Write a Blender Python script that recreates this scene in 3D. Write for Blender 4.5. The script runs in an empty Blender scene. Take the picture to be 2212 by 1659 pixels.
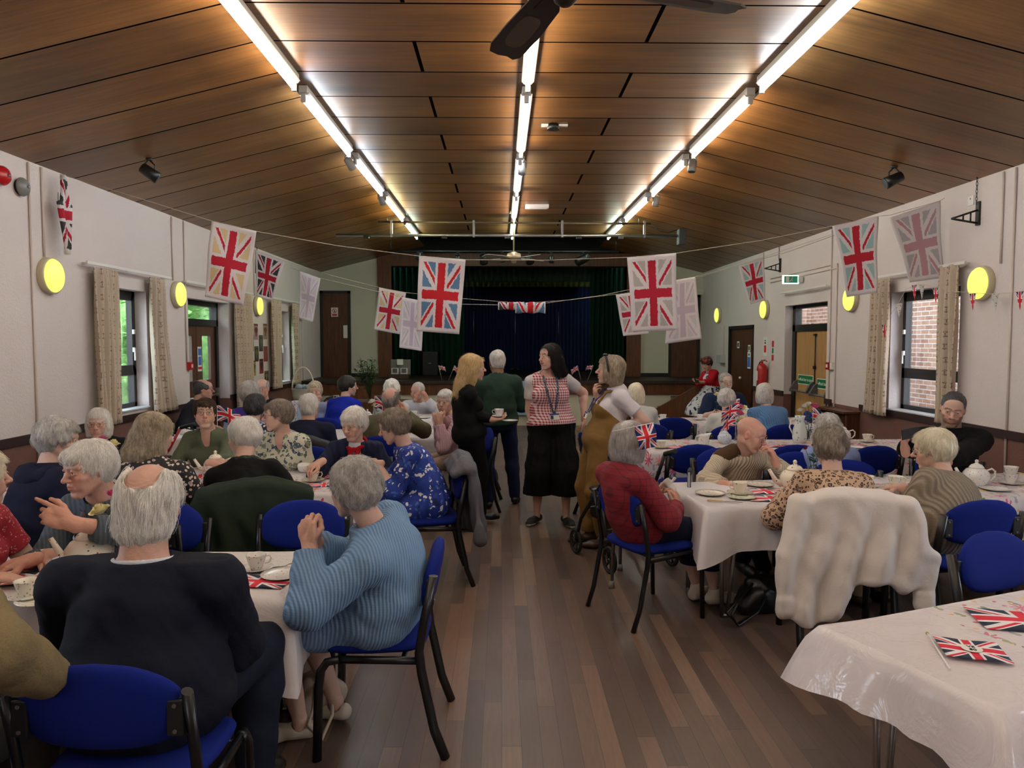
import bpy, bmesh, math, random
import numpy as np
from mathutils import Vector, Matrix, Quaternion
PI = math.pi
SC = bpy.context.scene
COL = SC.collection
# ------------------------------------------------------------ camera, world, exposure
CAM_H = 1.68; FPX = 1600.0
YAW = math.atan(-(1106 - 1083) / FPX); PIT = math.atan((829.5 - 738) / FPX)
cd = bpy.data.cameras.new('camera'); cam = bpy.data.objects.new('camera', cd); COL.objects.link(cam)
cam.location = (0, 0, CAM_H); cam.rotation_euler = (PI / 2 - PIT, 0, YAW)
cd.sensor_width = 36; cd.lens = 36 * FPX / 2212; cd.clip_start = .05
SC.camera = cam
SC.view_settings.view_transform = 'Standard'
SC.view_settings.look = 'None'; SC.view_settings.gamma = 1; SC.view_settings.use_curve_mapping = False
SC.view_settings.exposure = 0.88
SC.cycles.use_denoising = True
SC.cycles.max_bounces = 5; SC.cycles.diffuse_bounces = 3; SC.cycles.glossy_bounces = 2
SC.cycles.transmission_bounces = 3; SC.cycles.transparent_max_bounces = 6
SC.cycles.caustics_reflective = False; SC.cycles.caustics_refractive = False
SC.cycles.sample_clamp_indirect = 4
W = bpy.data.worlds.new('overcast_sky'); SC.world = W; W.use_nodes = True
wn = W.node_tree; bg = wn.nodes['Background']
sky = wn.nodes.new('ShaderNodeTexSky'); sky.sky_type = 'PREETHAM'; sky.turbidity = 6; sky.sun_direction = (.3, -.5, .8)
wmx = wn.nodes.new('ShaderNodeMix'); wmx.data_type = 'RGBA'; wmx.inputs[0].default_value = .75
wmx.inputs[7].default_value = (.75, .86, 1, 1)
wn.links.new(sky.outputs[0], wmx.inputs[6]); wn.links.new(wmx.outputs[2], bg.inputs[0])
bg.inputs[1].default_value = 7.0

def ray(px, py):
    u = (px - 1106) / FPX; v = (829.5 - py) / FPX
    c, s = math.cos(PIT), math.sin(PIT); y = c + v * s; z = -s + v * c
    return Vector((u * math.cos(YAW) - y * math.sin(YAW), u * math.sin(YAW) + y * math.cos(YAW), z))
def at_y(px, py, Y): r = ray(px, py); return Vector((0, 0, CAM_H)) + r * (Y / r.y)
def at_z(px, py, Z): r = ray(px, py); return Vector((0, 0, CAM_H)) + r * ((Z - CAM_H) / r.z)
def at_x(px, py, X): r = ray(px, py); return Vector((0, 0, CAM_H)) + r * (X / r.x)

XL, XR, XC = -4.0, 4.48, .225          # side walls and the centre line of the hall
YB, YR = -3.2, 16.5                     # wall behind the photographer, stage wall
ZW, ZC = 3.2, 3.78                      # wall top, flat middle of the ceiling
KL, KR = -1.69, 2.16                    # folds of the ceiling

# ------------------------------------------------------------ materials
def srgb(r, g, b):
    f = lambda c: ((c / 255.) / 12.92 if c / 255. <= .04045 else ((c / 255. + .055) / 1.055) ** 2.4)
    return (f(r), f(g), f(b), 1)
class NT:
    def __init__(s, name):
        s.m = bpy.data.materials.new(name); s.m.use_nodes = True; s.t = s.m.node_tree
        s.b = s.t.nodes['Principled BSDF']
    def n(s, typ, ins=None, **kw):
        x = s.t.nodes.new('ShaderNode' + typ)
        for k, v in kw.items(): setattr(x, k, v)
        for k, v in (ins or {}).items():
            if isinstance(v, bpy.types.NodeSocket): s.t.links.new(v, x.inputs[k])
            else: x.inputs[k].default_value = v
        return x
    def math(s, op, a, b=0.0, c=None, clamp=False):
        d = {0: a, 1: b}
        if c is not None: d[2] = c
        return s.n('Math', d, operation=op, use_clamp=clamp).outputs[0]
    def mix(s, f, a, b): return s.n('Mix', {0: f, 6: a, 7: b}, data_type='RGBA').outputs[2]
    def obj(s): return s.n('TexCoord').outputs['Object']
    def uv(s): return s.n('TexCoord').outputs['UV']
    def map(s, v, sc=(1, 1, 1), loc=(0, 0, 0), rot=(0, 0, 0)):
        return s.n('Mapping', {0: v, 1: loc, 2: rot, 3: sc}).outputs[0]
    def noise(s, v, scale, detail=3, rough=.5, out=0, dist=0.):
        return s.n('TexNoise', {'Vector': v, 'Scale': scale, 'Detail': detail, 'Roughness': rough, 'Distortion': dist}).outputs[out]
    def ramp(s, f, stops, interp='LINEAR'):
        r = s.n('ValToRGB', {0: f}); cr = r.color_ramp; cr.interpolation = interp
        while len(cr.elements) < len(stops): cr.elements.new(.5)
        for e, (p, c) in zip(cr.elements, stops):
            e.position = p; e.color = c if len(c) == 4 else (*c, 1)
        return r.outputs[0]
    def set(s, **kw):
        for k, v in kw.items():
            k = {'col': 'Base Color', 'rough': 'Roughness', 'metal': 'Metallic', 'nrm': 'Normal', 'trans': 'Transmission Weight',
                 'ior': 'IOR', 'em': 'Emission Color', 'es': 'Emission Strength', 'coat': 'Coat Weight', 'sheen': 'Sheen Weight',
                 'spec': 'Specular IOR Level', 'alpha': 'Alpha', 'aniso': 'Anisotropic', 'sss': 'Subsurface Weight'}[k]
            if isinstance(v, bpy.types.NodeSocket): s.t.links.new(v, s.b.inputs[k])
            else: s.b.inputs[k].default_value = v
        return s
    def bump(s, h, strength=.3, dist=.01):
        s.set(nrm=s.n('Bump', {'Strength': strength, 'Distance': dist, 'Height': h}).outputs[0]); return s
MATS = {}
def plain(name, col, rough=.5, metal=0., bump=0., bscale=200., var=0., **kw):
    if name in MATS: return MATS[name]
    t = NT(name); c = srgb(*col) if max(col) > 1.01 else (*col[:3], 1)
    t.set(col=c, rough=rough, metal=metal, **kw)
    if var:
        n = t.noise(t.obj(), 6, 4); d = tuple(x * (1 - var) for x in c[:3]) + (1,); l = tuple(min(1, x * (1 + var)) for x in c[:3]) + (1,)
        t.set(col=t.mix(n, d, l))
    if bump: t.bump(t.noise(t.obj(), bscale, 3), bump, .004)
    MATS[name] = t.m; return t.m

# ------------------------------------------------------------ object helpers
def tag(o, label=None, cat=None, group=None, kind=None):
    if label: o['label'] = label
    if cat: o['category'] = cat
    if group: o['group'] = group
    if kind: o['kind'] = kind
    return o
def empty(name, loc, label, cat, group=None, rz=0.):
    o = bpy.data.objects.new(name, None); COL.objects.link(o); o.location = loc; o.rotation_euler = (0, 0, rz)
    o.empty_display_size = .1
    return tag(o, label, cat, group)
def link_mesh(name, me, parent=None, mats=()):
    o = bpy.data.objects.new(name, me); COL.objects.link(o)
    for m in (mats if isinstance(mats, (list, tuple)) else [mats]): me.materials.append(m)
    if parent: o.parent = parent
    return o
class MB:
    """collects shapes, builds them as one mesh"""
    def __init__(s): s.v = []; s.f = []; s.mi = []; s.sm = []; s.M = Matrix.Identity(4)
    def add(s, vs, fs, mi=0, smooth=False, M=None):
        A = s.M @ M if M is not None else s.M
        k = len(s.v); s.v += [tuple(A @ Vector(p)) for p in vs]
        for f in fs: s.f.append(tuple(i + k for i in f)); s.mi.append(mi); s.sm.append(smooth)
        return s
    def box(s, c, d, mi=0, M=None, bev=0.):
        x, y, z = d[0] / 2, d[1] / 2, d[2] / 2
        if bev > 0:
            bm = bmesh.new(); bmesh.ops.create_cube(bm, size=1)
            for v in bm.verts: v.co = Vector((v.co.x * d[0], v.co.y * d[1], v.co.z * d[2]))
            bmesh.ops.bevel(bm, geom=bm.edges[:], offset=min(bev, min(d) * .45), segments=2, affect='EDGES', profile=.5)
            bm.verts.index_update()
            s.add([(v.co.x + c[0], v.co.y + c[1], v.co.z + c[2]) for v in bm.verts], [[v.index for v in f.verts] for f in bm.faces], mi, False, M); bm.free(); return s
        vs = [(c[0] + a * x, c[1] + b * y, c[2] + e * z) for a in (-1, 1) for b in (-1, 1) for e in (-1, 1)]
        return s.add(vs, [(0, 1, 3, 2), (4, 6, 7, 5), (0, 4, 5, 1), (2, 3, 7, 6), (0, 2, 6, 4), (1, 5, 7, 3)], mi, False, M)
    def bb(s, x0, x1, y0, y1, z0, z1, mi=0): return s.box(((x0 + x1) / 2, (y0 + y1) / 2, (z0 + z1) / 2), (abs(x1 - x0), abs(y1 - y0), abs(z1 - z0)), mi)
    def tube(s, pts, r, seg=10, mi=0, cap=True, flat=1.0, close=False, M=None):
        pts = [Vector(p) for p in pts]; n = len(pts); rs = r if isinstance(r, (list, tuple)) else [r] * n
        vs = []; prev = None
        for i, p in enumerate(pts):
            a = pts[(i - 1) % n] if (i or close) else p; b = pts[(i + 1) % n] if (i < n - 1 or close) else p
            t = (b - a).normalized()
            if prev is None:
                u = t.orthogonal().normalized()
                if abs(t.z) < .9: u = t.cross(Vector((0, 0, 1))).normalized()
            else: u = (prev - t * prev.dot(t)).normalized()
            prev = u; w = t.cross(u)
            for k in range(seg):
                q = 2 * PI * k / seg; vs.append(p + u * math.cos(q) * rs[i] + w * math.sin(q) * rs[i] * flat)
        fs = []
        for i in range(n if close else n - 1):
            for k in range(seg):
                j = (i + 1) % n
                fs.append((i * seg + k, i * seg + (k + 1) % seg, j * seg + (k + 1) % seg, j * seg + k))
        s.add(vs, fs, mi, True, M)
        if cap and not close:
            s.add(vs[:seg], [tuple(range(seg))[::-1]], mi, False, M); s.add(vs[-seg:], [tuple(range(seg))], mi, False, M)
        return s
    def cyl(s, a, b, r, r2=None, seg=16, mi=0): return s.tube([a, b], [r, r if r2 is None else r2], seg, mi)
    def lathe(s, prof, seg=24, mi=0, M=None, c=(0, 0, 0), lobes=0, lamp=0.):
        vs = []
        for r, z in prof:
            for k in range(seg):
                q = 2 * PI * k / seg; rr = r * (1 + lamp * math.cos(lobes * q)) if lobes else r
                vs.append((c[0] + rr * math.cos(q), c[1] + rr * math.sin(q), c[2] + z))
        fs = [(i * seg + k, i * seg + (k + 1) % seg, (i + 1) * seg + (k + 1) % seg, (i + 1) * seg + k) for i in range(len(prof) - 1) for k in range(seg)]
        s.add(vs, fs, mi, True, M)
        for i, rev in ((0, True), (len(prof) - 1, False)):
            if prof[i][0] > 1e-4:
                idx = tuple(i * seg + k for k in range(seg)); ring = [vs[j] for j in idx]
                s.add(ring, [tuple(range(seg))[::-1] if rev else tuple(range(seg))], mi, False, M)
        return s
    def sph(s, c, r, seg=12, mi=0, M=None):
        r = r if isinstance(r, (tuple, list)) else (r, r, r); n = seg // 2
        vs = [(c[0] + r[0] * math.sin(PI * i / n) * math.cos(2 * PI * k / seg), c[1] + r[1] * math.sin(PI * i / n) * math.sin(2 * PI * k / seg), c[2] + r[2] * math.cos(PI * i / n)) for i in range(n + 1) for k in range(seg)]
        return s.add(vs, [(i * seg + k, (i + 1) * seg + k, (i + 1) * seg + (k + 1) % seg, i * seg + (k + 1) % seg) for i in range(n) for k in range(seg)], mi, True, M)
    def prism(s, poly, axis, a, b, mi=0, M=None):
        """poly of 2D points extruded along axis 'x','y' or 'z' from a to b"""
        P = {'x': lambda p, t: (t, p[0], p[1]), 'y': lambda p, t: (p[0], t, p[1]), 'z': lambda p, t: (p[0], p[1], t)}[axis]
        n = len(poly); vs = [P(p, a) for p in poly] + [P(p, b) for p in poly]
        return s.add(vs, [tuple(range(n))[::-1], tuple(range(n, 2 * n))] + [(i, (i + 1) % n, n + (i + 1) % n, n + i) for i in range(n)], mi, False, M)
    def grid(s, fn, nu, nv, mi=0, smooth=True):
        vs = [fn(i / nu, j / nv) for j in range(nv + 1) for i in range(nu + 1)]
        return s.add(vs, [(j * (nu + 1) + i, j * (nu + 1) + i + 1, (j + 1) * (nu + 1) + i + 1, (j + 1) * (nu + 1) + i) for j in range(nv) for i in range(nu)], mi, smooth)
    def build(s, name, mats, parent=None, uv=None, thick=0.):
        me = bpy.data.meshes.new(name); me.from_pydata(s.v, [], s.f)
        me.polygons.foreach_set('material_index', s.mi); me.polygons.foreach_set('use_smooth', s.sm)
        if uv is not None:
            l = me.uv_layers.new(name='UVMap'); vi = np.empty(len(me.loops), int); me.loops.foreach_get('vertex_index', vi)
            l.data.foreach_set('uv', np.array(uv, float)[vi].ravel())
        o = link_mesh(name, me, parent, mats)
        bm = bmesh.new(); bm.from_mesh(me)
        if uv is None: bmesh.ops.remove_doubles(bm, verts=bm.verts, dist=1e-6)
        bmesh.ops.recalc_face_normals(bm, faces=bm.faces); bm.to_mesh(me); bm.free()
        if thick:
            md = o.modifiers.new('thickness', 'SOLIDIFY'); md.thickness = thick; md.offset = 0
        return o
def struct(name, mb, mats, parent=None):
    o = mb.build(name, mats, parent)
    if parent is None: o['kind'] = 'structure'
    return o
def copy_tree(o, parent=None):
    c = o.copy(); COL.objects.link(c); c.parent = parent
    for ch in list(o.children): copy_tree(ch, c)
    return c

# ------------------------------------------------------------ room materials
def m_ceiling():
    t = NT('varnished_plywood'); p = t.n('NewGeometry').outputs['Position']; s = t.n('SeparateXYZ', {0: p})
    x, y = s.outputs[0], s.outputs[1]
    row = t.math('FLOOR', t.math('DIVIDE', t.math('SUBTRACT', y, 4.73), .587))
    fr = t.math('FRACT', t.math('DIVIDE', t.math('SUBTRACT', y, 4.73), .587))
    par = t.math('FLOORED_MODULO', row, 2.0)
    jx = t.n('Mix', {0: par, 2: 1.02, 3: -.61}).outputs[0]
    jx2 = t.math('SUBTRACT', jx, t.math('MULTIPLY', t.math('SUBTRACT', y, 5.), .0))
    side = t.math('GREATER_THAN', x, jx2)
    wing = t.math('ADD', t.math('MULTIPLY', t.math('GREATER_THAN', x, KR), 3.), t.math('MULTIPLY', t.math('LESS_THAN', x, KL), 7.))
    wn_ = t.n('TexWhiteNoise', {'Vector': t.n('CombineXYZ', {0: row, 1: side, 2: wing}).outputs[0]}, noise_dimensions='3D').outputs[0]
    off = t.n('CombineXYZ', {0: t.math('MULTIPLY', wn_, 30.), 1: t.math('MULTIPLY', wn_, 9.), 2: 0.}).outputs[0]
    v = t.n('VectorMath', {0: p, 1: off}, operation='ADD').outputs[0]
    g1 = t.noise(t.map(v, (.9, 14, 1)), 2.2, 6, .62); g2 = t.noise(t.map(v, (.5, 3, 1)), 1.3, 3)
    f = t.math('ADD', t.math('MULTIPLY', g1, .55), t.math('MULTIPLY', g2, .45))
    c = t.ramp(f, [(.30, srgb(68, 44, 21)), (.5, srgb(122, 82, 41)), (.72, srgb(156, 111, 60))])
    br = t.math('ADD', .72, t.math('MULTIPLY', wn_, .5)); c = t.n('VectorMath', {0: c, 3: br}, operation='SCALE').outputs[0]
    gap = t.math('LESS_THAN', t.math('ABSOLUTE', t.math('SUBTRACT', fr, .02)), .016)
    inmid = t.math('MULTIPLY', t.math('LESS_THAN', x, KR), t.math('GREATER_THAN', x, KL))
    jg = t.math('MULTIPLY', inmid, t.math('LESS_THAN', t.math('ABSOLUTE', t.math('SUBTRACT', x, jx2)), .014))
    gap = t.math('MAXIMUM', gap, jg)
    col = t.mix(gap, c, (.004, .003, .003, 1))
    t.set(col=col, rough=t.math('ADD', .25, t.math('MULTIPLY', g1, .28)), spec=t.math('MULTIPLY', t.math('SUBTRACT', 1., gap), .6)); t.bump(t.math('SUBTRACT', g1, t.math('MULTIPLY', gap, 3.)), .12, .006)
    return t.m
def m_floor():
    t = NT('strip_wood_floor'); p = t.n('NewGeometry').outputs['Position']
    v = t.map(p, (1, 1, 1), (0, 0, 0), (0, 0, PI / 2))
    sp = t.n('SeparateXYZ', {0: p}); row = t.math('FLOOR', t.math('DIVIDE', sp.outputs[0], .082)); rf = t.math('FRACT', t.math('DIVIDE', sp.outputs[0], .082))
    ro = t.n('TexWhiteNoise', {'W': row}, noise_dimensions='1D').outputs[0]; yy = t.math('ADD', t.math('DIVIDE', sp.outputs[1], t.math('ADD', .9, t.math('MULTIPLY', ro, .9))), t.math('MULTIPLY', ro, 17.)); idx = t.math('FLOOR', yy); yf = t.math('FRACT', yy)
    rnd_ = t.n('TexWhiteNoise', {'Vector': t.n('CombineXYZ', {0: row, 1: idx, 2: 0.}).outputs[0]}, noise_dimensions='3D').outputs[0]
    gap = t.math('MAXIMUM', t.math('LESS_THAN', rf, .025), t.math('LESS_THAN', yf, .0022))
    g = t.noise(t.map(p, (26, 1.6, 1)), 3., 6, .65); g2 = t.noise(p, .55, 3)
    f = t.math('ADD', t.math('MULTIPLY', rnd_, .62), t.math('MULTIPLY', g, .38))
    c = t.ramp(f, [(.12, srgb(62, 50, 45)), (.38, srgb(86, 69, 60)), (.62, srgb(102, 81, 69)), (.85, srgb(132, 103, 82))])
    c = t.mix(t.math('MULTIPLY', g2, .45), c, srgb(84, 72, 66)); c = t.mix(t.math('MULTIPLY', gap, .75), c, (.012, .009, .007, 1))
    t.set(col=c, rough=t.math('ADD', .27, t.math('MULTIPLY', t.noise(p, 2.5, 5), .22)), spec=.5); t.bump(t.math('SUBTRACT', g, gap), .08, .004)
    return t.m
def m_wall():
    t = NT('woodchip_cream_over_brown_paint'); p = t.n('NewGeometry').outputs['Position']; z = t.n('SeparateXYZ', {0: p}).outputs[2]
    n = t.noise(p, 1.2, 4); up = t.mix(n, srgb(204, 193, 190), srgb(220, 210, 206))
    lo = t.mix(n, srgb(98, 66, 58), srgb(116, 80, 70))
    k = t.math('LESS_THAN', z, .85); t.set(col=t.mix(k, up, lo), rough=.62)
    w = t.n('TexVoronoi', {'Vector': p, 'Scale': 75., 'Randomness': 1.}, feature='SMOOTH_F1').outputs[0]
    t.bump(t.math('ADD', w, t.noise(p, 45, 3)), .38, .006); return t.m
def m_wood(name, c1, c2, axis=(10, 10, .8), rough=.38, gl=0.):
    t = NT(name); p = t.n('NewGeometry').outputs['Position']; g = t.noise(t.map(p, axis), 3., 6, .6, dist=.4)
    t.set(col=t.ramp(g, [(.3, srgb(*c1)), (.7, srgb(*c2))]), rough=rough, coat=gl); t.bump(g, .08, .003); return t.m
M_CEIL = m_ceiling(); M_FLOOR = m_floor(); M_WALL = m_wall()
M_DARKWOOD = m_wood('dark_brown_wood', (52, 27, 14), (96, 56, 30))
M_OAK = m_wood('light_oak_veneer', (158, 118, 70), (190, 150, 98))
M_REDWOOD = m_wood('reddish_brown_panel_wood', (66, 36, 18), (110, 66, 34))
M_BLACKF = plain('black_painted_frame', (18, 20, 20), .4)
M_RAIL = plain('dark_brown_paint', (44, 24, 22), .42, bump=.1, bscale=30)
M_CREAM = plain('cream_panel_paint', (205, 200, 180), .6, bump=.08)
M_WHITE = plain('white_gloss_paint', (222, 220, 214), .4)
M_CREAMP = plain('cream_gloss_pipe_paint', (208, 194, 184), .4)
M_BLACK = plain('matt_black', (10, 10, 11), .55)
M_STAGEBLK = plain('black_stage_void', (6, 6, 7), .9)
M_STEEL = plain('brushed_steel', (150, 150, 152), .3, 1.)
M_REDP = plain('red_enamel', (170, 16, 22), .3)
def m_glass(name='window_glass'):
    t = NT(name); t.set(col=(1, 1, 1, 1), rough=0., trans=1., ior=1.45)
    tr = t.n('BsdfTransparent'); gl = t.n('BsdfGlossy', {'Roughness': .02}); mx = t.n('MixShader', {0: t.math('MULTIPLY', t.n('LayerWeight', {0: .2}).outputs[0], .6), 1: tr.outputs[0], 2: gl.outputs[0]})
    t.t.links.new(mx.outputs[0], t.t.nodes['Material Output'].inputs[0]); return t.m
M_GLASS = m_glass()
def m_emit(name, col, st):
    if name in MATS: return MATS[name]
    t = NT(name); t.set(col=(*col, 1), em=(*col, 1), es=st, rough=.4); MATS[name] = t.m; return t.m

# ------------------------------------------------------------ room shell
TH = .21
def side_wall(name, X, sgn, ops):
    """wall slab with rectangular openings (y0, y1, z0, z1)"""
    mb = MB(); x0, x1 = (X, X + sgn * TH); cur = YB - TH
    for (a, b, z0, z1) in sorted(ops):
        mb.bb(x0, x1, cur, a, 0, ZW + .06); mb.bb(x0, x1, a, b, z1, ZW + .06)
        if z0 > .01: mb.bb(x0, x1, a, b, 0, z0)
        cur = b
    mb.bb(x0, x1, cur, YR + TH, 0, ZW + .06)
    return struct(name, mb, M_WALL)
WIN_L = [(-2.2, -1.0, .95, 2.24), (2.4, 3.4, .95, 2.24), (7.40, 8.44, .94, 2.24), (13.15, 14.05, .94, 2.24)]
DOOR_L = (9.55, 10.95, 0, 2.24)
WIN_R = [(-1.6, -.4, .9, 2.24), (2.2, 3.3, .9, 2.24), (7.2, 8.48, .9, 2.24)]
DOOR_R = (10.15, 11.67, 0, 2.24)
DOOR_R2 = (13.1, 14.55, 0, 1.98)
side_wall('wall_left', XL, -1, WIN_L + [DOOR_L]); side_wall('wall_right', XR, 1, WIN_R + [DOOR_R, DOOR_R2])
mb = MB().bb(XL - TH, XR + TH, YB - TH, 21., -.12, 0); struct('floor', mb, M_FLOOR)
# wall behind the photographer
mb = MB().bb(XL, XR, YB - TH, YB, 0, ZC); struct('wall_back', mb, M_WALL)
# ceiling: flat middle and two sloping wings, real thickness
YV = 15.0
mb = MB()
sec = [(XL - .02, ZW), (KL, ZC), (KR, ZC), (XR + .02, ZW), (XR + .02, ZW + .12), (KR + .02, ZC + .12), (KL - .02, ZC + .12), (XL - .02, ZW + .12)]
for a, b, poly in ((YB - TH, YV, [sec[1], sec[2], sec[5], sec[6]]), (YB - TH, YR, [sec[0], sec[1], sec[6], sec[7]]), (YB - TH, YR, [sec[2], sec[3], sec[4], sec[5]])):
    mb.prism(poly, 'y', a, b)
struct('ceiling', mb, M_CEIL)
mb = MB()
for x in (KL, KR): mb.prism([(x - .014, ZC - .012), (x + .014, ZC - .012), (x + .014, ZC + .01), (x - .014, ZC + .01)], 'y', YB, YV)
struct('trim_1', mb, M_BLACK)
# stage wall with the proscenium opening; a dark lighting void above the end of the flat ceiling
PX0, PX1, PZ0, PZ1 = -2.42, 2.78, .9, 3.34
def slope_z(x): return ZW + (x - XL) / (KL - XL) * (ZC - ZW) if x < KL else ZC if x < KR else ZC - (x - KR) / (XR - KR) * (ZC - ZW)
mb = MB()
mb.prism([(XL, 0), (PX0, 0), (PX0, slope_z(PX0) + .08), (XL, ZW + .08)], 'y', YR, YR + .25)
mb.prism([(PX1, 0), (XR, 0), (XR, ZW + .08), (PX1, slope_z(PX1) + .08)], 'y', YR, YR + .25)
mb.bb(PX0, PX1, YR, YR + .25, 0, PZ0 - .05)
struct('wall_stage', mb, plain('cream_stage_wall_paint', (196, 194, 176), .65, bump=.15, bscale=60))
mb = MB()
mb.bb(KL - .05, KR + .05, YV, YV + .06, ZC, 4.7); mb.bb(KL - .05, KR + .05, YV, YR + .3, 4.7, 4.76)
for x in (KL, KR): mb.bb(x - .05, x, YV, YR + .3, ZC, 4.7)
mb.bb(PX0 - .3, PX1 + .3, YR - .02, YR + .1, 3.62, 4.7)
mb.bb(PX0 - 1.2, PX1 + 1.4, YR + .26, 20.9, 4.2, 4.26); mb.bb(PX0 - 1.3, PX0 - 1.2, YR + .26, 20.9, 0, 4.26); mb.bb(PX1 + 1.3, PX1 + 1.4, YR + .26, 20.9, 0, 4.26)
mb.bb(PX0 - 1.3, PX1 + 1.4, 20.5, 20.6, 0, 4.26); mb.bb(PX0 - .3, PX1 + .3, YR + .1, YR + .3, 3.6, 4.7)
struct('wall_stage_void', mb, M_STAGEBLK)
# proscenium frame
mb = MB(); mb.bb(PX0 - .3, PX0, YR - .07, YR + .3, .9, PZ1 + .28); mb.bb(PX1, PX1 + .32, YR - .07, YR + .3, .9, PZ1 + .28); mb.bb(PX0, PX1, YR - .07, YR + .3, PZ1, PZ1 + .28)
struct('trim_2', mb, M_REDWOOD)
# stage apron and stage floor
YS = 14.75
mb = MB(); mb.bb(XL, XR, YS - .04, YR, .84, .9, 1); mb.bb(XL, XR, YS, YS + .06, .62, .84, 2); mb.bb(XL, XR, YS + .03, YS + .08, 0, .62, 0)
mb.bb(PX0 - 1.2, PX1 + 1.3, YR, 20.5, .84, .9, 1)
struct('wall_stage_front', mb, [M_CREAM, plain('dark_stage_boards', (40, 26, 20), .5), M_REDWOOD])
# dado rails
for nm, X, s, ops in (('trim_3', XL, 1, [DOOR_L[:2]]), ('trim_4', XR, -1, [DOOR_R[:2], DOOR_R2[:2], (9.15, 9.95)])):
    mb = MB(); cur = YB
    for a, b in sorted(ops): mb.box((X + s * .011, (cur + a) / 2, .86), (.022, a - cur, .075)); cur = b
    mb.box((X + s * .011, (cur + YS) / 2, .86), (.022, YS - cur, .075)); struct(nm, mb, M_RAIL)
for nm, X, s, ops in (('baseboard_left', XL, 1, [DOOR_L[:2]]), ('baseboard_right', XR, -1, [DOOR_R[:2], DOOR_R2[:2]])):
    mb = MB(); cur = YB
    for a, b in sorted(ops): mb.box((X + s * .009, (cur + a) / 2, .055), (.018, a - cur, .11)); cur = b
    mb.box((X + s * .009, (cur + YS) / 2, .055), (.018, YS - cur, .11)); struct(nm, mb, M_RAIL)

# windows: dark aluminium frame, opening light over a small fixed light
M_SILL = plain('window_sill_paint', (196, 200, 204), .4)
def window(i, X, s, op, rec=.17):
    y0, y1, z0, z1 = op; x = X + s * rec; w = .06
    o = empty('window_%d' % i, (x, (y0 + y1) / 2, z0), None, None); o['kind'] = 'structure'
    cy = -(y0 + y1) / 2; mb = MB(); mb.M = Matrix.Translation((-x, cy, -z0))
    zt = z0 + .40
    mb.bb(x - .03, x + .04, y0, y0 + w, z0, z1); mb.bb(x - .03, x + .04, y1 - w, y1, z0, z1)
    for a, b in ((z0, z0 + w), (zt - .035, zt + .035), (z1 - w, z1)): mb.bb(x - .03, x + .04, y0, y1, a, b)
    fx = x - s * .035
    for a, b in ((y0 + w, y0 + w + .045), (y1 - w - .045, y1 - w)): mb.bb(fx - .02, fx + .02, a, b, zt + .035, z1 - w)
    for a, b in ((zt + .035, zt + .08), (z1 - w - .045, z1 - w)): mb.bb(fx - .02, fx + .02, y0 + w, y1 - w, a, b)
    mb.build('frame', M_BLACKF, o)
    for k, (a, b) in enumerate(((z0 + w, zt - .03), (zt + .06, z1 - w - .02))):
        g = MB(); g.M = mb.M; g.bb(x, x + .006, y0 + w - .01, y1 - w + .01, a, b); g.build('pane', M_GLASS, o)
    g = MB(); g.M = mb.M; hy = y1 - w - .03
    g.box((fx - s * .03, hy, zt + .25), (.02, .03, .05)); g.box((fx - s * .04, hy, zt + .2), (.012, .018, .14)); g.box((fx - s * .03, hy, z1 - .45), (.02, .03, .05))
    g.build('handle', M_WHITE, o)
    g = MB(); g.M = mb.M; g.bb(X - s * .03, x, y0 - .0, y1 + .0, z0 - .001, z0 + .012); g.build('sill', M_SILL, o)
    # daylight through this opening
    ld = bpy.data.lights.new('window_daylight', 'AREA'); ld.shape = 'RECTANGLE'; ld.size = y1 - y0; ld.size_y = z1 - z0; ld.energy = 30; ld.color = (.80, .90, 1)
    lo = bpy.data.objects.new('window_daylight', ld); COL.objects.link(lo); lo.location = (X + s * (rec + .01), (y0 + y1) / 2, (z0 + z1) / 2); lo.rotation_euler = (PI / 2, 0, s * PI / 2)
    lo.rotation_euler = Vector((-s, 0, -.15)).to_track_quat('-Z', 'Z').to_euler(); ld.cycles.is_portal = True
    return lo
for i, op in enumerate(WIN_L): window(i + 1, XL, -1, op)
for i, op in enumerate(WIN_R): window(i + 5, XR, 1, op)

# ------------------------------------------------------------ fluorescent battens
TUBES = []
TW, TCOOL, TYEL, TGRN, TPNK = (1., .88, .72), (.76, .88, 1.), (1., .92, .52), (.78, 1., .84), (1., .86, .82)
spans = [(-2.4, -.55), (-.25, 1.6), (1.9, 3.83), (4.1, 5.98), (6.22, 8.08), (8.38, 10.2), (10.5, 12.35), (12.65, 14.45)]
rows = {'left': (-1.625, [TW, TW, TW, TW, TCOOL, TCOOL, TYEL, TGRN]), 'centre': (.21, [TW, TW, TW, TW, TW, TCOOL, TPNK, TGRN]), 'right': (2.065, [TW, TW, TW, TCOOL, TW, TW, TW, TGRN])}
M_BATTEN = plain('white_batten_enamel', (214, 214, 210), .35)
ordn = ['nearest', 'nearest', 'nearest', 'nearest', 'second', 'third', 'fourth', 'farthest']
def m_tube(c):
    return m_emit('glowing_tube_%d_%d_%d' % tuple(int(x * 99) for x in c), c, 31.)
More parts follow.
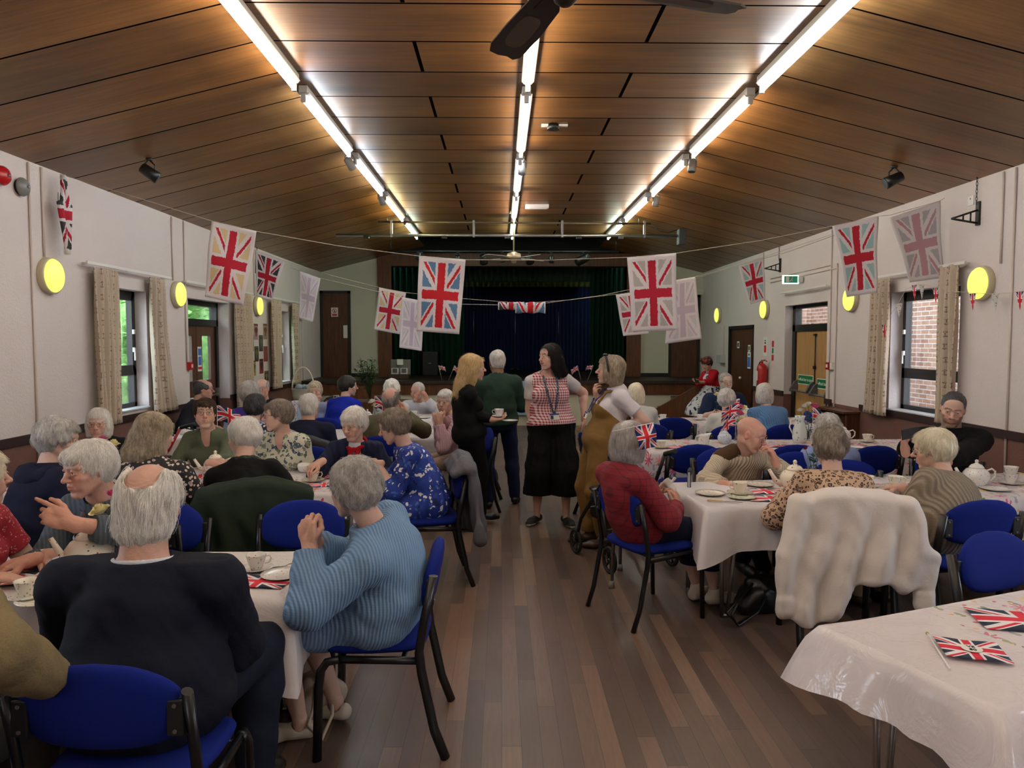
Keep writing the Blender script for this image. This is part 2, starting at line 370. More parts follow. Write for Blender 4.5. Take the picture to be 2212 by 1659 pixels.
for rn, (x, cols) in rows.items():
    for i, ((a, b), c) in enumerate(zip(spans, cols)):
        o = empty('fluorescent_light', (x, a, ZC - .001), None, None)
        tag(o, '%s fluorescent tube batten in the %s row on the wooden ceiling' % (ordn[i], rn) if i > 2 else '%s row fluorescent tube batten on the ceiling behind the photographer' % rn, 'ceiling light', 'ceiling tube lights')
        L = b - a
        h = MB().box((0, L / 2, -.03), (.075, L, .06), bev=.006); h.prism([(-.05, -.055), (.05, -.055), (.03, -.075), (-.03, -.075)], 'y', .02, L - .02); h.build('housing', M_BATTEN, o)
        for yy in (.015, L - .015): MB().box((0, yy, -.1), (.04, .03, .07), bev=.006).build('end_cap', M_BATTEN, o)
        MB().tube([(0, .03, -.112), (0, L - .03, -.112)], .016, 12).build('tube', m_tube(c), o)
# ------------------------------------------------------------ furniture and table ware
def m_chairblue():
    t = NT('royal_blue_wool'); o = t.obj(); n = t.noise(o, 420, 2); n2 = t.noise(o, 9, 3)
    c = t.mix(n, srgb(3, 16, 82), srgb(8, 36, 136)); t.set(col=t.mix(t.math('MULTIPLY', n2, .3), c, srgb(5, 24, 100)), rough=.9, spec=.25); t.bump(n, .25, .002); return t.m
M_BLUE = m_chairblue()
M_FRAME = plain('black_chair_tube', (14, 14, 16), .32)
M_SCREW = plain('zinc_screw', (150, 148, 140), .35, 1.)
CH = {}
def chair_meshes():
    def pad(outline, th, seg=48, rings=7, off=lambda x, z: 0.):
        mb = MB(); vs = []; fs = []
        for sd in (1, -1):
            base = len(vs); vs.append((0, sd * th, outline(0)[2]) if False else (0., sd * th + off(0, outline(0)[2]), outline(0)[2]))
            for r in range(1, rings + 1):
                q = math.sin(PI / 2 * r / rings)
                for k in range(seg):
                    x, z, zc = outline(2 * PI * k / seg); xx, zz = x * q, zc + (z - zc) * q
                    vs.append((xx, sd * th * math.sqrt(max(0., 1 - q ** 5)) + off(xx, zz), zz))
            for k in range(seg):
                a, b = base + 1 + k, base + 1 + (k + 1) % seg; fs.append((base, a, b) if sd > 0 else (base, b, a))
                for r in range(rings - 1):
                    i = base + 1 + r * seg; a, b = i + k, i + (k + 1) % seg; fs.append((a, a + seg, b + seg, b) if sd > 0 else (a, b, b + seg, a + seg))
        mb.add(vs, fs, 0, True); return mb
    def sq(a, p): c, s = math.cos(a), math.sin(a); return math.copysign(abs(c) ** p, c), math.copysign(abs(s) ** p, s)
    def back(a):
        c, s = sq(a, .52); x = c * .222; z = .70 + (s * .13 - (.052 * (x / .222) ** 2 if s > 0 else -.02 * (x / .222) ** 2) * abs(s))
        return x, z, .70
    lean = lambda x, z: -.205 - (z - .58) * .20 + .32 * x * x
    CH['backrest'] = pad(back, .03, off=lean)
    def seat(a): c, s = sq(a, .42); return c * (.235 - .01 * (s < 0)), s * .215, 0.
    m = pad(seat, .036, off=lambda x, y: 0); m.v = [(x, z + .005, .442 + y - .25 * max(0, z - .12) ** 2 * 4 + .1 * x * x) for x, y, z in m.v]; CH['seat'] = m
    for s, k in ((-1, 'l'), (1, 'r')):
        X = s * .243
        CH['rl' + k] = MB().tube([(X * 1.0, -.29, 0), (X, -.245, .12), (X, -.195, .36), (X, -.186, .44), (X, -.205, .56), (X, -.245, .75)], .0145, 10, flat=1.5)
        CH['fl' + k] = MB().tube([(X, .225, 0), (X, .215, .30), (X, .205, .37), (X, .18, .405), (X, .13, .415)], .0145, 10, flat=1.4)
        CH['rail' + k] = MB().tube([(X, .14, .415), (X, -.19, .405)], .013, 8, flat=1.3)
        b = MB().box((X - s * .018, -.222, .675), (.036, .018, .11), bev=.005); b.box((X - s * .036, -.238, .675), (.045, .012, .10), bev=.004)
        for zz in (.64, .71): b.cyl((X - s * .036, -.243, zz), (X - s * .036, -.2475, zz), .006, seg=8, mi=1)
        CH['br' + k] = b
    CH['cross'] = MB().tube([(-.243, -.12, .402), (.243, -.12, .402)], .011, 8).tube([(-.243, .13, .402), (.243, .13, .402)], .011, 8)
chair_meshes()
def make_chair():
    o = empty('stacking_chair', (0, 0, 0), None, 'chair', 'blue stacking chairs around the tables')
    CH['seat'].build('seat', M_BLUE, o); b = CH['backrest'].build('backrest', M_BLUE, o)
    for k in 'lr':
        CH['rl' + k].build('leg', M_FRAME, o); CH['fl' + k].build('leg', M_FRAME, o); CH['rail' + k].build('side_rail', M_FRAME, o)
        CH['br' + k].build('bracket', [M_BLACK, M_SCREW], b)
    CH['cross'].build('seat_frame', M_FRAME, o); return o
CHAIR0 = make_chair(); CHAIR_USED = []
def chair(x, y, face, label):
    """face: direction the sitter looks, degrees, 0 = away from camera (+y), 90 = to the left (-x)"""
    o = CHAIR0 if not CHAIR_USED else copy_tree(CHAIR0)
    CHAIR_USED.append(o); o.location = (x, y, 0); o.rotation_euler = (0, 0, math.radians(face)); o['label'] = label; return o

# tables: white laminate top on paired bright steel tube legs
M_LAM = plain('pale_laminate', (196, 190, 178), .5)
M_TUBEST = plain('satin_steel_tube', (168, 164, 160), .28, 1.)
def table(x, y, L, D, rz, label, z=.70):
    o = empty('folding_table', (x, y, 0), label, 'table', 'cloth-covered trestle tables', math.radians(rz))
    MB().box((0, 0, z - .018), (L, D, .024), bev=.004).build('tabletop', M_LAM, o)
    for sx in (-1, 1):
        for sy in (-1, 1):
            px, py = sx * (L / 2 - .14), sy * (D / 2 - .10)
            MB().tube([(px, py, 0), (px + sx * .018, py, z - .03)], .0125, 10).tube([(px - sx * .032, py, 0), (px - sx * .095, py, z - .03)], .0125, 10).tube([(px + .006, py, .012), (px - sx * .034, py, .012)], .011, 8).build('leg', M_TUBEST, o)
    return o
def m_cloth(name, base, floral=0., white_end=None, gloss=.35):
    t = NT(name); o = t.obj(); c = srgb(*base); nz = t.noise(o, 40, 3, out=1)
    v = t.n('VectorMath', {0: o, 1: t.n('VectorMath', {0: nz, 3: .018}, operation='SCALE').outputs[0]}, operation='ADD').outputs[0]
    if floral:
        s = t.n('SeparateXYZ', {0: v}); v2 = t.n('CombineXYZ', {0: s.outputs[0], 1: t.math('SUBTRACT', s.outputs[1], s.outputs[2]), 2: 0.}).outputs[0]
        def layer(col, scale, rad, cols, thr, petals, off):
            vv = t.map(v2, (1, 1, 1), off); vo = t.n('TexVoronoi', {'Vector': vv, 'Scale': scale, 'Randomness': .8}, voronoi_dimensions='2D')
            d = vo.outputs['Distance']; cc = vo.outputs['Color']; r = t.n('SeparateColor', {0: cc})
            dv = t.n('VectorMath', {0: t.n('VectorMath', {0: vv, 3: scale}, operation='SCALE').outputs[0], 1: t.n('VectorMath', {0: vo.outputs['Position'], 3: scale}, operation='SCALE').outputs[0]}, operation='SUBTRACT').outputs[0]
            ds = t.n('SeparateXYZ', {0: dv}); an = t.math('ARCTAN2', ds.outputs[0], ds.outputs[1])
            pet = t.math('ADD', .62, t.math('MULTIPLY', t.math('COSINE', t.math('MULTIPLY', an, float(petals))), .38))
            mk = t.math('MULTIPLY', t.math('LESS_THAN', d, t.math('MULTIPLY', pet, rad)), t.math('GREATER_THAN', r.outputs[0], thr))
            cr = t.ramp(r.outputs[1], cols, 'CONSTANT'); return t.mix(mk, col, cr)
        W_ = c
        c = layer(W_, 13., .30, [(0, srgb(128, 150, 96)), (.4, srgb(80, 110, 70)), (.7, srgb(150, 160, 170))], .35, 2, (3.3, 1.2, 0))
        c = layer(c, 7.5, .33, [(0, srgb(214, 60, 110)), (.3, srgb(226, 120, 120)), (.5, srgb(232, 196, 70)), (.75, srgb(190, 40, 90))], .45, 8, (0, 0, 0))
        c = layer(c, 16., .20, [(0, srgb(180, 30, 70)), (.5, srgb(236, 170, 80))], .5, 1, (7.7, 5.2, 0))
        c = t.mix(floral, W_, c)
        if white_end is not None:
            c = t.mix(t.math('LESS_THAN', s.outputs[0], white_end), c, W_)
    w = t.noise(t.map(o, (1, 1, 1)), 5.5, 4, .6, dist=1.6)
    t.set(col=c, rough=gloss, spec=.4); t.bump(w, .5, .018)
    return t.m
def noise1(x, seed=0.):
    return (math.sin(x * 1.7 + seed * 3.1) + math.sin(x * 3.9 + seed * 1.7 + 1.3) * .6 + math.sin(x * 8.3 + seed) * .35) / 1.95
def tablecloth(x, y, L, D, rz, label, mat, z=.70, drop=.27, seed=1., flare=.03, corner=.09, group='white tablecloths on the trestle tables'):
    per = []; n1, n2 = int(L / .03), int(D / .03); hl, hd = L / 2 + .004, D / 2 + .004
    for i in range(n1): per.append((-hl + 2 * hl * i / n1, -hd, 0, -1))
    for i in range(n2): per.append((hl, -hd + 2 * hd * i / n2, 1, 0))
    for i in range(n1): per.append((hl - 2 * hl * i / n1, hd, 0, 1))
    for i in range(n2): per.append((-hl, hd - 2 * hd * i / n2, -1, 0))
    N = len(per); R = 10; vs = []; cor = [(-hl, -hd), (hl, -hd), (hl, hd), (-hl, hd)]
    for r in range(-3, R + 1):
        for i, (px, py, nx, ny) in enumerate(per):
            if r < 0:
                q = 1 + r * .012; vs.append((px * q, py * q, z)); continue
            s = r / R; dc = min(math.hypot(px - a, py - b) for a, b in cor); cw = math.exp(-(dc / .10) ** 2)
            a = i * .03
            out = .012 * min(1, s * 5) + s * flare * (.6 + noise1(a * 5, seed)) + cw * corner * s ** .8 + cw * .02
            ln = drop * (1 + .06 * noise1(a * 2.2, seed + 4)) * (1 + .22 * cw)
            cx, cy = (0, 0)
            if cw > .05:
                k = min(cor, key=lambda c_: math.hypot(px - c_[0], py - c_[1])); dx, dy = math.copysign(1, k[0]), math.copysign(1, k[1])
                nx2, ny2 = nx * (1 - cw) + dx * .72 * cw, ny * (1 - cw) + dy * .72 * cw
            else: nx2, ny2 = nx, ny
            wob = .008 * math.sin(a * 21 + seed) * s
            vs.append((px + nx2 * (out + wob), py + ny2 * (out + wob), z + .003 - ln * s - (0.004 if r > 0 else 0)))
    fs = [(r * N + i, r * N + (i + 1) % N, (r + 1) * N + (i + 1) % N, (r + 1) * N + i) for r in range(R + 3) for i in range(N)]
    mb = MB(); mb.add(vs, fs, 0, True)
    # flat inner sheet as a grid so creases read
    mb.add([(a * hl * .965, b * hd * .965, z) for a, b in ((-1, -1), (1, -1), (1, 1), (-1, 1))], [(0, 1, 2, 3)], 0, True)
    mb.v = [(a, b, c + .004) for a, b, c in mb.v]
    o = mb.build('tablecloth', mat, None); o.location = (x, y, 0); o.rotation_euler = (0, 0, math.radians(rz))
    return tag(o, label, 'tablecloth', group)

# china: cream earthenware with small printed sprigs
def m_china(name, base, dots, scale=85., thr=.87, rim=True):
    t = NT(name); o = t.obj(); v = t.n('TexVoronoi', {'Vector': o, 'Scale': scale}); r = t.n('SeparateColor', {0: v.outputs['Color']})
    mk = t.math('MULTIPLY', t.math('LESS_THAN', v.outputs['Distance'], .33), t.math('GREATER_THAN', r.outputs[0], thr))
    c = t.mix(mk, srgb(*base), t.ramp(r.outputs[1], [(i / len(dots), srgb(*d)) for i, d in enumerate(dots)], 'CONSTANT'))
    t.set(col=c, rough=.18, spec=.6); return t.m
M_CHINA = m_china('cream_rose_china', (226, 216, 198), [(140, 50, 80), (60, 70, 60), (190, 150, 90)])
M_CHINAW = m_china('white_gilt_china', (228, 226, 222), [(170, 120, 80), (90, 100, 130), (200, 90, 110)], 110, .8)
M_CHINAB = m_china('blue_printed_china', (206, 214, 226), [(60, 90, 160), (90, 120, 180)], 150, .35)
M_CHINAP = m_china('plate_sprig_china', (224, 218, 204), [(90, 96, 110), (120, 140, 100), (170, 110, 100)], 110, .74)
def p_teapot(o, m):
    MB().lathe([(.0, .0), (.045, 0), (.047, .008), (.07, .03), (.083, .062), (.08, .09), (.062, .115), (.042, .124), (.04, .128)], 28).build('body', m, o)
    l = MB().lathe([(.046, .124), (.045, .131), (.032, .146), (.012, .155), (.009, .162)], 24).build('lid', m, o); MB().sph((0, 0, .17), .012, 10).build('knob', m, l)
    MB().tube([(.07, 0, .045), (.105, 0, .06), (.125, 0, .095), (.142, 0, .125)], [.02, .015, .011, .009], 10).build('spout', m, o)
    MB().tube([(-.07, 0, .105), (-.105, 0, .118), (-.128, 0, .10), (-.125, 0, .065), (-.10, 0, .04), (-.075, 0, .04)], [.006, .006, .007, .007, .006, .006], 8).build('handle', m, o)
def p_cup(o, m):
    MB().lathe([(0, 0.002), (.02, 0.002), (.022, .0), (.024, .006), (.034, .03), (.042, .062), (.043, .064), (.041, .062), (.033, .03), (.02, .01), (0, .008)], 22).build('bowl', m, o)
    MB().tube([(.039, 0, .052), (.055, 0, .054), (.06, 0, .04), (.052, 0, .025), (.034, 0, .022)], .0032, 6).build('handle', m, o)
def p_saucer(o, m): MB().lathe([(0, .002), (.03, .002), (.031, 0), (.035, .002), (.07, .014), (.071, .016), (.05, .009), (.028, .006), (0, .006)], 24, c=(0, 0, 0)).build('dish', m, o)
def p_plate(o, m): MB().lathe([(0, .002), (.05, .001), (.052, 0), (.06, .003), (.087, .012), (.088, .014), (.07, .009), (.055, .005), (0, .005)], 28).build('dish', m, o)
def p_jug(o, m):
    mb = MB().lathe([(0, 0.001), (.03, .001), (.032, 0), (.035, .006), (.043, .03), (.04, .055), (.036, .07), (.042, .085), (.04, .085), (.034, .07), (.038, .05), (.035, .015), (0, .01)], 22)
    mb.v = [(x + (max(0, x - .02) * .9 if z > .07 else 0), y, z + (max(0, x) * .3 if z > .07 else 0)) for x, y, z in mb.v]; mb.build('body', m, o)
    MB().tube([(-.036, 0, .075), (-.06, 0, .072), (-.066, 0, .05), (-.056, 0, .03), (-.04, 0, .028)], .004, 6).build('handle', m, o)
def p_sugar(o, m):
    MB().lathe([(0, 0), (.03, 0), (.045, .02), (.05, .05), (.044, .065), (.042, .065), (.045, .05), (.03, .01), (0, .008)], 22).build('bowl', m, o)
def single(pf):  # one mesh version: dish only
    return pf
CERAM = {}
SEEN = {'teapot': ('teapot', 'teapots on the tables', p_teapot), 'teacup': ('cup', 'teacups on the tables', p_cup), 'saucer': ('saucer', 'saucers under the teacups', p_saucer),
        'tea_plate': ('plate', 'tea plates on the tables', p_plate), 'milk_jug': ('jug', 'milk jugs on the tables', p_jug), 'sugar_bowl': ('bowl', 'sugar bowls on the tables', p_sugar)}
def ware(kind, x, y, z, label, m, rz=0., s=1.):
    cat, grp, pf = SEEN[kind]; key = (kind, m.name)
    if key not in CERAM:
        o = empty(kind, (0, 0, 0), None, cat, grp); pf(o, m); CERAM[key] = o
        if kind in ('saucer', 'tea_plate', 'sugar_bowl'):      # plain dishes are one mesh
            ch = o.children[0]; me = ch.data; bpy.data.objects.remove(ch); bpy.data.objects.remove(o); me.name = kind
            o = link_mesh(kind, me); tag(o, None, cat, grp); CERAM[key] = o
    else: o = copy_tree(CERAM[key])
    o.location = (x, y, z); o.rotation_euler = (0, 0, math.radians(rz)); o.scale = (s, s, s); o['label'] = label; return o

# union flag, drawn with shader maths on the flag's own UV; printed tea towels use the same pattern with worn edges
def m_jack(name, field, white=(226, 222, 224), red=(196, 24, 48), aspect=2., margin=0., worn=0., trans=0., portrait=False, wash=0.):
    if name in MATS: return MATS[name]
    t = NT(name); s = t.n('SeparateXYZ', {0: t.uv()}); u, v = s.outputs[0], s.outputs[1]
    if portrait: u, v = v, u
    m2 = margin
    A = aspect
    X = t.math('MULTIPLY', t.math('SUBTRACT', u, .5), 2. * A / (1 - 2 * m2)); Y = t.math('MULTIPLY', t.math('SUBTRACT', v, .5), 2. / (1 - 2 * m2 * (A if portrait else 1.)))
    if worn:
        nn = t.noise(t.uv(), 26, 4, .7); k = t.math('MULTIPLY', t.math('SUBTRACT', nn, .5), worn)
    else: k = t.math('MULTIPLY', u, 0.)
    L = math.hypot(A, 1.)
    d1 = t.math('DIVIDE', t.math('SUBTRACT', X, t.math('MULTIPLY', Y, A)), L); d2 = t.math('DIVIDE', t.math('ADD', X, t.math('MULTIPLY', Y, A)), L)
    a1 = t.math('ADD', t.math('ABSOLUTE', d1), k); a2 = t.math('ADD', t.math('ABSOLUTE', d2), k)
    wd = t.math('LESS_THAN', t.math('MINIMUM', a1, a2), .2); sx = t.math('SIGN', X)
    r1 = t.math('LESS_THAN', t.math('ABSOLUTE', t.math('ADD', t.math('ADD', d1, t.math('MULTIPLY', sx, .067)), k)), .066)
    r2 = t.math('LESS_THAN', t.math('ABSOLUTE', t.math('ADD', t.math('SUBTRACT', d2, t.math('MULTIPLY', sx, .067)), k)), .066)
    rd = t.math('MAXIMUM', r1, r2)
    cx = t.math('ADD', t.math('MINIMUM', t.math('ABSOLUTE', X), t.math('ABSOLUTE', Y)), k)
    wc = t.math('LESS_THAN', cx, .335); rc = t.math('LESS_THAN', cx, .2)
    c = t.mix(wd, srgb(*field), srgb(*white)); c = t.mix(rd, c, srgb(*red)); c = t.mix(wc, c, srgb(*white)); c = t.mix(rc, c, srgb(*red))
    if margin:
        ins = t.math('MULTIPLY', t.math('LESS_THAN', t.math('ADD', t.math('ABSOLUTE', X), k), A), t.math('LESS_THAN', t.math('ADD', t.math('ABSOLUTE', Y), k), 1.)); c = t.mix(ins, srgb(*white), c)
    if wash: c = t.mix(wash, c, srgb(*white))
    t.set(col=c, rough=.8); t.bump(t.noise(t.obj(), 300 if not margin else 14, 3), .15, .004)
    if trans:
        tl = t.n('BsdfTranslucent', {0: c}); mx = t.n('MixShader', {0: trans, 1: t.b.outputs[0], 2: tl.outputs[0]}); t.t.links.new(mx.outputs[0], t.t.nodes['Material Output'].inputs[0])
    MATS[name] = t.m; return t.m
M_FLAG = m_jack('paper_union_flag', (20, 30, 92), red=(206, 30, 44))
M_FLAGV = m_jack('paper_union_flag_dark', (22, 36, 62), red=(206, 36, 58), aspect=1.6)
M_STICK = plain('white_plastic_stick', (226, 224, 220), .4)
HF = {}
def hand_flag(p, tip, label, size=(.21, .13), sag=.03, side=1, mat=None, name='hand_flag', grp='small union flags on sticks', axv=None):
    """stick from p to tip (world), flag sheet hanging from its top"""
    p, tip = Vector(p), Vector(tip); o = empty(name, p, label, 'flag', grp); d = tip - p; MB().tube([(0, 0, 0), d], .0025, 6).build('stick', M_STICK, o)
    dn = d.normalized(); ax = Vector(axv or (side, .25, 0)); ax = (ax - dn * ax.dot(dn)).normalized(); w, h = size; mb = MB(); nrm = dn.cross(ax); uv = []
    nu, nv = 14, 8
    for j in range(nv + 1):
        for i in range(nu + 1):
            a, b = i / nu, j / nv; q = d - dn * (h * (1 - b)) + ax * (a * w * .93) + nrm * (.018 * math.sin(a * 7 + b * 2)) - Vector((0, 0, 1)) * sag * a * a * 2
            mb.v.append(tuple(q)); uv.append((a, b))
    for j in range(nv):
        for i in range(nu): k = j * (nu + 1) + i; mb.f.append((k, k + 1, k + nu + 2, k + nu + 1)); mb.mi.append(0); mb.sm.append(True)
    mb.build('flag', mat or M_FLAG, o, uv=uv, thick=.0006); return o
def paper_flag(x, y, z, rz, label, mat=None, size=(.30, .18)):
    w, h = size; nu, nv = 12, 6; mb = MB(); uv = []
    for j in range(nv + 1):
        for i in range(nu + 1): a, b = i / nu, j / nv; mb.v.append(((a - .5) * w, (b - .5) * h, .0015 + .0025 * (1 + math.sin(a * 6 + b * 4 + x * 9)))); uv.append((a, b))
    for j in range(nv):
        for i in range(nu): k = j * (nu + 1) + i; mb.f.append((k, k + 1, k + nu + 2, k + nu + 1)); mb.mi.append(0); mb.sm.append(True)
    o = mb.build('paper_flag', mat or M_FLAGV, None, uv=uv, thick=.0005); o.location = (x, y, z); o.rotation_euler = (0, 0, math.radians(rz))
    return tag(o, label, 'flag', 'paper union flags lying on the tables')
# flowers
M_GLASSJ = m_glass('jar_glass'); M_STEM = plain('green_stem', (52, 84, 40), .6, var=.3); M_LEAF = plain('rose_leaf_green', (40, 72, 34), .5, var=.35)
ROSE = {'cream': plain('cream_rose_petal', (232, 220, 160), .6), 'pink': plain('pink_rose_petal', (206, 84, 130), .6), 'white': plain('white_petal', (226, 226, 218), .6), 'dark': plain('maroon_petal', (110, 16, 40), .6)}
def rose(parent, c, r, col, tilt=(0, 0)):
    mb = MB(); c = Vector(c); R = Matrix.Translation(c) @ Matrix.Rotation(tilt[0], 4, 'X') @ Matrix.Rotation(tilt[1], 4, 'Y')
    for k in range(13):
        a0 = k * 2.4; q = (k + 1) / 13; rr = r * (.22 + .78 * q)
        def fn(u, v, a0=a0, rr=rr, q=q):
            a = a0 + (u - .5) * 1.9; h = r * (1.25 - .55 * q) * v; rad = rr * (.45 + .55 * math.sin(v * 1.7)) * (1 + .22 * q * v ** 4)
            return (rad * math.cos(a), rad * math.sin(a), h - r * .3 - .25 * r * q * v ** 5 - .1 * r * abs(u - .5) * 2 * v)
        b = MB(); b.grid(fn, 7, 5); mb.add(b.v, b.f, 0, True, R)
    return mb.build('rose', ROSE[col], parent)
def leafy(mb, base, d, n, L, w, rnd):
    for k in range(n):
        a = rnd.random() * 2 * PI; p = Vector(base) + Vector(d) * rnd.random(); e = Vector((math.cos(a), math.sin(a), rnd.uniform(-.2, .6))).normalized() * L; s = e.cross(Vector((0, 0, 1))).normalized() * w
        mb.add([p, p + e * .5 + s, p + e, p + e * .5 - s, p + e * .5 + Vector((0, 0, w * .35))], [(0, 1, 4), (1, 2, 4), (2, 3, 4), (3, 0, 4)], 0, True)
def posy(x, y, z, label, roses, h=.24, leaves=8, seed=1, jar=True):
    rnd = random.Random(seed); o = empty('flower_vase', (x, y, z), label, 'vase', 'jars of flowers on the tables')
    if jar: MB().lathe([(0, .001), (.03, .001), (.032, .01), (.031, .07), (.022, .085), (.024, .10), (.0225, .10), (.02, .085), (.029, .068), (.03, .012), (0, .006)], 20).build('jar', M_GLASSJ, o)
    for (dx, dy, dz, r, col) in roses:
        MB().tube([(0, 0, .015), (dx * .4, dy * .4, dz * .55), (dx, dy, dz - r * .4)], .0022, 6).build('stem', M_STEM, o); rose(o, (dx, dy, dz), r, col, (rnd.uniform(-.5, .5), rnd.uniform(-.5, .5)))
    mb = MB(); leafy(mb, (0, 0, .08), (0, 0, h * .6), leaves, .055, .017, rnd); mb.build('leaves', M_LEAF, o); return o
# ------------------------------------------------------------ bodies: distance fields turned into one smooth surface each
class Field:
    def __init__(s, lo, hi, res):
        s.lo = np.array(lo, float); s.res = res; s.n = np.maximum(4, np.ceil((np.array(hi, float) - s.lo) / res).astype(int) + 1)
        s.a = np.full(s.n, .2, np.float32)
        s.ax = [s.lo[i] + np.arange(s.n[i]) * res for i in range(3)]
    def sub(s, lo, hi, pad):
        i0 = np.clip(np.floor((np.array(lo) - pad - s.lo) / s.res).astype(int), 0, s.n); i1 = np.clip(np.ceil((np.array(hi) + pad - s.lo) / s.res).astype(int) + 1, 0, s.n)
        if (i1 <= i0).any(): return None, None
        sl = tuple(slice(a, b) for a, b in zip(i0, i1))
        X = np.stack(np.meshgrid(*[s.ax[i][sl[i]] for i in range(3)], indexing='ij'), -1).astype(np.float32); return sl, X
    def put(s, sl, d, k, mode):
        A = s.a[sl]
        if mode == 'u':
            h = np.clip(.5 + .5 * (A - d) / k, 0, 1); s.a[sl] = A + (d - A) * h - k * h * (1 - h)
        elif mode == 's':   # smooth subtraction of d
            d = -d; h = np.clip(.5 - .5 * (A - d) / k, 0, 1); s.a[sl] = A + (d - A) * h + k * h * (1 - h)
    def ell(s, c, r, R=None, k=.02, mode='u'):
        c = np.array(c, float); r = np.array(r if np.ndim(r) else (r, r, r), float); m = r.max()
        sl, X = s.sub(c - m, c + m, k + s.res * 2)
        if sl is None: return s
        q = X - c.astype(np.float32)
        if R is not None: q = q @ np.array(R, np.float32)
        q = q / r.astype(np.float32); l = np.sqrt((q * q).sum(-1)); l2 = np.sqrt(((q / r.astype(np.float32)) ** 2).sum(-1)) + 1e-6
        s.put(sl, l * (l - 1) / l2, k, mode); return s
    def cap(s, a, b, ra, rb=None, k=.02, mode='u', flat=None, R=None):
        a, b = np.array(a, float), np.array(b, float); rb = ra if rb is None else rb; m = max(ra, rb) * (1.0 if flat is None else max(1., flat[1]))
        sl, X = s.sub(np.minimum(a, b) - m, np.maximum(a, b) + m, k + s.res * 2)
        if sl is None: return s
        ba = (b - a).astype(np.float32); pa = X - a.astype(np.float32); L = float((ba * ba).sum()) + 1e-9
        t = np.clip((pa @ ba) / L, 0, 1); q = pa - t[..., None] * ba
        if flat is not None:
            f = np.array(flat[0], np.float32); w = (q @ f); q = q + (w * (1. / flat[1] - 1.))[..., None] * f
        d = np.sqrt((q * q).sum(-1)) - (ra + (rb - ra) * t); s.put(sl, d, k, mode); return s
    def chain(s, pts, rs, k=.02, **kw):
        for i in range(len(pts) - 1): s.cap(pts[i], pts[i + 1], rs[i], rs[i + 1], k, **kw)
        return s
    def plane(s, p, n, k=.004):   # keeps the side the normal points away from
        p = np.array(p, float); n = np.array(n, float); n /= np.linalg.norm(n)
        g = [(s.ax[i] - p[i]) * n[i] for i in range(3)]; d = (g[0][:, None, None] + g[1][None, :, None] + g[2][None, None, :]).astype(np.float32)
        h = np.clip(.5 - .5 * (s.a - d) / k, 0, 1); s.a = s.a + (d - s.a) * h + k * h * (1 - h); return s
    def warp(s, fn, amp):
        X = np.stack(np.meshgrid(*s.ax, indexing='ij'), -1).astype(np.float32); m = np.abs(s.a) < .04; d = np.zeros_like(s.a); d[m] = fn(X[m]); s.a = s.a + d * amp; return s
    def mesh(s):
        a = s.a; a[0] = a[-1] = .1; a[:, 0] = a[:, -1] = .1; a[:, :, 0] = a[:, :, -1] = .1
        n = np.array(a.shape) - 1; ins = a < 0
        c = [(i, j, k) for i in (0, 1) for j in (0, 1) for k in (0, 1)]
        cn = sum(ins[i:n[0] + i, j:n[1] + j, k:n[2] + k].astype(np.int8) for i, j, k in c)
        act = (cn > 0) & (cn < 8); idx = np.argwhere(act); vid = np.full(act.shape, -1, int); vid[act] = np.arange(len(idx))
        P = np.zeros((len(idx), 3)); Cn = np.zeros(len(idx))
        for ax in range(3):
            for u in (0, 1):
                for v in (0, 1):
                    o = [0, 0, 0]; oth = [q for q in range(3) if q != ax]; o[oth[0]] = u; o[oth[1]] = v
                    i0 = idx + o; i1 = i0.copy(); i1[:, ax] += 1; f0 = a[tuple(i0.T)]; f1 = a[tuple(i1.T)]; m = (f0 < 0) != (f1 < 0)
                    t = np.where(m, f0 / np.where(m, f0 - f1, 1), 0); p = i0.astype(float); p[:, ax] += t; P[m] += p[m]; Cn[m] += 1
        P = P / Cn[:, None] * s.res + s.lo; F = []
        for ax in range(3):
            o1, o2 = [q for q in range(3) if q != ax]; sh = list(a.shape); sl0 = [slice(1, sh[q] - 1) for q in range(3)]; sl0[ax] = slice(0, sh[ax] - 1); sl1 = list(sl0); sl1[ax] = slice(1, sh[ax])
            e0 = ins[tuple(sl0)]; e1 = ins[tuple(sl1)]; e = np.argwhere(e0 != e1)
            if not len(e): continue
            st = np.array([1, 1, 1]); st[ax] = 0; g = e + st; inn = ins[tuple(g.T)]
            q = []
            for du, dv in ((-1, -1), (0, -1), (0, 0), (-1, 0)):
                h = g.copy(); h[:, o1] += du; h[:, o2] += dv; q.append(vid[tuple(h.T)])
            q = np.stack(q, 1); flip = inn if ax != 1 else ~inn; q[~flip] = q[~flip][:, ::-1]; F.append(q)
        F = np.concatenate(F); return P, F
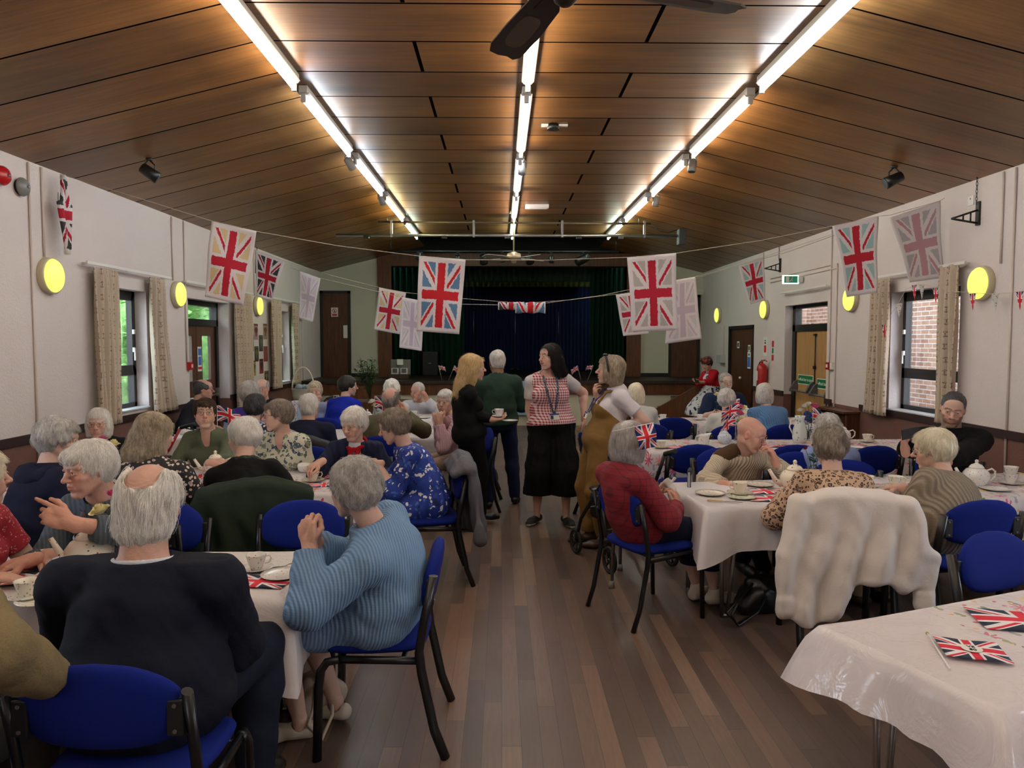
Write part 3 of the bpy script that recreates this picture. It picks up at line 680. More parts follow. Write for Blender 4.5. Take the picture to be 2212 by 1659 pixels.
def np_mesh(name, parts, mats, parent, smooth=True):
    """parts: list of (P, F, material index, colours or None)"""
    V = []; F = []; MI = []; CC = []; k = 0; hascol = any(p[3] is not None for p in parts)
    for P, Fa, mi, c in parts:
        V.append(P); F.append(Fa + k); MI.append(np.full(len(Fa), mi) if np.ndim(mi) == 0 else mi); k += len(P)
        if hascol: CC.append(c if c is not None else np.ones((len(P), 3)))
    V = np.concatenate(V); Fq = np.concatenate(F); MI = np.concatenate(MI); me = bpy.data.meshes.new(name); me.vertices.add(len(V)); me.vertices.foreach_set('co', V.astype(np.float32).ravel())
    nq = len(Fq); me.loops.add(nq * 4); me.polygons.add(nq); me.loops.foreach_set('vertex_index', Fq.astype(np.int32).ravel())
    me.polygons.foreach_set('loop_start', np.arange(0, nq * 4, 4, dtype=np.int32)); me.polygons.foreach_set('material_index', MI.astype(np.int32)); me.polygons.foreach_set('use_smooth', np.ones(nq, bool))
    if hascol:
        at = me.color_attributes.new('Col', 'FLOAT_COLOR', 'POINT'); C = np.concatenate(CC); at.data.foreach_set('color', np.concatenate([C, np.ones((len(C), 1))], 1).astype(np.float32).ravel())
    me.update(calc_edges=True); o = link_mesh(name, me, parent, mats)
    return o
def V3(*a): return np.array(a, float)
def nrm(v): v = np.array(v, float); return v / (np.linalg.norm(v) + 1e-9)
def rotm(yaw, pitch=0., roll=0.):
    """columns: right, forward, up. yaw deg 0 = +y, 90 = -x; pitch down positive; roll to the right positive"""
    return np.array(Matrix.Rotation(math.radians(yaw), 3, 'Z') @ Matrix.Rotation(math.radians(-pitch), 3, 'X') @ Matrix.Rotation(math.radians(roll), 3, 'Y'))
def wav(P, a, b, s=0.):
    x, y, z = P[..., 0], P[..., 1], P[..., 2]
    return np.sin(x * a + 1.8 * np.sin(z * b + s) + s) * .5 + np.sin(z * a * .9 + 1.6 * np.sin(y * b * 1.3 + s * 2) + 2.1 * s) * .5 + np.sin((x + y + z) * a * 1.7 + 1.3 * np.sin(x * b * 2 + s)) * .25

def m_skin(name='skin'):
    t = NT(name); c = t.n('VertexColor', layer_name='Col').outputs[0]; o = t.obj(); n = t.noise(o, 28, 4, .65); n2 = t.noise(o, 160, 3)
    f = t.math('ADD', .90, t.math('MULTIPLY', n, .20)); col = t.n('VectorMath', {0: c, 3: f}, operation='SCALE').outputs[0]
    t.set(col=col, rough=.5, spec=.35, sss=.0); t.bump(t.math('ADD', n2, t.math('MULTIPLY', t.noise(t.map(o, (1, 1, 2.6)), 60, 3, .6, dist=.6), .8)), .22, .0035); return t.m
M_SKIN = m_skin()
M_EYE = plain('eye_white', (206, 200, 196), .2); M_IRIS = plain('eye_iris', (62, 66, 70), .15)
M_TEETH = plain('teeth', (224, 216, 204), .3)

HEADSC = 1.0
def head_field(F, T, opt):
    """T(p): head frame -> world; opt: face options"""
    R, O, s = T; w = opt.get('w', 1.); W = lambda x, y, z: O + R @ (V3(x * w, y, z) * s); k = lambda v: v * s
    age = opt.get('age', 1.); sm = opt.get('smile', .0); nose = opt.get('nose', 1.)
    F.ell(W(0, -.018, .032), V3(.073 * w, .093, .083) * s, R, k(.02))
    F.ell(W(0, .022, -.012), V3(.064 * w, .066, .080) * s, R, k(.03))
    F.ell(W(0, .036, -.058), V3(.047 * w, .046, .046) * s, R, k(.025))
    F.ell(W(0, .074, -.096), V3(.020, .017, .016) * s, R, k(.022))
    for q in (-1, 1):
        F.cap(W(q * .054, .0, -.052), W(q * .018, .068, -.098), k(.016), k(.013), k(.025))
        F.ell(W(q * .041, .062, -.022), V3(.022, .020, .020) * s, R, k(.02))
        F.ell(W(q * .030, .066, -.052), V3(.020, .018, .020) * s, R, k(.02))
        F.cap(W(q * .010, .086, .030), W(q * .046, .070, .030), k(.010), k(.009), k(.012))
    F.ell(W(0, .052, .052), V3(.052 * w, .036, .036) * s, R, k(.02))
    for q in (-1, 1): F.ell(W(q * .0305, .103, .010), V3(.0165, .017, .0115) * s, R, k(.010), 's')
    # nose
    F.chain([W(0, .083, .022), W(0, .096, .0), W(0, .108 + .006 * nose, -.020)], [k(.0075), k(.0085), k(.0115 * (.8 + .2 * nose))], k(.010))
    for q in (-1, 1):
        F.ell(W(q * .0115, .100, -.025), V3(.0080, .0100, .0075) * s, R, k(.006))
    # lids: thin shells over the eyeball
    for q in (-1, 1):
        F.cap(W(q * .0195, .085, .0135), W(q * .0305, .0885, .0182), k(.0042), k(.0048), k(.004)); F.cap(W(q * .0305, .0885, .0182), W(q * .0415, .080, .0125), k(.0048), k(.0042), k(.004))
        F.cap(W(q * .021, .085, .004), W(q * .0305, .0865, .0015), k(.0036), k(.004), k(.004)); F.cap(W(q * .0305, .0865, .0015), W(q * .041, .080, .004), k(.004), k(.0035), k(.004))
    # mouth
    cz = .006 * sm; cx = .021 + .006 * sm
    F.ell(W(0, .084, -.054), V3(.026, .016, .022) * s, R, k(.015))
    for q in (-1, 1):
        F.cap(W(0, .0985, -.0490), W(q * cx, .0865, -.0545 + cz), k(.0050), k(.0032), k(.004)); F.cap(W(0, .0970, -.0625), W(q * cx * .9, .0865, -.0575 + cz), k(.0060), k(.0034), k(.004))
        F.cap(W(0, .1045, -.0555), W(q * cx * 1.05, .0925, -.0558 + cz), k(.0018 + .0016 * opt.get('open', 0)), k(.0012), k(.003), 's')
        if age > .5:
            F.cap(W(q * .018, .101, -.030), W(q * .034, .088, -.058), k(.0028), k(.0024), k(.006), 's')
    # ears
    for q in (-1, 1):
        F.ell(W(q * .0735, -.006, -.004), V3(.009, .017, .030) * s, R @ rotm(q * 12), k(.006)); F.ell(W(q * .082, -.002, .002), V3(.006, .009, .016) * s, R, k(.004), 's')
def head_colors(P, T, opt, skin, hairc):
    R, O, s = T; q = ((P - O) @ R) / s; w = opt.get('w', 1.); q[:, 0] /= w
    C = np.tile(np.array(skin), (len(P), 1)); x, y, z = q.T; ax = np.abs(x)
    def blend(m, col, f):
        m = np.clip(m, 0, 1)[:, None] * f; return C * (1 - m) + np.array(col) * m
    sk = np.array(skin); red = sk * V3(1.02, .66, .60)
    C = blend(np.exp(-(((ax - .040) / .022) ** 2 + ((z + .022) / .022) ** 2)) * (y > .03), red, .45 * opt.get('rosy', 1.))
    C = blend(np.exp(-((ax / .016) ** 2 + ((z + .022) / .016) ** 2)) * (y > .085), red, .55 * opt.get('rosy', 1.))
    C = blend(np.exp(-(((ax - .076) / .012) ** 2 + ((z) / .035) ** 2)) * (y < .03), red, .6)
    C = blend(np.exp(-(((ax - .031) / .018) ** 2 + ((z - .008) / .012) ** 2)) * (y > .06), sk * V3(.86, .74, .74), .4 * opt.get('age', 1.))
    sm = opt.get('smile', 0.); lipz = -.056 + .006 * sm * (ax / .025) ** 2
    lip = (np.abs(z - lipz) < .0115 - .0085 * (ax / .026) ** 2) & (ax < .026) & (y > .080); C = blend(lip * 1., opt.get('lip', sk * V3(.84, .50, .48)), .75)
    if opt.get('open', 0): C = blend(((np.abs(z - lipz) < .0034 - .0028 * (ax / .024) ** 2) & (ax < .023) & (y > .080)) * 1., (.12, .03, .03), .9)
    bz = .0300 + .006 * np.sqrt(np.clip(1 - ((ax - .029) / .024) ** 2, 0, 1)); C = blend(((np.abs(z - bz) < .0042) & (np.abs(ax - .029) < .021) & (y > .055)) * 1., np.array(hairc) * opt.get('browf', .7), opt.get('brow', .75))
    if opt.get('beard'):
        b = ((z < -.040 - .0 * ax) & (y > -.03 + (-.03 - z) * .1)) | ((ax > .045) & (z < -.015) & (y > .0)) | ((np.abs(z + .040) < .006) & (ax < .024) & (y > .08))
        b &= ~lip; C = blend(b * 1., opt['beard'], opt.get('beardf', .85))
    if opt.get('bald_tint'):
        C = blend((z > .06) * 1., sk * V3(1.0, .82, .76), .5)
    return C
def eyes(T, opt):
    R, O, s = T; w = opt.get('w', 1.); out = []; n = 8; seg = 12
    for q in (-1, 1):
        c = O + R @ (V3(q * .0305 * w, .0765, .0095) * s); r = .0122 * s; gx = opt.get('gaze', 0.)
        fw = nrm(V3(math.sin(gx), math.cos(gx), -.08)); u = nrm(np.cross(fw, V3(0, 0, 1))); v = np.cross(u, fw); P = []; F = []; MI = []
        th = [0, .12, .27, .45, .7, 1.0, 1.5, 2.2, PI]
        for t_ in th:
            rr = r * (1.0 if t_ > .3 else 1.0)
            for k in range(seg): a = 2 * PI * k / seg; P.append(c + R @ ((fw * math.cos(t_) + (u * math.cos(a) + v * math.sin(a)) * math.sin(t_)) * rr))
        for i in range(len(th) - 1):
            for k in range(seg): F.append((i * seg + k, i * seg + (k + 1) % seg, (i + 1) * seg + (k + 1) % seg, (i + 1) * seg + k)); MI.append(2 if i < 3 else 1)
        out.append((np.array(P), np.array(F)[:, ::-1], np.array(MI), None))
    return out

def ik(a, b, l1, l2, hint):
    a, b, hint = V3(*a), V3(*b), V3(*hint); d = b - a; D = np.linalg.norm(d)
    if D > (l1 + l2) * .995: b = a + d / D * (l1 + l2) * .995; d = b - a; D = np.linalg.norm(d)
    n = d / D; x = (l1 * l1 - l2 * l2 + D * D) / (2 * D); h = math.sqrt(max(0, l1 * l1 - x * x)); p = hint - n * np.dot(hint, n); return a + n * x + nrm(p) * h, b

FING = [(-.030, .076, .066, .0082, .05), (-.010, .082, .074, .0084, 0.), (.010, .078, .069, .0080, -.04), (.028, .070, .055, .0072, -.12)]
def hand_field(F, wr, d, palm, side, curl=.5, s=1., spread=.06, fcurl=None, thumb=.5):
    """wr wrist, d hand direction, palm palm normal, side +1 right hand, -1 left hand. fingers curl towards palm."""
    d = nrm(d); palm = nrm(palm - d * np.dot(palm, d)) if not isinstance(palm, tuple) else nrm(V3(*palm) - d * np.dot(V3(*palm), d))
    th = -nrm(np.cross(palm, d)) * side     # towards the thumb side
    Rm = np.stack([-th, d, -palm], 1); G = lambda x, y, z: wr + (Rm @ (V3(x, y, z) * s))
    k = .007 * s
    F.cap(wr - d * .03 * s, wr + d * .012 * s, .026 * s, .025 * s, .01 * s, flat=(th, 1.12))
    F.ell(G(0, .045, 0), V3(.038, .050, .015) * s, Rm, .012 * s)
    F.ell(G(-.020, .032, .008), V3(.018, .032, .013) * s, Rm, .010 * s); F.ell(G(.020, .036, .006), V3(.016, .034, .012) * s, Rm, .010 * s)
    tips = []
    for i, (x, y, L, r, sp) in enumerate(FING):
        c = (fcurl[i] if fcurl else curl) * (1 + .06 * i); a = -sp - spread * (i - 1.5) * -1; dirn = V3(math.sin(spread * (i - 1.5)), math.cos(spread * (i - 1.5)), 0)
        F.cap(G(x * .8, .040, 0), G(x, y - .006, 0), .0095 * s, .0098 * s, .008 * s)
        p = V3(x, y - .004, 0); ang = 0.; pts = [p]; rs = [r * 1.08]
        for j, (fr, bend) in enumerate(((.46, .9), (.31, 1.1), (.23, .75))):
            ang += c * bend; v = dirn * math.cos(ang) + V3(0, 0, -1) * math.sin(ang) * -1 * -1; p = p + V3(v[0], v[1], -math.sin(ang) * -1.) * L * fr * 1.08 if False else p + (dirn * math.cos(ang) + V3(0, 0, -1.) * math.sin(ang)) * L * fr * 1.08
            pts.append(p); rs.append(r * (1.0, .92, .80)[j])
        W = [wr + Rm @ (V3(q[0], q[1], -q[2]) * s) if False else wr + Rm @ (V3(q[0], q[1], q[2]) * s) for q in pts]
        F.chain(W, [q * s for q in rs], .003 * s); tips.append(W[-1])
    # thumb from the side of the palm near its base
    t0 = V3(-.026, .022, -.002); t1 = V3(-.044, .046, -.012 - .012 * thumb); t2 = t1 + nrm(V3(-.55 + .75 * thumb, .9, -.35 * thumb)) * .031; t3 = t2 + nrm(V3(-.25 + .85 * thumb, 1., -.5 * thumb)) * .025
    F.chain([wr + Rm @ (q * s) for q in (t0, t1, t2, t3)], [.0135 * s, .0115 * s, .0098 * s, .0078 * s], .006 * s)
    return tips
# ------------------------------------------------------------ hair
def m_hair(name, c1, c2, c3):
    if name in MATS: return MATS[name]
    t = NT(name); o = t.obj(); n = t.noise(t.map(o, (1, 1, .25)), 90, 4, .65, dist=.8); n2 = t.noise(o, 14, 3)
    f = t.math('ADD', t.math('MULTIPLY', n, .65), t.math('MULTIPLY', n2, .35))
    t.set(col=t.ramp(f, [(.32, srgb(*c1)), (.5, srgb(*c2)), (.66, srgb(*c3))]), rough=.48, spec=.35); t.bump(n, .5, .005); MATS[name] = t.m; return t.m
HAIR = {'white': ((190, 184, 178), (228, 224, 218), (246, 244, 240)), 'silver': ((134, 131, 128), (188, 184, 180), (222, 219, 216)), 'grey': ((90, 86, 84), (144, 138, 134), (190, 184, 178)),
        'greybrown': ((84, 74, 66), (134, 122, 110), (176, 166, 154)), 'blonde': ((150, 120, 78), (204, 174, 124), (232, 210, 170)), 'ashblonde': ((104, 90, 72), (166, 150, 128), (212, 200, 182)),
        'brown': ((34, 22, 16), (62, 42, 30), (92, 66, 48)), 'dark': ((12, 9, 9), (26, 19, 18), (44, 32, 28)), 'paleblonde': ((190, 178, 150), (226, 216, 192), (242, 236, 220)), 'darkgrey': ((36, 36, 40), (66, 66, 70), (108, 106, 106))}
HM = {k: m_hair(k + '_hair', *v) for k, v in HAIR.items()}
def hair_field(T, st, res):
    R, O, s = T; W = lambda x, y, z: O + R @ (V3(x, y, z) * s); k = lambda v: v * s
    long_ = st.get('long', 0.); t = st.get('t', .012); kind = st['kind']; lo = W(0, 0, 0) - (.16 + long_) ; hi = W(0, 0, 0) + .17; lo[2] = O[2] - .16 - long_ * 1.05
    if not long_: lo = W(0, 0, 0) - .165
    else: lo[:2] = O[:2] - .26; hi[:2] = O[:2] + .26
    F = Field(lo, hi, res); up = R[:, 2]
    F.ell(W(0, -.020, .034), (V3(.074, .094, .084) + t) * s, R, k(.02))
    if kind in ('short', 'ring', 'thin'):
        F.ell(W(0, -.05, -.02), (V3(.060, .058, .060) + t * .8) * s, R, k(.02))
        F.ell(W(0, .118, -.030), V3(.085, .085, .100) * s, R, k(.012), 's')
        for q in (-1, 1): F.ell(W(q * .088, .016, -.034), V3(.034, .036, .050) * s, R, k(.008), 's')
        if st.get('mullet'):
            F.ell(W(0, -.052, -.070), (V3(.066, .040, .060) + t * .6) * s, R, k(.02))
            for q in (-1, 1): F.ell(W(q * .062, -.030, -.055), V3(.026, .030, .050) * s, R, k(.02))
        F.plane(W(0, -.06, -.066 + st.get('nape', 0.)), R @ V3(0, .35, -1), .006)
        if st.get('crownbald'): F.ell(W(0, -.082, .078), V3(.056, .062, .066) * s, R, k(.014), 's')
        if kind in ('ring', 'thin'): F.ell(W(0, .030, .112), V3(.074, .122, .070) * s, R, k(.016), 's')
    elif kind == 'puff':      # set, permed or fluffy short hair
        F.ell(W(0, -.035, .005), (V3(.074, .078, .080) + t * .9) * s, R, k(.03)); F.ell(W(0, .045, .070), (V3(.044, .030, .018) + t * .5) * s, R, k(.03))
        F.ell(W(0, .126, -.036), V3(.080, .082, .100) * s, R, k(.012), 's')
        for q in (-1, 1): F.ell(W(q * .096, .020, -.040), V3(.036, .032, .044) * s, R, k(.010), 's')
        F.plane(W(0, -.06, -.088 + st.get('nape', 0.)), R @ V3(0, .25, -1), .010)
    elif kind == 'bob':
        for q in (-1, 1): F.ell(W(q * .050, -.012, -.045), (V3(.034, .062, .085) + t) * s, R, k(.03))
        F.ell(W(0, -.055, -.040), (V3(.066, .046, .090) + t) * s, R, k(.03)); F.ell(W(0, .040, .072), (V3(.052, .036, .024) + t * .6) * s, R, k(.03))
        F.ell(W(0, .132, -.046), V3(.068, .088, .112) * s, R, k(.012), 's'); F.plane(W(0, 0, -.118 + st.get('nape', 0.)), R @ V3(0, .12, -1), .014)
    elif kind == 'long':
        for q in (-1, 1): F.chain([W(q * .052, -.005, .02), W(q * .060, -.010, -.08), W(q * .070, -.035, -.18)], [k(.040), k(.036), k(.020)], k(.02))
        b = O + R @ (V3(0, -.060, -.03) * s); dn = V3(0, 0, -1); bk = -R[:, 1] * .55
        F.chain([b, b + dn * .12 + bk * .08, b + dn * long_ * .7 + bk * .12, b + dn * long_ + bk * .10], [k(.062), k(.050), k(.040), k(.024)], k(.03), flat=(R[:, 0], 1.75))
        F.ell(W(0, .132, -.055), V3(.064, .088, .112) * s, R, k(.012), 's')
    if st.get('fringe'):
        G = st['fringe']; F.ell(W(.006, .066, .074), (V3(.050, .022, .016) + G * .006) * s, R @ rotm(0, 22), k(.012)); F.ell(W(-.016, .080, .058), V3(.034, .010, .014) * s, R, k(.010))
    amp = st.get('curl', .0016 if kind in ('long', 'bob') else .0032); Oi = O.astype(np.float32); Ri = R.astype(np.float32)
    def fn(P):
        q = (P - Oi) @ Ri; a = np.arctan2(q[..., 0], -q[..., 1] + .02); r = wav(q, 60, 40, 1.)
        return -(np.sin(a * 17 + 9 * q[..., 2] / .1 * .3 + 2 * np.sin(q[..., 2] * 30)) * .35 + r * .9)
    F.warp(fn, amp * s); return F
def strands(name, F, P, Fc, T, st, n, parent, mat, root):
    R, O, s = T; rnd = np.random.RandomState(7); tri = P[Fc[rnd.randint(len(Fc), size=n)]]; w = rnd.dirichlet([1, 1, 1, 1], n); p = (tri * w[..., None]).sum(1)
    L = st.get('slen', .055) * (.6 + .8 * rnd.rand(n)) * s; S = 8; crown = O + R @ (V3(*st.get('crown', (.0, -.05, .12))) * s); cl = st.get('wild', .18)
    g = np.gradient(F.a, F.res); out = np.empty((n, S, 3)); jit = rnd.randn(n, 3) * cl; jit2 = rnd.randn(n, 3)
    def samp(A, q):
        i = np.clip(((q - F.lo) / F.res).round().astype(int), 0, np.array(A.shape) - 1); return A[i[:, 0], i[:, 1], i[:, 2]]
    back = R[:, 1] * st.get('back', 0.)
    for j in range(S):
        out[:, j] = p; N = np.stack([samp(g[0], p), samp(g[1], p), samp(g[2], p)], 1); N /= np.linalg.norm(N, axis=1, keepdims=True) + 1e-6
        d = p - crown; d /= np.linalg.norm(d, axis=1, keepdims=True) + 1e-6; v = d * 1. + V3(0, 0, -.8) * st.get('fall', 1.) - back + jit + (np.sin(j * 1.1 + jit2 * 4) * st.get('wave', .14))
        v -= N * (v * N).sum(1, keepdims=True); v /= np.linalg.norm(v, axis=1, keepdims=True) + 1e-6
        dist = samp(F.a, p)[:, None]; lift = st.get('lift', .0022) * (1 + (jit2[:, :1] ** 2) * st.get('fly', .6)) * s
        v = v + N * np.clip((lift - dist) / .006, -.7, .7); pn = p + v * (L / (S - 1))[:, None]; q_ = ((pn - O) @ R) / s; inface = (q_[:, 1] > .050) & (q_[:, 2] < (.030 if st.get('fringe') else .056)) & (q_[:, 2] > -.11) & (np.abs(q_[:, 0]) < .058); p = np.where(inface[:, None], p, pn)
    for _ in range(3): out[:, 1:-1] = (out[:, :-2] + 2 * out[:, 1:-1] + out[:, 2:]) / 4
    c = bpy.data.hair_curves.new(name); c.add_curves([S] * n); c.position_data.foreach_set('vector', (out - root).astype(np.float32).ravel())
    ra = c.attributes.get('radius') or c.attributes.new('radius', 'FLOAT', 'POINT'); r0 = st.get('rad', .0007)
    ra.data.foreach_set('value', np.tile(np.linspace(1, .25, S) * r0, n).astype(np.float32))
    o = bpy.data.objects.new(name, c); COL.objects.link(o); c.materials.append(mat); o.parent = parent; return o

# ------------------------------------------------------------ cloth materials
def m_knit(name, c1, c2, ribs=230., axis=0, rough=.9, depth=.6, stitch=.12):
    if name in MATS: return MATS[name]
    t = NT(name); o = t.obj(); s = t.n('SeparateXYZ', {0: o}); a = t.math('ADD', s.outputs[0], t.math('MULTIPLY', s.outputs[1], .7)) if axis == 0 else s.outputs[2]
    w = t.math('SINE', t.math('MULTIPLY', t.math('ADD', a, t.math('MULTIPLY', t.noise(o, 3, 2), .012)), ribs)); n = t.noise(o, 260, 3); n2 = t.noise(o, 7, 4)
    st = t.math('SINE', t.math('MULTIPLY', s.outputs[2], ribs * 1.6))
    c = t.mix(t.math('ADD', t.math('MULTIPLY', n, .7), t.math('MULTIPLY', n2, .3)), srgb(*c1), srgb(*c2)); t.set(col=c, rough=rough, spec=.2)
    rib = t.math('ADD', .86, t.math('MULTIPLY', w, .16)); t.set(col=t.n('VectorMath', {0: c, 3: rib}, operation='SCALE').outputs[0])
    t.bump(t.math('ADD', t.math('ADD', w, t.math('MULTIPLY', st, stitch)), t.math('MULTIPLY', n, .6)), depth, .004); MATS[name] = t.m; return t.m
def m_cloth_plain(name, c, rough=.85, var=.12, weave=500, wr=.35):
    if name in MATS: return MATS[name]
    t = NT(name); o = t.obj(); a = srgb(*c); n = t.noise(o, weave, 2); n2 = t.noise(o, 6, 4, .6, dist=1.2)
    t.set(col=t.mix(n, tuple(x * (1 - var) for x in a[:3]) + (1,), tuple(min(1, x * (1 + var)) for x in a[:3]) + (1,)), rough=rough, spec=.2); t.bump(t.math('ADD', t.math('MULTIPLY', n, .15), n2), wr, .02); MATS[name] = t.m; return t.m
def m_spots(name, ground, cols, scale, rad=.32, thr=.1, dist=.02, ring=0., rcol=None, dnoise=30):
    if name in MATS: return MATS[name]
    t = NT(name); o = t.obj(); nz = t.noise(o, dnoise, 2, out=1); v = t.n('VectorMath', {0: o, 1: t.n('VectorMath', {0: nz, 3: dist}, operation='SCALE').outputs[0]}, operation='ADD').outputs[0]
    vo = t.n('TexVoronoi', {'Vector': v, 'Scale': scale, 'Randomness': .85}); d = vo.outputs['Distance']; r = t.n('SeparateColor', {0: vo.outputs['Color']})
    mk = t.math('MULTIPLY', t.math('LESS_THAN', d, rad), t.math('GREATER_THAN', r.outputs[0], thr)); c = t.mix(mk, srgb(*ground), t.ramp(r.outputs[1], [(i / len(cols), srgb(*q)) for i, q in enumerate(cols)], 'CONSTANT'))
    if ring: c = t.mix(t.math('MULTIPLY', t.math('LESS_THAN', d, ring), t.math('GREATER_THAN', r.outputs[0], thr)), c, srgb(*(rcol or ground)))
    t.set(col=c, rough=.8); t.bump(t.noise(o, 6, 4, .6, dist=1.2), .35, .02); MATS[name] = t.m; return t.m
def m_check(name, c1, c2, f, w=.5, soft=0.):
    if name in MATS: return MATS[name]
    t = NT(name); o = t.obj(); s = t.n('SeparateXYZ', {0: o}); a = t.math('ADD', s.outputs[0], t.math('MULTIPLY', s.outputs[1], .6))
    k = [t.math('LESS_THAN', t.math('FRACT', t.math('MULTIPLY', q, f)), w) for q in (a, s.outputs[2])]
    c = t.mix(t.math('MULTIPLY', t.math('ADD', k[0], k[1]), .5), srgb(*c1), srgb(*c2)); t.set(col=c, rough=.85); t.bump(t.noise(o, 7, 4, .6), .3, .02); MATS[name] = t.m; return t.m

# ------------------------------------------------------------ person
SKIN = {'pale': (.60, .37, .29), 'fair': (.56, .36, .285), 'ruddy': (.54, .31, .24), 'tan': (.36, .19, .125), 'brown': (.20, .105, .065)}
def person(name, label, d):
    """d: dict of pose, build, hair and clothes. Lengths in metres, built in world space about the person's own base"""
    s = d.get('s', 1.); g = d.get('g', 1.); H = V3(*d['head']); dist = float(H[1]); sit = d.get('sit', True)
    B = rotm(d['yaw']); rt, fw = B[:, 0], B[:, 1]; UP = V3(0, 0, 1)
    HR = rotm(d.get('hyaw', d['yaw']), d.get('hpitch', 5.), d.get('hroll', 0.)); hs = d.get('hs', 1.0) * (.97 if d.get('f', True) else 1.03); T = (HR, H, hs)
    lean = d.get('lean', .12 if sit else .02); hn = d.get('hunch', .03)
    Nb = H - UP * .170 * s - fw * (.030 + hn)
    pel = V3(*d['pel']) if 'pel' in d else np.array([*(Nb - fw * lean)[:2], (.545 if sit else .92 * s)])
    root = V3(pel[0], pel[1], 0)
    if 'base' in d: root = V3(*d['base'])
    ax = nrm(Nb - pel); L = np.linalg.norm(Nb - pel); tf = nrm(fw - ax * np.dot(fw, ax)); tr = np.cross(tf, ax); TR = np.stack([tr, tf, ax], 1); bow = d.get('bow', .03)
    pt = lambda t, x=0., y=0.: pel + ax * L * t + tr * x + tf * (y - bow * math.sin(PI * min(1, max(0, t))))
    ln = lambda p: (np.array([p[0], p[1], p[2]]) @ B.T)      # local direction to world
    lp = lambda p: V3(pel[0], pel[1], 0) + ln(p)
    E = empty(name, tuple(root), label, 'person')
    sw = d.get('sw', 1.) * (.148 if d.get('f', True) else .175) * (.8 + .2 * g) * s
    SH = {1: pt(.885, sw, 0), -1: pt(.885, -sw, 0)}; A1, A2 = .275 * s, .25 * s; fat = d.get('arm', 1.) * (.5 + .5 * g)
    arms = {}
    for sd, key in ((1, 'R'), (-1, 'L')):
        h = d.get(key) or ('lap',); kind = h[0]
        if kind == 'lap': tg = lp((sd * .09, .30, .63)); hd = ln(V3(-sd * .6, .8, -.15)); pm = V3(0, 0, -1); cu = .45; hint = ln(V3(sd * .6, -.6, -1))
        elif kind == 'table': tg = lp((sd * .15, .36, .755)); hd = ln(V3(-sd * .55, .8, -.12)); pm = V3(0, 0, -1); cu = .4; hint = ln(V3(sd * .8, -.4, -1))
        elif kind == 'side': tg = SH[sd] + ln(V3(sd * .07, .04, -.50 * s)); hd = V3(0, 0, -1) + ln(V3(0, .12, 0)); pm = ln(V3(-sd, .1, 0)); cu = .35; hint = ln(V3(sd * .3, -1, 0))
        else: tg, hd, pm, cu = V3(*h[0]), V3(*h[1]), V3(*h[2]), h[3]; hint = V3(*h[4]) if len(h) > 4 else ln(V3(sd * .6, -.4, -1))
        el, wr = ik(SH[sd], tg, A1, A2, hint); arms[sd] = (el, wr, nrm(hd), nrm(pm), cu, h[5] if len(h) > 5 else {})
    # legs
    hip = {q: pel + rt * q * .085 * s for q in (1, -1)}; knee = {}; ank = {}; toe = {}
    for q, key in ((1, 'RL'), (-1, 'LL')):
        f_ = d.get(key, (q * .10, .42, .085) if sit else (q * .09, .02, .085)); a = lp(f_) if len(f_) == 3 else V3(*f_[:3]); th_, sh_ = (.42 * s, .41 * s) if sit else ((pel[2] - .085) * .51, (pel[2] - .085) * .51)
        kn, an = ik(hip[q], a, th_, sh_, ln(V3(q * .12, .6, .8 if sit else 0))); 
        if sit and kn[2] > .60: kn[2] = .60
        knee[q] = kn; ank[q] = an; td = d.get('toe' + key[0], None); tdir = nrm(ln(V3(q * .18, 1, 0))) if td is None else nrm(rotm(td)[:, 1]); toe[q] = tdir
    def torso(F, e, arms_to=.45, legs_=True, k=.03):
        bl = d.get('belly', 1.); F.ell(pt(.05, 0, 0), V3(.150 * g + e, .112 * g + e, .125 + e) * s, TR, k); F.ell(pt(.30, 0, .018 * (bl - 1) * 6), V3(.140 * g + e, .108 * g * bl + e, .16) * s, TR, k)
        F.ell(pt(.62), V3(.135 * (.6 + .4 * g) + e, .100 * (.5 + .5 * g) + e, .17) * s, TR, k); F.ell(pt(.86, 0, -.005), V3(.120 + e, .078 + e, .085) * s, TR, k)
        F.cap(SH[1] * .94 + pt(.9) * .06, SH[-1] * .94 + pt(.9) * .06, (.044 + e) * s, None, k); F.cap(pt(.96), Nb + (H - Nb) * .22, (.062 + e * .8) * s, (.050 + e * .5) * s, k)
        for q in (1, -1): F.cap(pt(.97, q * .02), SH[q] * .8 + pt(.93) * .2, (.052 + e) * s, (.040 + e) * s, k + .015)
        if d.get('bust'):
            for q in (-1, 1): F.ell(pt(.60, q * .065 * s, (.075 + .02 * g) * s), V3(.074, .052, .070) * d['bust'] * s + e, TR, k)
        if not sit: F.ell(pt(-.03, 0, -.03), V3(.145 * g + e, .115 * g + e, .11) * s, TR, k)
        if arms_to:
            for q in (1, -1): el = arms[q][0]; m = SH[q] + (el - SH[q]) * arms_to; F.cap(SH[q], m, (.043 * fat + e * .85) * s, (.043 * fat + e) * s, k)
        return F
    def legs(F, e, lo=1., k=.02, up_=True):
        for q in (1, -1):
            K, A = knee[q], ank[q]
            if up_: F.cap(hip[q], K, (.078 * (.4 + .6 * g) + e) * s, (.054 * (.6 + .4 * g) + e) * s, k)
            m = K + (A - K) * lo; c = K + (A - K) * .3 - fw * .012
            F.cap(K, c, (.052 * (.6 + .4 * g) + e) * s, (.052 * (.6 + .4 * g) + e * 1.1) * s, k); F.cap(c, m, (.052 * (.6 + .4 * g) + e * 1.1) * s, (.052 + (.034 - .052) * lo + e * 1.3) * s, k)
        return F
    def bounds(pts, pad): P = np.array(pts); return P.min(0) - pad, P.max(0) + pad
    near = dist < 3.6; res_h = min(.0065, max(.0027, dist * .00078)); rb = .014; parts = []
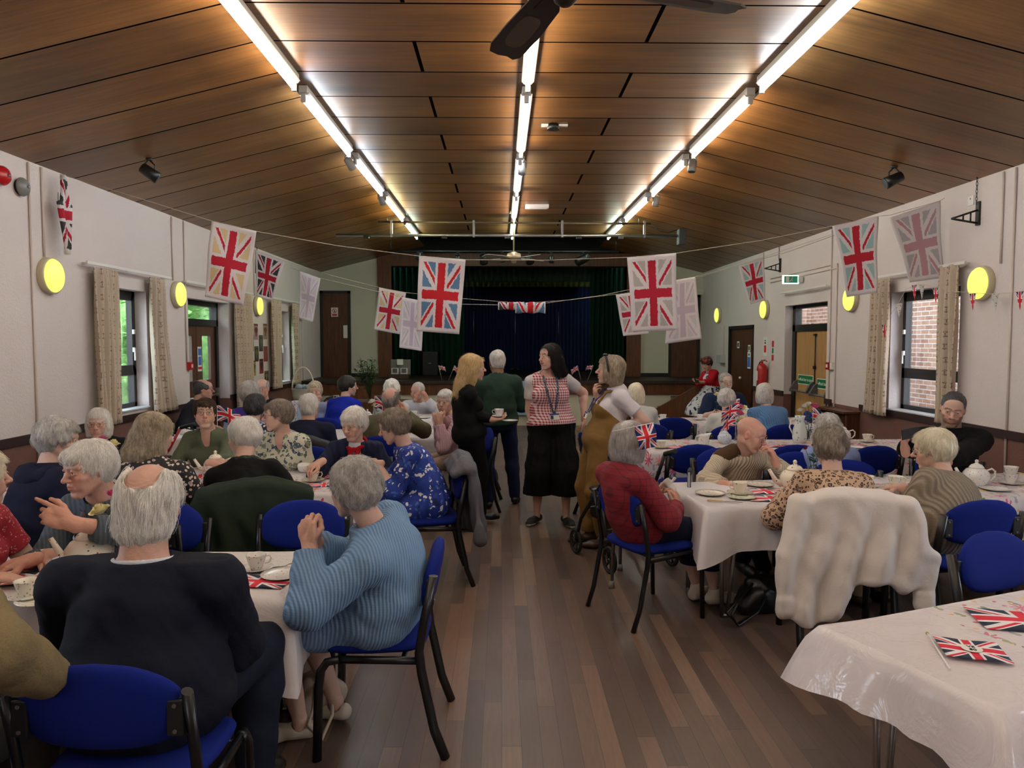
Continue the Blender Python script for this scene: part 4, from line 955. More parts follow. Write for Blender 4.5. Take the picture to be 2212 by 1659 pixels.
    skin = SKIN[d.get('skin', 'fair')]; opt = d.get('face', {}); hairc = srgb(*HAIR[d.get('hair', {}).get('col', 'grey')][1])[:3]
    # head and neck
    F = Field(H - V3(.17, .17, .27), H + V3(.15, .15, .145), res_h); head_field(F, T, opt)
    nr = (.050 if d.get('f', True) else .057) * s * d.get('neck', 1.); F.cap(H + HR @ V3(0, -.022, -.05) * hs, Nb + (H - Nb) * .12 - tf * .01, nr, nr * 1.12, .02); F.cap(SH[1] * .5 + pt(.95) * .5, SH[-1] * .5 + pt(.95) * .5, .040 * s, None, .05)
    if opt.get('age', 1) > .5:
        Hf = H.astype(np.float32); F.warp(lambda P: np.sin((P[..., 2] - Hf[2]) * 520 + 3 * np.sin(P[..., 0] * 60)) * (np.abs(P[..., 2] - Hf[2] - .062) < .022) * .6 + wav(P, 95, 60) * .5, .0011)
    P, Fc = F.mesh(); C = head_colors(P, T, opt, skin, hairc); parts.append((P - root, Fc, 0, C))
    for q in eyes(T, opt): parts.append((q[0] - root, q[1], q[2], None))
    # trunk and limbs
    pts = [pel, Nb, *SH.values(), *[arms[q][0] for q in arms], *[arms[q][1] for q in arms], *knee.values(), *ank.values()]; lo, hi = bounds(pts, .17); lo[2] = max(lo[2], 0)
    F = Field(lo, hi, rb); torso(F, -.010); legs(F, -.003)
    for q in (1, -1): el, wr = arms[q][:2]; F.chain([SH[q], el, wr], [.040 * fat * s, .036 * fat * s, .026 * s], .015)
    P, Fc = F.mesh(); parts.append((P - root, Fc, 0, np.tile(skin, (len(P), 1))))
    V = d.get('neckshow')
    if V:
        F = Field(Nb - .2, Nb + .12, .008); torso(F, -.002, 0); P, Fc = F.mesh(); parts.append((P - root, Fc, 0, np.tile(np.array(skin) * V3(1, .93, .9), (len(P), 1))))
    if d.get('barelegs'):
        for q in (1, -1):
            lo, hi = bounds([knee[q], ank[q]], .09); F = Field(lo, hi, .007); K, A = knee[q], ank[q]; c = K + (A - K) * .3 - fw * .012
            F.chain([K, c, K + (A - K) * .75, A, A - UP * .03], [.052 * s, .050 * s * (.5 + .5 * g), .034 * s, .030 * s, .030 * s], .01); P, Fc = F.mesh(); parts.append((P - root, Fc, 0, np.tile(skin, (len(P), 1))))
    for q in (1, -1):
        el, wr, hd, pm, cu, o_ = arms[q]; bare = d.get('bare', 0.)
        if d.get('nohands'): continue
        rh = min(.006, max(.0028, dist * .0009)); st = el if bare < 1 else SH[q]
        e = wr + hd * .21 * s; lo, hi = bounds([wr, e, wr + (el - wr) * .5], .07); hsz = (.98 if d.get('f', True) else 1.08) * s * o_.get('hs', 1.)
        F = Field(lo, hi, rh); hand_field(F, wr, hd, pm, q, cu if np.ndim(cu) == 0 else .5, hsz, o_.get('spread', .06), cu if np.ndim(cu) else None, o_.get('thumb', .5))
        F.cap(el, wr, .040 * fat * s, .0255 * s, .012)
        if opt.get('age', 1) > .5 and near: F.warp(lambda P: wav(P, 190, 120), .0007)
        P, Fc = F.mesh(); c_ = np.tile(np.array(skin) * V3(1.0, .88, .84), (len(P), 1)); parts.append((P - root, Fc, 0, c_))
        if bare:
            lo, hi = bounds([SH[q], el, wr], .08); F = Field(lo, hi, .0065); up = (SH[q] + (el - SH[q]) * .1)
            F.chain([up, el + (SH[q] - el) * .1, el, el + (wr - el) * .25, wr], [.049 * fat * s, .040 * fat * s, .037 * fat * s, .039 * fat * s, .0255 * s], .015); P, Fc = F.mesh(); parts.append((P - root, Fc, 0, np.tile(skin, (len(P), 1))))
    np_mesh('body', parts, [M_SKIN, M_EYE, M_IRIS], E)
    # clothes
    for c in d.get('wear', ()):
        typ = c['t']; e = c.get('e', .014); m = c['m']; res = c.get('res', min(.013, max(.0065, dist * .0017))); wa = c.get('wrinkle', .0035); sd_ = c.get('seed', 1.); wn_ = lambda P: wav((P - root).astype(np.float32), 26, 17, sd_) + .5 * wav((P - root).astype(np.float32), 60, 38, sd_ + 2)
        ps = []
        if typ == 'top':
            hem = c.get('hem', -.12); pts = [pel - UP * .12, Nb + UP * .05, SH[1], SH[-1]] + [SH[q] + (arms[q][0] - SH[q]) * .5 for q in (1, -1)]; lo, hi = bounds(pts, .20 + .05 * g + e); lo[2] = max(lo[2], .30)
            F = Field(lo, hi, res); sl = c.get('sleeve', 1.9); torso(F, e, .45 if sl > .6 else (.30 if sl > 0 else .0))
            if sit and c.get('skirted'):
                for q in (1, -1): F.cap(hip[q] * .6 + pel * .4, hip[q] + (knee[q] - hip[q]) * c['skirted'], .10 * g * s, .085 * g * s, .04)
            if c.get('flare'): F.ell(pt(.02, 0, 0), V3(.150 * g + e + c['flare'], .112 * g + e + c['flare'], .10) * s, TR, .04)
            F.warp(wn_, wa); zc = pt(hem)
            if not c.get('skirted'): F.plane(zc, -ax, .006)
            if c.get('cut'): F.plane(pt(c['cut']), nrm(ax - tf * .35), .006)
            if sl <= 0:
                for q in (1, -1): F.plane(SH[q] + tr * q * .0, nrm(tr * q + ax * .2), .006)
            nt = c.get('neck', 'crew'); nv = nrm(H + HR @ V3(0, -.02, -.06) - Nb)
            F.cap(Nb - nv * .02, Nb + nv * .16, nr * 1.10 + c.get('nw', 0.), None, .006, 's')
            F.plane(Nb + nv * (.045 + c.get('nh', 0.)), nrm(nv - tf * .15), .008)
            if nt == 'v': F.chain([Nb + nv * .06 + tf * .07, pt(.88, 0, .10), pt(c.get('vd', .74), 0, .115)], [.052, .034, .008], .006, mode='s')
            if nt == 'open': F.chain([Nb + nv * .05 + tf * .06, pt(.85, 0, .12), pt(.5, 0, .16), pt(.1, 0, .18), pt(-.2, 0, .18)], [.045, .055, .06, .05, .05], .008, mode='s')
            if nt == 'wide': F.ell(Nb + tf * .05 + ax * .02, V3(.085, .075, .045) * s, TR, .01, 's')
            P, Fc = F.mesh(); ps.append((P - root, Fc, 0, None))
            if sl > 0:
                for q in (1, -1):
                    el, wr = arms[q][:2]; lo, hi = bounds([SH[q], el, wr], .095); F = Field(lo, hi, min(res, .009)); r1, r2, r3 = (.043 * fat + e * .9) * s, (.041 * fat + e * 1.1) * s, (.028 + e * .9 + c.get('cuffw', 0.)) * s
                    if sl <= 1: m_ = SH[q] + (el - SH[q]) * sl; F.cap(SH[q], m_ + (el - SH[q]) * .2, r1 * 1.02, r1 * 1.02, .02); F.warp(wn_, wa); F.plane(m_, nrm(el - SH[q]), .004)
                    else:
                        m_ = el + (wr - el) * (sl - 1); F.cap(SH[q], el, r1, r2, .03); F.cap(el, el + (wr - el) * .45, r2, r2 * .62 + r3 * .38, .03); F.cap(el + (wr - el) * .45, wr, r2 * .62 + r3 * .38, r3, .02)
                        def crease(P, el=el, wr=wr): dd = np.linalg.norm(P - el.astype(np.float32), axis=-1); return np.sin(dd * 130 + 2 * np.sin(P[..., 0] * 40)) * np.exp(-(dd / .10) ** 2) * 1.2 + wn_(P)
                        F.warp(crease, wa); F.plane(m_, nrm(wr - el), .004)
                    P, Fc = F.mesh(); ps.append((P - root, Fc, 0, None))
        elif typ == 'legs':
            lo, hi = bounds([pel, *knee.values(), *ank.values()], .17); lo[2] = max(lo[2], .01); F = Field(lo, hi, res); ex = c.get('wide', 0.)
            legs(F, e, 1.0, .02 if not ex else .03); F.ell(pt(.02), V3(.150 * g + e, .114 * g + e, .12) * s, TR, .03)
            if not sit: F.ell(pt(-.05, 0, -.025), V3(.145 * g + e, .118 * g + e, .12) * s, TR, .03)
            if ex:
                for q in (1, -1): K, A = knee[q], ank[q]; F.cap(hip[q] - UP * .05, K, (.10 + ex * .3) * s, (.09 + ex * .6) * s, .03); F.cap(K, A, (.09 + ex * .6) * s, (.09 + ex) * s, .03)
            F.warp(lambda P: wn_(P) + (np.sin(np.arctan2(P[..., 0] - pel[0], P[..., 1] - pel[1]) * 26) * .8 if ex else 0), wa * (1 if not ex else 1.4)); F.plane((0, 0, c.get('hemz', .075)), (0, 0, -1), .004); F.plane(pt(.22), ax, .006); P, Fc = F.mesh(); ps.append((P - root, Fc, 0, None))
        elif typ == 'skirt':
            lo, hi = bounds([pel, *knee.values(), *ank.values()], .24); F = Field(lo, hi, res); hz = c.get('hemz', .45)
            F.ell(pt(.02), V3(.155 * g + e, .12 * g + e, .13) * s * (.85 if c.get('under') else 1.), TR, .03)
            ud = .8 if c.get('under') else 1.
            for q in (1, -1): F.cap(hip[q], knee[q], .095 * g * s * ud, .085 * s * ud, .05)
            F.cap((hip[1] + hip[-1]) / 2, (knee[1] + knee[-1]) / 2, .09 * g * s * ud, .08 * s * ud, .05); bt = c.get('flare', .03)
            for q in (1, -1): K, A = knee[q], ank[q]; M_ = K + (A - K) * c.get('len', .4); F.cap(K, M_, .075 * s, (.075 + bt) * s, .06)
            if sit: F.cap((knee[1] + knee[-1]) / 2, (knee[1] + knee[-1]) / 2 - UP * .42 * c.get('len', .4), .08 * s, (.08 + bt) * s, .06)
            else:
                mid = (ank[1] + ank[-1]) / 2; F.cap(pel - UP * .05, mid + (pel - mid) * (1 - c.get('len', .4) * .0 - .62), .16 * g * s, (.17 + bt) * s, .05)
            F.warp(lambda P: wn_(P) + np.sin(np.arctan2(P[..., 0] - pel[0], P[..., 1] - pel[1]) * 22) * 1.0, wa * 1.3); F.plane((0, 0, hz), (0, 0, -1), .004); F.plane(pt(.25), ax, .006); P, Fc = F.mesh(); ps.append((P - root, Fc, 0, None))
        elif typ == 'collar':
            F = Field(Nb - .17, Nb + .15, .0045); nv = nrm(H + HR @ V3(0, -.02, -.06) - Nb); rr = nr * 1.22 + .010; N = 26; u = tr; v = np.cross(nv, u); v = v / np.linalg.norm(v)
            up_ = c.get('up', .035)
            for i in range(N + 1):
                a = -PI / 2 + (i / N - .5) * 2 * PI * c.get('arc', .86); f0 = lambda a, z, r_: Nb + nv * z + (u * math.cos(a + 0) + tf * math.sin(a)) * r_
                b_ = -PI / 2 + ((i + 1) / N - .5) * 2 * PI * c.get('arc', .86)
                if i < N:
                    ft = .5 + .5 * math.sin(a); F.cap(f0(a, up_ - .012 * ft, rr), f0(b_, up_ - .012 * (.5 + .5 * math.sin(b_)), rr), .0075, None, .004); F.cap(f0(a, up_ - .030 - .022 * ft, rr * 1.14), f0(b_, up_ - .030 - .022 * (.5 + .5 * math.sin(b_)), rr * 1.14), .0065, None, .006)
                    F.cap(f0(a, up_ - .02 - .017 * ft, rr * 1.08), f0(b_, up_ - .02 - .017 * ft, rr * 1.08), .0065, None, .008)
            for q in ((1, -1) if c.get('tips', 1) else ()):
                a = -PI / 2 + q * PI * c.get('arc', .86); p0 = Nb + nv * (up_ - .03) + (u * math.cos(a) + tf * math.sin(a)) * rr * 1.1; F.cap(p0, p0 - nv * .045 + tf * .018 + u * -q * -.004, .012, .005, .008)
            P, Fc = F.mesh(); ps.append((P - root, Fc, 0, None))
        elif typ == 'scarf':
            F = Field(Nb - .34, Nb + .16, .0065); nv = nrm(H + HR @ V3(0, -.02, -.06) - Nb); N = 16; f0 = lambda a, r_: Nb + nv * (.040 - .03 * (.5 + .5 * math.sin(a))) + (tr * math.cos(a) + tf * math.sin(a)) * r_; rr = nr * 1.34 + .012
            for i in range(N): F.cap(f0(2 * PI * i / N, rr), f0(2 * PI * (i + 1) / N, rr), .018 * c.get('w', 1.), None, .012)
            if c.get('ends'):
                kn_ = pt(.80, 0, .145 * (.5 + .5 * g)); F.cap(f0(PI / 2 + .5, rr), kn_, .016, .018, .01); F.cap(f0(PI / 2 - .5, rr), kn_, .016, .018, .01); F.ell(kn_, .022, None, .01)
                F.chain([kn_, pt(.62, .02, .165), pt(.50, .03, .165)], [.016, .024, .030], .01, flat=(tr, 1.4)); F.chain([kn_, pt(.64, -.02, .16), pt(.52, -.03, .165)], [.016, .022, .026], .01, flat=(tr, 1.4))
            F.warp(lambda P: np.sin(P[..., 2] * 140 + 3 * np.sin(P[..., 0] * 50)), .0025); P, Fc = F.mesh(); ps.append((P - root, Fc, 0, None))
        elif typ == 'shoes':
            for q in (1, -1):
                a = ank[q]; f_ = toe[q]; base = V3(a[0], a[1], a[2] - .085); F = Field(base - V3(.24, .24, .0) - V3(0, 0, .02), base + V3(.24, .24, .16), .006)
                F.cap(base + V3(0, 0, .045) - f_ * .035, base + V3(0, 0, .034) + f_ * .11, .036 * s, .034 * s, .02, flat=(np.cross(f_, UP), 1.05)); F.cap(base + f_ * .10 + V3(0, 0, .03), base + f_ * .165 + V3(0, 0, .024), .036 * s, .026 * s, .02, flat=(np.cross(f_, UP), 1.2))
                if not c.get('low'): F.cap(a - UP * .03, a, .042 * s, .042 * s, .02)
                else: F.cap(a - UP * .02, a + UP * .05 + f_ * .02, .034 * s, .036 * s, .008, 's')
                F.plane(base + V3(0, 0, .002), (0, 0, -1), .003); P, Fc = F.mesh(); so = (P[:, 2] < base[2] + .020); mi = np.where(so[Fc[:, 0]], 1, 0); np_mesh('shoe', [(P - root, Fc, mi, None)], [m, c.get('sole', M_BLACK)], E)
            continue
        elif typ == 'strap':
            for q in c.get('sides', (1, -1)):
                F = Field(Nb - .62, Nb + .14, .007); F.chain([(pt(t_, x_ * q * s, y_ * (.55 + .45 * g))) for t_, x_, y_ in c['pts']], [c.get('r', .011)] * len(c['pts']), .01, flat=(tr, c.get('flat', 1.5))); P, Fc = F.mesh(); ps.append((P - root, Fc, 0, None))
        elif typ == 'hood':
            F = Field(Nb - .2, Nb + .2, .008); b = pt(.98, 0, -.085)
            F.cap(pt(.93, .10, -.06), pt(.93, -.10, -.06), .045, None, .04); F.ell(pt(.90, 0, -.10), V3(.10, .045, .07), TR, .03); [F.chain([pt(.97, q * .09, -.04), pt(1.02, q * .085, .02), pt(.96, q * .055, .085), pt(.90, q * .02, .105)], [.042, .034, .028, .020], .03) for q in (1, -1)]
            F.warp(wn_, .004); P, Fc = F.mesh(); ps.append((P - root, Fc, 0, None))
        if ps: o = np_mesh(c['n'], ps, m, E)
    # hair
    hsx = d.get('hair')
    if hsx and hsx['kind'] != 'none':
        rr = min(.007, max(.0032, dist * .0011)); F = hair_field(T, hsx, rr); P, Fc = F.mesh()
        if len(P):
            ho = np_mesh('hair', [(P - root, Fc, 0, None)], HM[hsx['col']], E)
            if dist < 7.2: strands('hair_strands', F, P, Fc, T, dict(hsx), int(hsx.get('n', 5200 if near else 2400)), ho, HM[hsx['col']], root)
    if d.get('glasses'):
        gc = d['glasses']; mb = MB(); W = lambda x, y, z: H + HR @ (V3(x, y, z) * hs) - root; rr = .0012 if dist < 6 else .0018
        for q in (-1, 1):
            mb.tube([W(q * .033 + .0225 * math.cos(a), .105 - .25 * max(0, abs(.033 + .0225 * math.cos(a) * q) - .03), .006 + .0165 * math.sin(a)) for a in [2 * PI * i / 16 for i in range(16)]], rr, 6, close=True)
            mb.tube([W(q * .0555, .098, .012), W(q * .076, .06, .012), W(q * .079, -.005, .010)], rr, 6)
        mb.tube([W(-.0105, .105, .010), W(0, .108, .012), W(.0105, .105, .010)], rr, 6); mb.build('glasses', gc, E)
    return dict(E=E, root=root, T=T, arms=arms, pt=pt, pel=pel, Nb=Nb, SH=SH, ln=ln, knee=knee, ank=ank, H=H, TR=TR)
# ------------------------------------------------------------ doors, curtains, wall and ceiling fittings, stage
def m_curtain():
    t = NT('printed_linen_curtain'); o = t.obj(); s = t.n('SeparateXYZ', {0: t.uv()})
    v = t.n('CombineXYZ', {0: s.outputs[0], 1: s.outputs[1], 2: 0.}).outputs[0]
    vo = t.n('TexVoronoi', {'Vector': t.map(v, (11, 8, 1)), 'Scale': 1., 'Randomness': .12}, voronoi_dimensions='2D'); dv = t.n('VectorMath', {0: t.map(v, (11, 8, 1)), 1: vo.outputs['Position']}, operation='SUBTRACT').outputs[0]
    ds = t.n('SeparateXYZ', {0: dv}); ax, ay = t.math('ABSOLUTE', ds.outputs[0]), t.math('ABSOLUTE', t.math('ADD', ds.outputs[1], 0.))
    cr = t.math('MAXIMUM', t.math('MULTIPLY', t.math('LESS_THAN', ax, .045), t.math('LESS_THAN', ay, .26)), t.math('MULTIPLY', t.math('LESS_THAN', t.math('ABSOLUTE', t.math('SUBTRACT', ay, .17)), .05), t.math('LESS_THAN', ax, .17)))
    cr = t.math('MULTIPLY', cr, t.math('GREATER_THAN', t.noise(t.map(v, (60, 60, 1)), 2., 2), .47))
    c = t.mix(t.noise(o, 60, 3), srgb(196, 178, 156), srgb(218, 202, 182)); c = t.mix(t.math('MULTIPLY', cr, .8), c, srgb(100, 62, 52)); t.set(col=c, rough=.9); t.bump(t.noise(o, 300, 2), .2, .003)
    tl = t.n('BsdfTranslucent', {0: c}); mx = t.n('MixShader', {0: .22, 1: t.b.outputs[0], 2: tl.outputs[0]}); t.t.links.new(mx.outputs[0], t.t.nodes['Material Output'].inputs[0]); return t.m
M_CURT = m_curtain()
def curtain(X, s, y0, y1, z0, z1, label, folds=7, flare=0., mat=None, amp=.035, name='curtain', cat='curtain', axis='y', grp='printed curtains at the windows and door', thick=.004):
    nu, nv = folds * 10, 30; mb = MB(); uv = []; w = (y1 - y0)
    for j in range(nv + 1):
        for i in range(nu + 1):
            a, b = i / nu, j / nv; z = z0 + (z1 - z0) * b; gather = 1 + .0 * b; e = flare * (1 - b) ** 2.2
            yy = y0 + w * (.5 + (a - .5)) + e * a; ph = a * folds * 2 * PI + .7 * math.sin(a * 9 + b * 2.2)
            am = amp * (.55 + .45 * (1 - b) + .25 * math.sin(a * 5)) * (1 if b < .96 else .6); off = am * math.sin(ph) + .012 * math.sin(b * 5 + a * 11); p = (X + s * (.06 + off), yy, z) if axis == 'y' else (yy, X + s * (.06 + off), z)
            mb.v.append(p); uv.append((a * w * 2.0, b * (z1 - z0)))
    for j in range(nv):
        for i in range(nu): k = j * (nu + 1) + i; mb.f.append((k, k + 1, k + nu + 2, k + nu + 1)); mb.mi.append(0); mb.sm.append(True)
    o = mb.build(name, mat or M_CURT, None, uv=uv, thick=thick); return tag(o, label, cat, grp)
ZT, ZB = 2.40, .87
curtain(XL + .03, 1, 7.22, 7.68, ZB - .02, ZT, 'printed cream curtain, near side of the first left window', 6)
curtain(XL + .03, 1, 8.36, 8.72, ZB, ZT, 'printed cream curtain, far side of the first left window, bottom swept aside', 6, .30)
curtain(XL + .03, 1, 10.98, 11.72, .5, ZT, 'long printed curtain bunched beside the glazed left door', 9, .12)
curtain(XL + .03, 1, 12.72, 13.28, ZB, ZT, 'printed curtain between the small posters and the far left window', 6)
curtain(XL + .03, 1, 13.98, 14.4, ZB, ZT, 'printed curtain nearest the stage on the left wall', 5, .1)
curtain(XR - .03, -1, 8.36, 8.80, ZB - .04, ZT, 'printed cream curtain, far side of the right window', 6, .12)
curtain(XR - .03, -1, 7.10, 7.42, ZB, ZT + .03, 'printed cream curtain, near side of the right window behind the man in the hoodie', 5)
def rail(X, s, y0, y1, z, label):
    o = empty('curtain_rail', (X, y0, z), label, 'curtain rail', 'curtain rails'); L = y1 - y0
    MB().box((s * .09, L / 2, 0), (.018, L, .03), bev=.003).build('track', M_WHITE, o)
    for yy in (.08, L / 2, L - .08): MB().box((s * .042, yy, .0), (.08, .02, .016)).build('bracket', M_WHITE, o)
rail(XL, 1, 7.1, 8.9, 2.43, 'white curtain rail over the first left window'); rail(XL, 1, 9.3, 11.8, 2.43, 'white curtain rail over the glazed left door'); rail(XL, 1, 12.6, 14.5, 2.43, 'white curtain rail over the far left window')
rail(XR, -1, 7.0, 8.95, 2.43, 'white curtain rail over the right window'); rail(XR, -1, 10.0, 11.7, 2.44, 'bare curtain rail over the push-bar exit doors')
# doors
def text(body, size, loc, rot, mat, parent, name='lettering', align='CENTER'):
    c = bpy.data.curves.new(name, 'FONT'); c.body = body; c.size = size; c.align_x = align; c.align_y = 'CENTER'; c.extrude = .0006
    o = bpy.data.objects.new(name, c); COL.objects.link(o); bpy.context.view_layer.update(); me = bpy.data.meshes.new_from_object(o); bpy.data.objects.remove(o)
    o = link_mesh(name, me, parent, mat); o.location = loc; o.rotation_euler = rot; return o
RXL, RXR = (PI / 2, 0, PI / 2), (PI / 2, 0, -PI / 2)       # lettering on the left / right wall
def door_frame(n, x, y0, y1, z1, zt, mats, s):
    o = empty('door_%d' % n, (x, (y0 + y1) / 2, 0), None, None); o['kind'] = 'structure'; return o
M_DOORBR = m_wood('brown_door_veneer', (58, 36, 24), (92, 60, 40))
M_SKYGLASS = m_glass('transom_glass')
def loc(o, mb): mb.M = Matrix.Translation(-Vector(o.location)); return mb
# left glazed doors
y0, y1 = DOOR_L[:2]; x = XL - .20; o = door_frame(1, x, y0, y1, 0, 0, 0, 0)
mb = loc(o, MB()); 
for a, b in ((y0, y0 + .07), (y1 - .07, y1)): mb.bb(x - .05, x + .05, a, b, 0, 2.24)
for a, b in ((1.90, 1.99), (2.17, 2.24)): mb.bb(x - .05, x + .05, y0, y1, a, b)
mb.build('frame', M_BLACKF, o); loc(o, MB()).bb(x - .004, x + .004, y0 + .07, y1 - .07, 1.99, 2.17).build('transom_pane', M_GLASS, o)
for a, b, g0, g1 in ((y0 + .07, 10.22, y0 + .2, 10.08), (10.23, y1 - .07, 10.42, 10.72)):
    mb = loc(o, MB()); mb.bb(x - .02, x + .02, a, g0, 0, 1.9); mb.bb(x - .02, x + .02, g1, b, 0, 1.9); mb.bb(x - .02, x + .02, g0, g1, 0, 1.14); mb.bb(x - .02, x + .02, g0, g1, 1.76, 1.9); lf = mb.build('door_leaf', M_DOORBR, o)
    m = loc(o, MB()); m.bb(x - .003, x + .003, g0, g1, 1.14, 1.76); m.build('pane', M_GLASS, lf)
m = loc(o, MB()); m.tube([(x + .09, 9.75, .92), (x + .09, 10.80, .92)], .014, 8); m.box((x + .05, 10.82, .95), (.1, .05, .12)); m.box((x + .05, 9.73, .95), (.1, .05, .12)); m.build('push_bar', M_STEEL, o)
M_PAPER = plain('white_notice_paper', (222, 222, 214), .6); M_INK = plain('black_ink', (24, 24, 26), .7); M_BLUEP = plain('blue_notice_print', (60, 110, 190), .6); M_REDPR = plain('red_notice_print', (196, 40, 50), .6); M_GREENP = plain('green_sign', (0, 110, 66), .45)
def notice(X, s, y, z, w, h, label, bands, grp='notices on the doors and walls', name='notice', cat='notice', txt=None):
    """flat printed notice on a side wall or door; bands: (v0, v1, material, width share)"""
    o = empty(name, (X, y, z), label, cat, grp); MB().box((s * .002, 0, 0), (.003, w, h)).build('sheet', bands[0], o)
    for v0, v1, m, ws in bands[1:]: MB().box((s * .0045, 0, (v0 + v1) / 2 * h), (.002, w * ws, (v1 - v0) * h)).build('print', m, o)
    for tx in (txt or ()): text(tx[0], tx[1], (s * .0066, 0, tx[2]), RXL if s > 0 else RXR, tx[3], o)
    return o
notice(x + .021, 1, 10.32, 1.44, .13, .34, 'white and blue notice on the glazed left door', [M_PAPER, (.15, .42, M_BLUEP, .8), (-.25, .10, M_BLUEP, .7), (-.42, -.32, M_REDPR, .9)])
notice(x + .021, 1, 10.57, .96, .24, .26, 'pale green exit notice taped under the glass of the left door', [plain('pale_green_paper', (196, 214, 178), .6)], txt=[('KEEP THIS EXIT', .036, .045, M_INK), ('FREE', .036, -.03, M_INK)])
# right push-bar exit doors
y0, y1 = DOOR_R[:2]; x = XR + .17; o = door_frame(2, x, y0, y1, 0, 0, 0, 0); mb = loc(o, MB())
for a, b in ((y0, y0 + .07), (y1 - .11, y1)): mb.bb(x - .05, x + .05, a, b, 0, 2.24)
for a, b in ((1.84, 1.94), (2.19, 2.24)): mb.bb(x - .05, x + .05, y0, y1, a, b)
mb.build('frame', M_BLACKF, o); loc(o, MB()).bb(x - .004, x + .004, y0 + .07, y1 - .11, 1.94, 2.19).build('transom_pane', M_GLASS, o)
yc = 10.84
for a, b in ((y0 + .07, yc - .006), (yc + .006, y1 - .11)):
    lf = loc(o, MB()).bb(x - .02, x + .02, a, b, 0, 1.84).build('door_leaf', M_OAK, o)
    m = loc(o, MB()); xx = x - .13; zb = .93 if a > 10.5 else .91
    m.tube([(xx, a + .06, zb), (xx, b - .06, zb)], .016, 8)
    for yy in (a + .06, b - .06): m.prism([(x - .02, zb + .16), (x - .07, zb + .13), (xx - .01, zb + .01), (xx - .01, zb - .02), (x - .02, zb + .0)], 'y', yy - .025, yy + .025)
    m.build('push_bar', plain('grey_push_bar', (112, 112, 114), .4, .6), lf)
m = loc(o, MB()); m.tube([(x - .035, yc, .95), (x - .035, yc, 1.80)], .008, 6); m.box((x - .04, yc, 1.3), (.03, .05, .05)); m.box((x - .04, yc, 1.78), (.03, .06, .03)); m.build('bolt_rod', M_BLACKF, o)
for yy, zz in ((11.19, 1.10), (10.50, 1.07)):
    s_ = empty('push_bar_sign', (x - .021, yy, zz), 'green and white push-bar sign on the ' + ('far' if yy > 11 else 'near') + ' leaf of the right exit doors', 'sign', 'green push-bar signs')
    MB().box((-.002, 0, 0), (.003, .56, .15)).build('border', M_PAPER, s_); MB().box((-.0045, 0, 0), (.002, .53, .125)).build('panel', M_GREENP, s_)
    text('Push bar to open', .066, (-.0062, -.04, 0), RXR, M_PAPER, s_); a_ = MB(); a_.prism([(.235, -.008), (.19, -.008), (.19, .008), (.235, .008)], 'x', -.0075, -.006); a_.prism([(.205, -.03), (.18, 0), (.205, .03), (.198, 0)], 'x', -.0075, -.006); a_.build('arrow', M_PAPER, s_)
# brown double doors
y0, y1 = DOOR_R2[:2]; x = XR + .06; o = door_frame(3, x, y0, y1, 0, 0, 0, 0); mb = loc(o, MB())
for a, b in ((y0, y0 + .05), (y1 - .05, y1)): mb.bb(x - .07, x + .04, a, b, 0, 1.98)
mb.bb(x - .07, x + .04, y0, y1, 1.92, 1.98); mb.build('frame', M_BLACKF, o)
for a, b in ((y0 + .05, 13.78), (13.79, y1 - .05)):
    lf = loc(o, MB()).bb(x - .02, x + .02, a, b, 0, 1.92).build('door_leaf', M_DARKWOOD, o)
loc(o, MB()).sph((x - .05, 13.86, 1.0), .028, 10).build('knob', M_WHITE, o)
notice(x - .021, -1, 14.08, 1.62, .13, .13, 'small white notice on the far leaf of the brown double doors', [M_PAPER, (-.3, .3, M_INK, .5)])
notice(x - .021, -1, 13.45, 1.56, .12, .12, 'small grey notice above the blue one on the brown double doors', [M_PAPER, (-.3, .3, M_GREENP, .6)])
notice(x - .021, -1, 13.45, 1.34, .17, .30, 'blue and white mandatory notice on the brown double doors', [M_PAPER, (-.42, .2, M_BLUEP, .85), (.28, .42, M_BLUEP, .5)])
notice(XR - .001, -1, 12.52, 1.60, .20, .32, 'white and red fire notice above the extinguisher', [M_PAPER, (-.32, .05, M_REDPR, .5), (.14, .22, M_INK, .3), (.28, .33, M_INK, .3)])
notice(XR - .001, -1, 12.16, 1.53, .09, .34, 'narrow fire-equipment sign right of the white fire notice', [M_PAPER, (.18, .48, M_REDPR, .95), (-.12, .12, M_GREENP, .7), (-.48, -.2, M_REDPR, .95)])
# fire extinguisher
o = empty('fire_extinguisher', (XR - .10, 12.38, .92), 'red fire extinguisher hung on the right wall between the doors', 'fire extinguisher')
MB().lathe([(0, 0), (.078, 0), (.085, .01), (.085, .055), (.085, .30), (.075, .35), (.045, .385), (.02, .40)], 24).build('cylinder', M_REDP, o)
MB().lathe([(.086, .004), (.0865, .05)], 24).build('base_band', M_BLACK, o); MB().box((-.086, .0, .19), (.004, .08, .16)).build('label_panel', M_PAPER, o)
m = MB(); m.cyl((0, 0, .395), (0, 0, .43), .018, seg=10); m.box((0, -.03, .445), (.022, .13, .016)); m.box((0, -.05, .475), (.02, .11, .012), M=Matrix.Rotation(.25, 4, 'X')); m.build('valve', M_REDP, o)
MB().tube([(0, .02, .42), (0, .09, .42), (-.02, .115, .36), (-.03, .11, .2), (-.02, .10, .08)], .011, 8).build('hose', M_BLACK, o)
m = MB(); m.box((.07, 0, .30), (.06, .05, .03)); m.build('wall_bracket', M_STEEL, o)
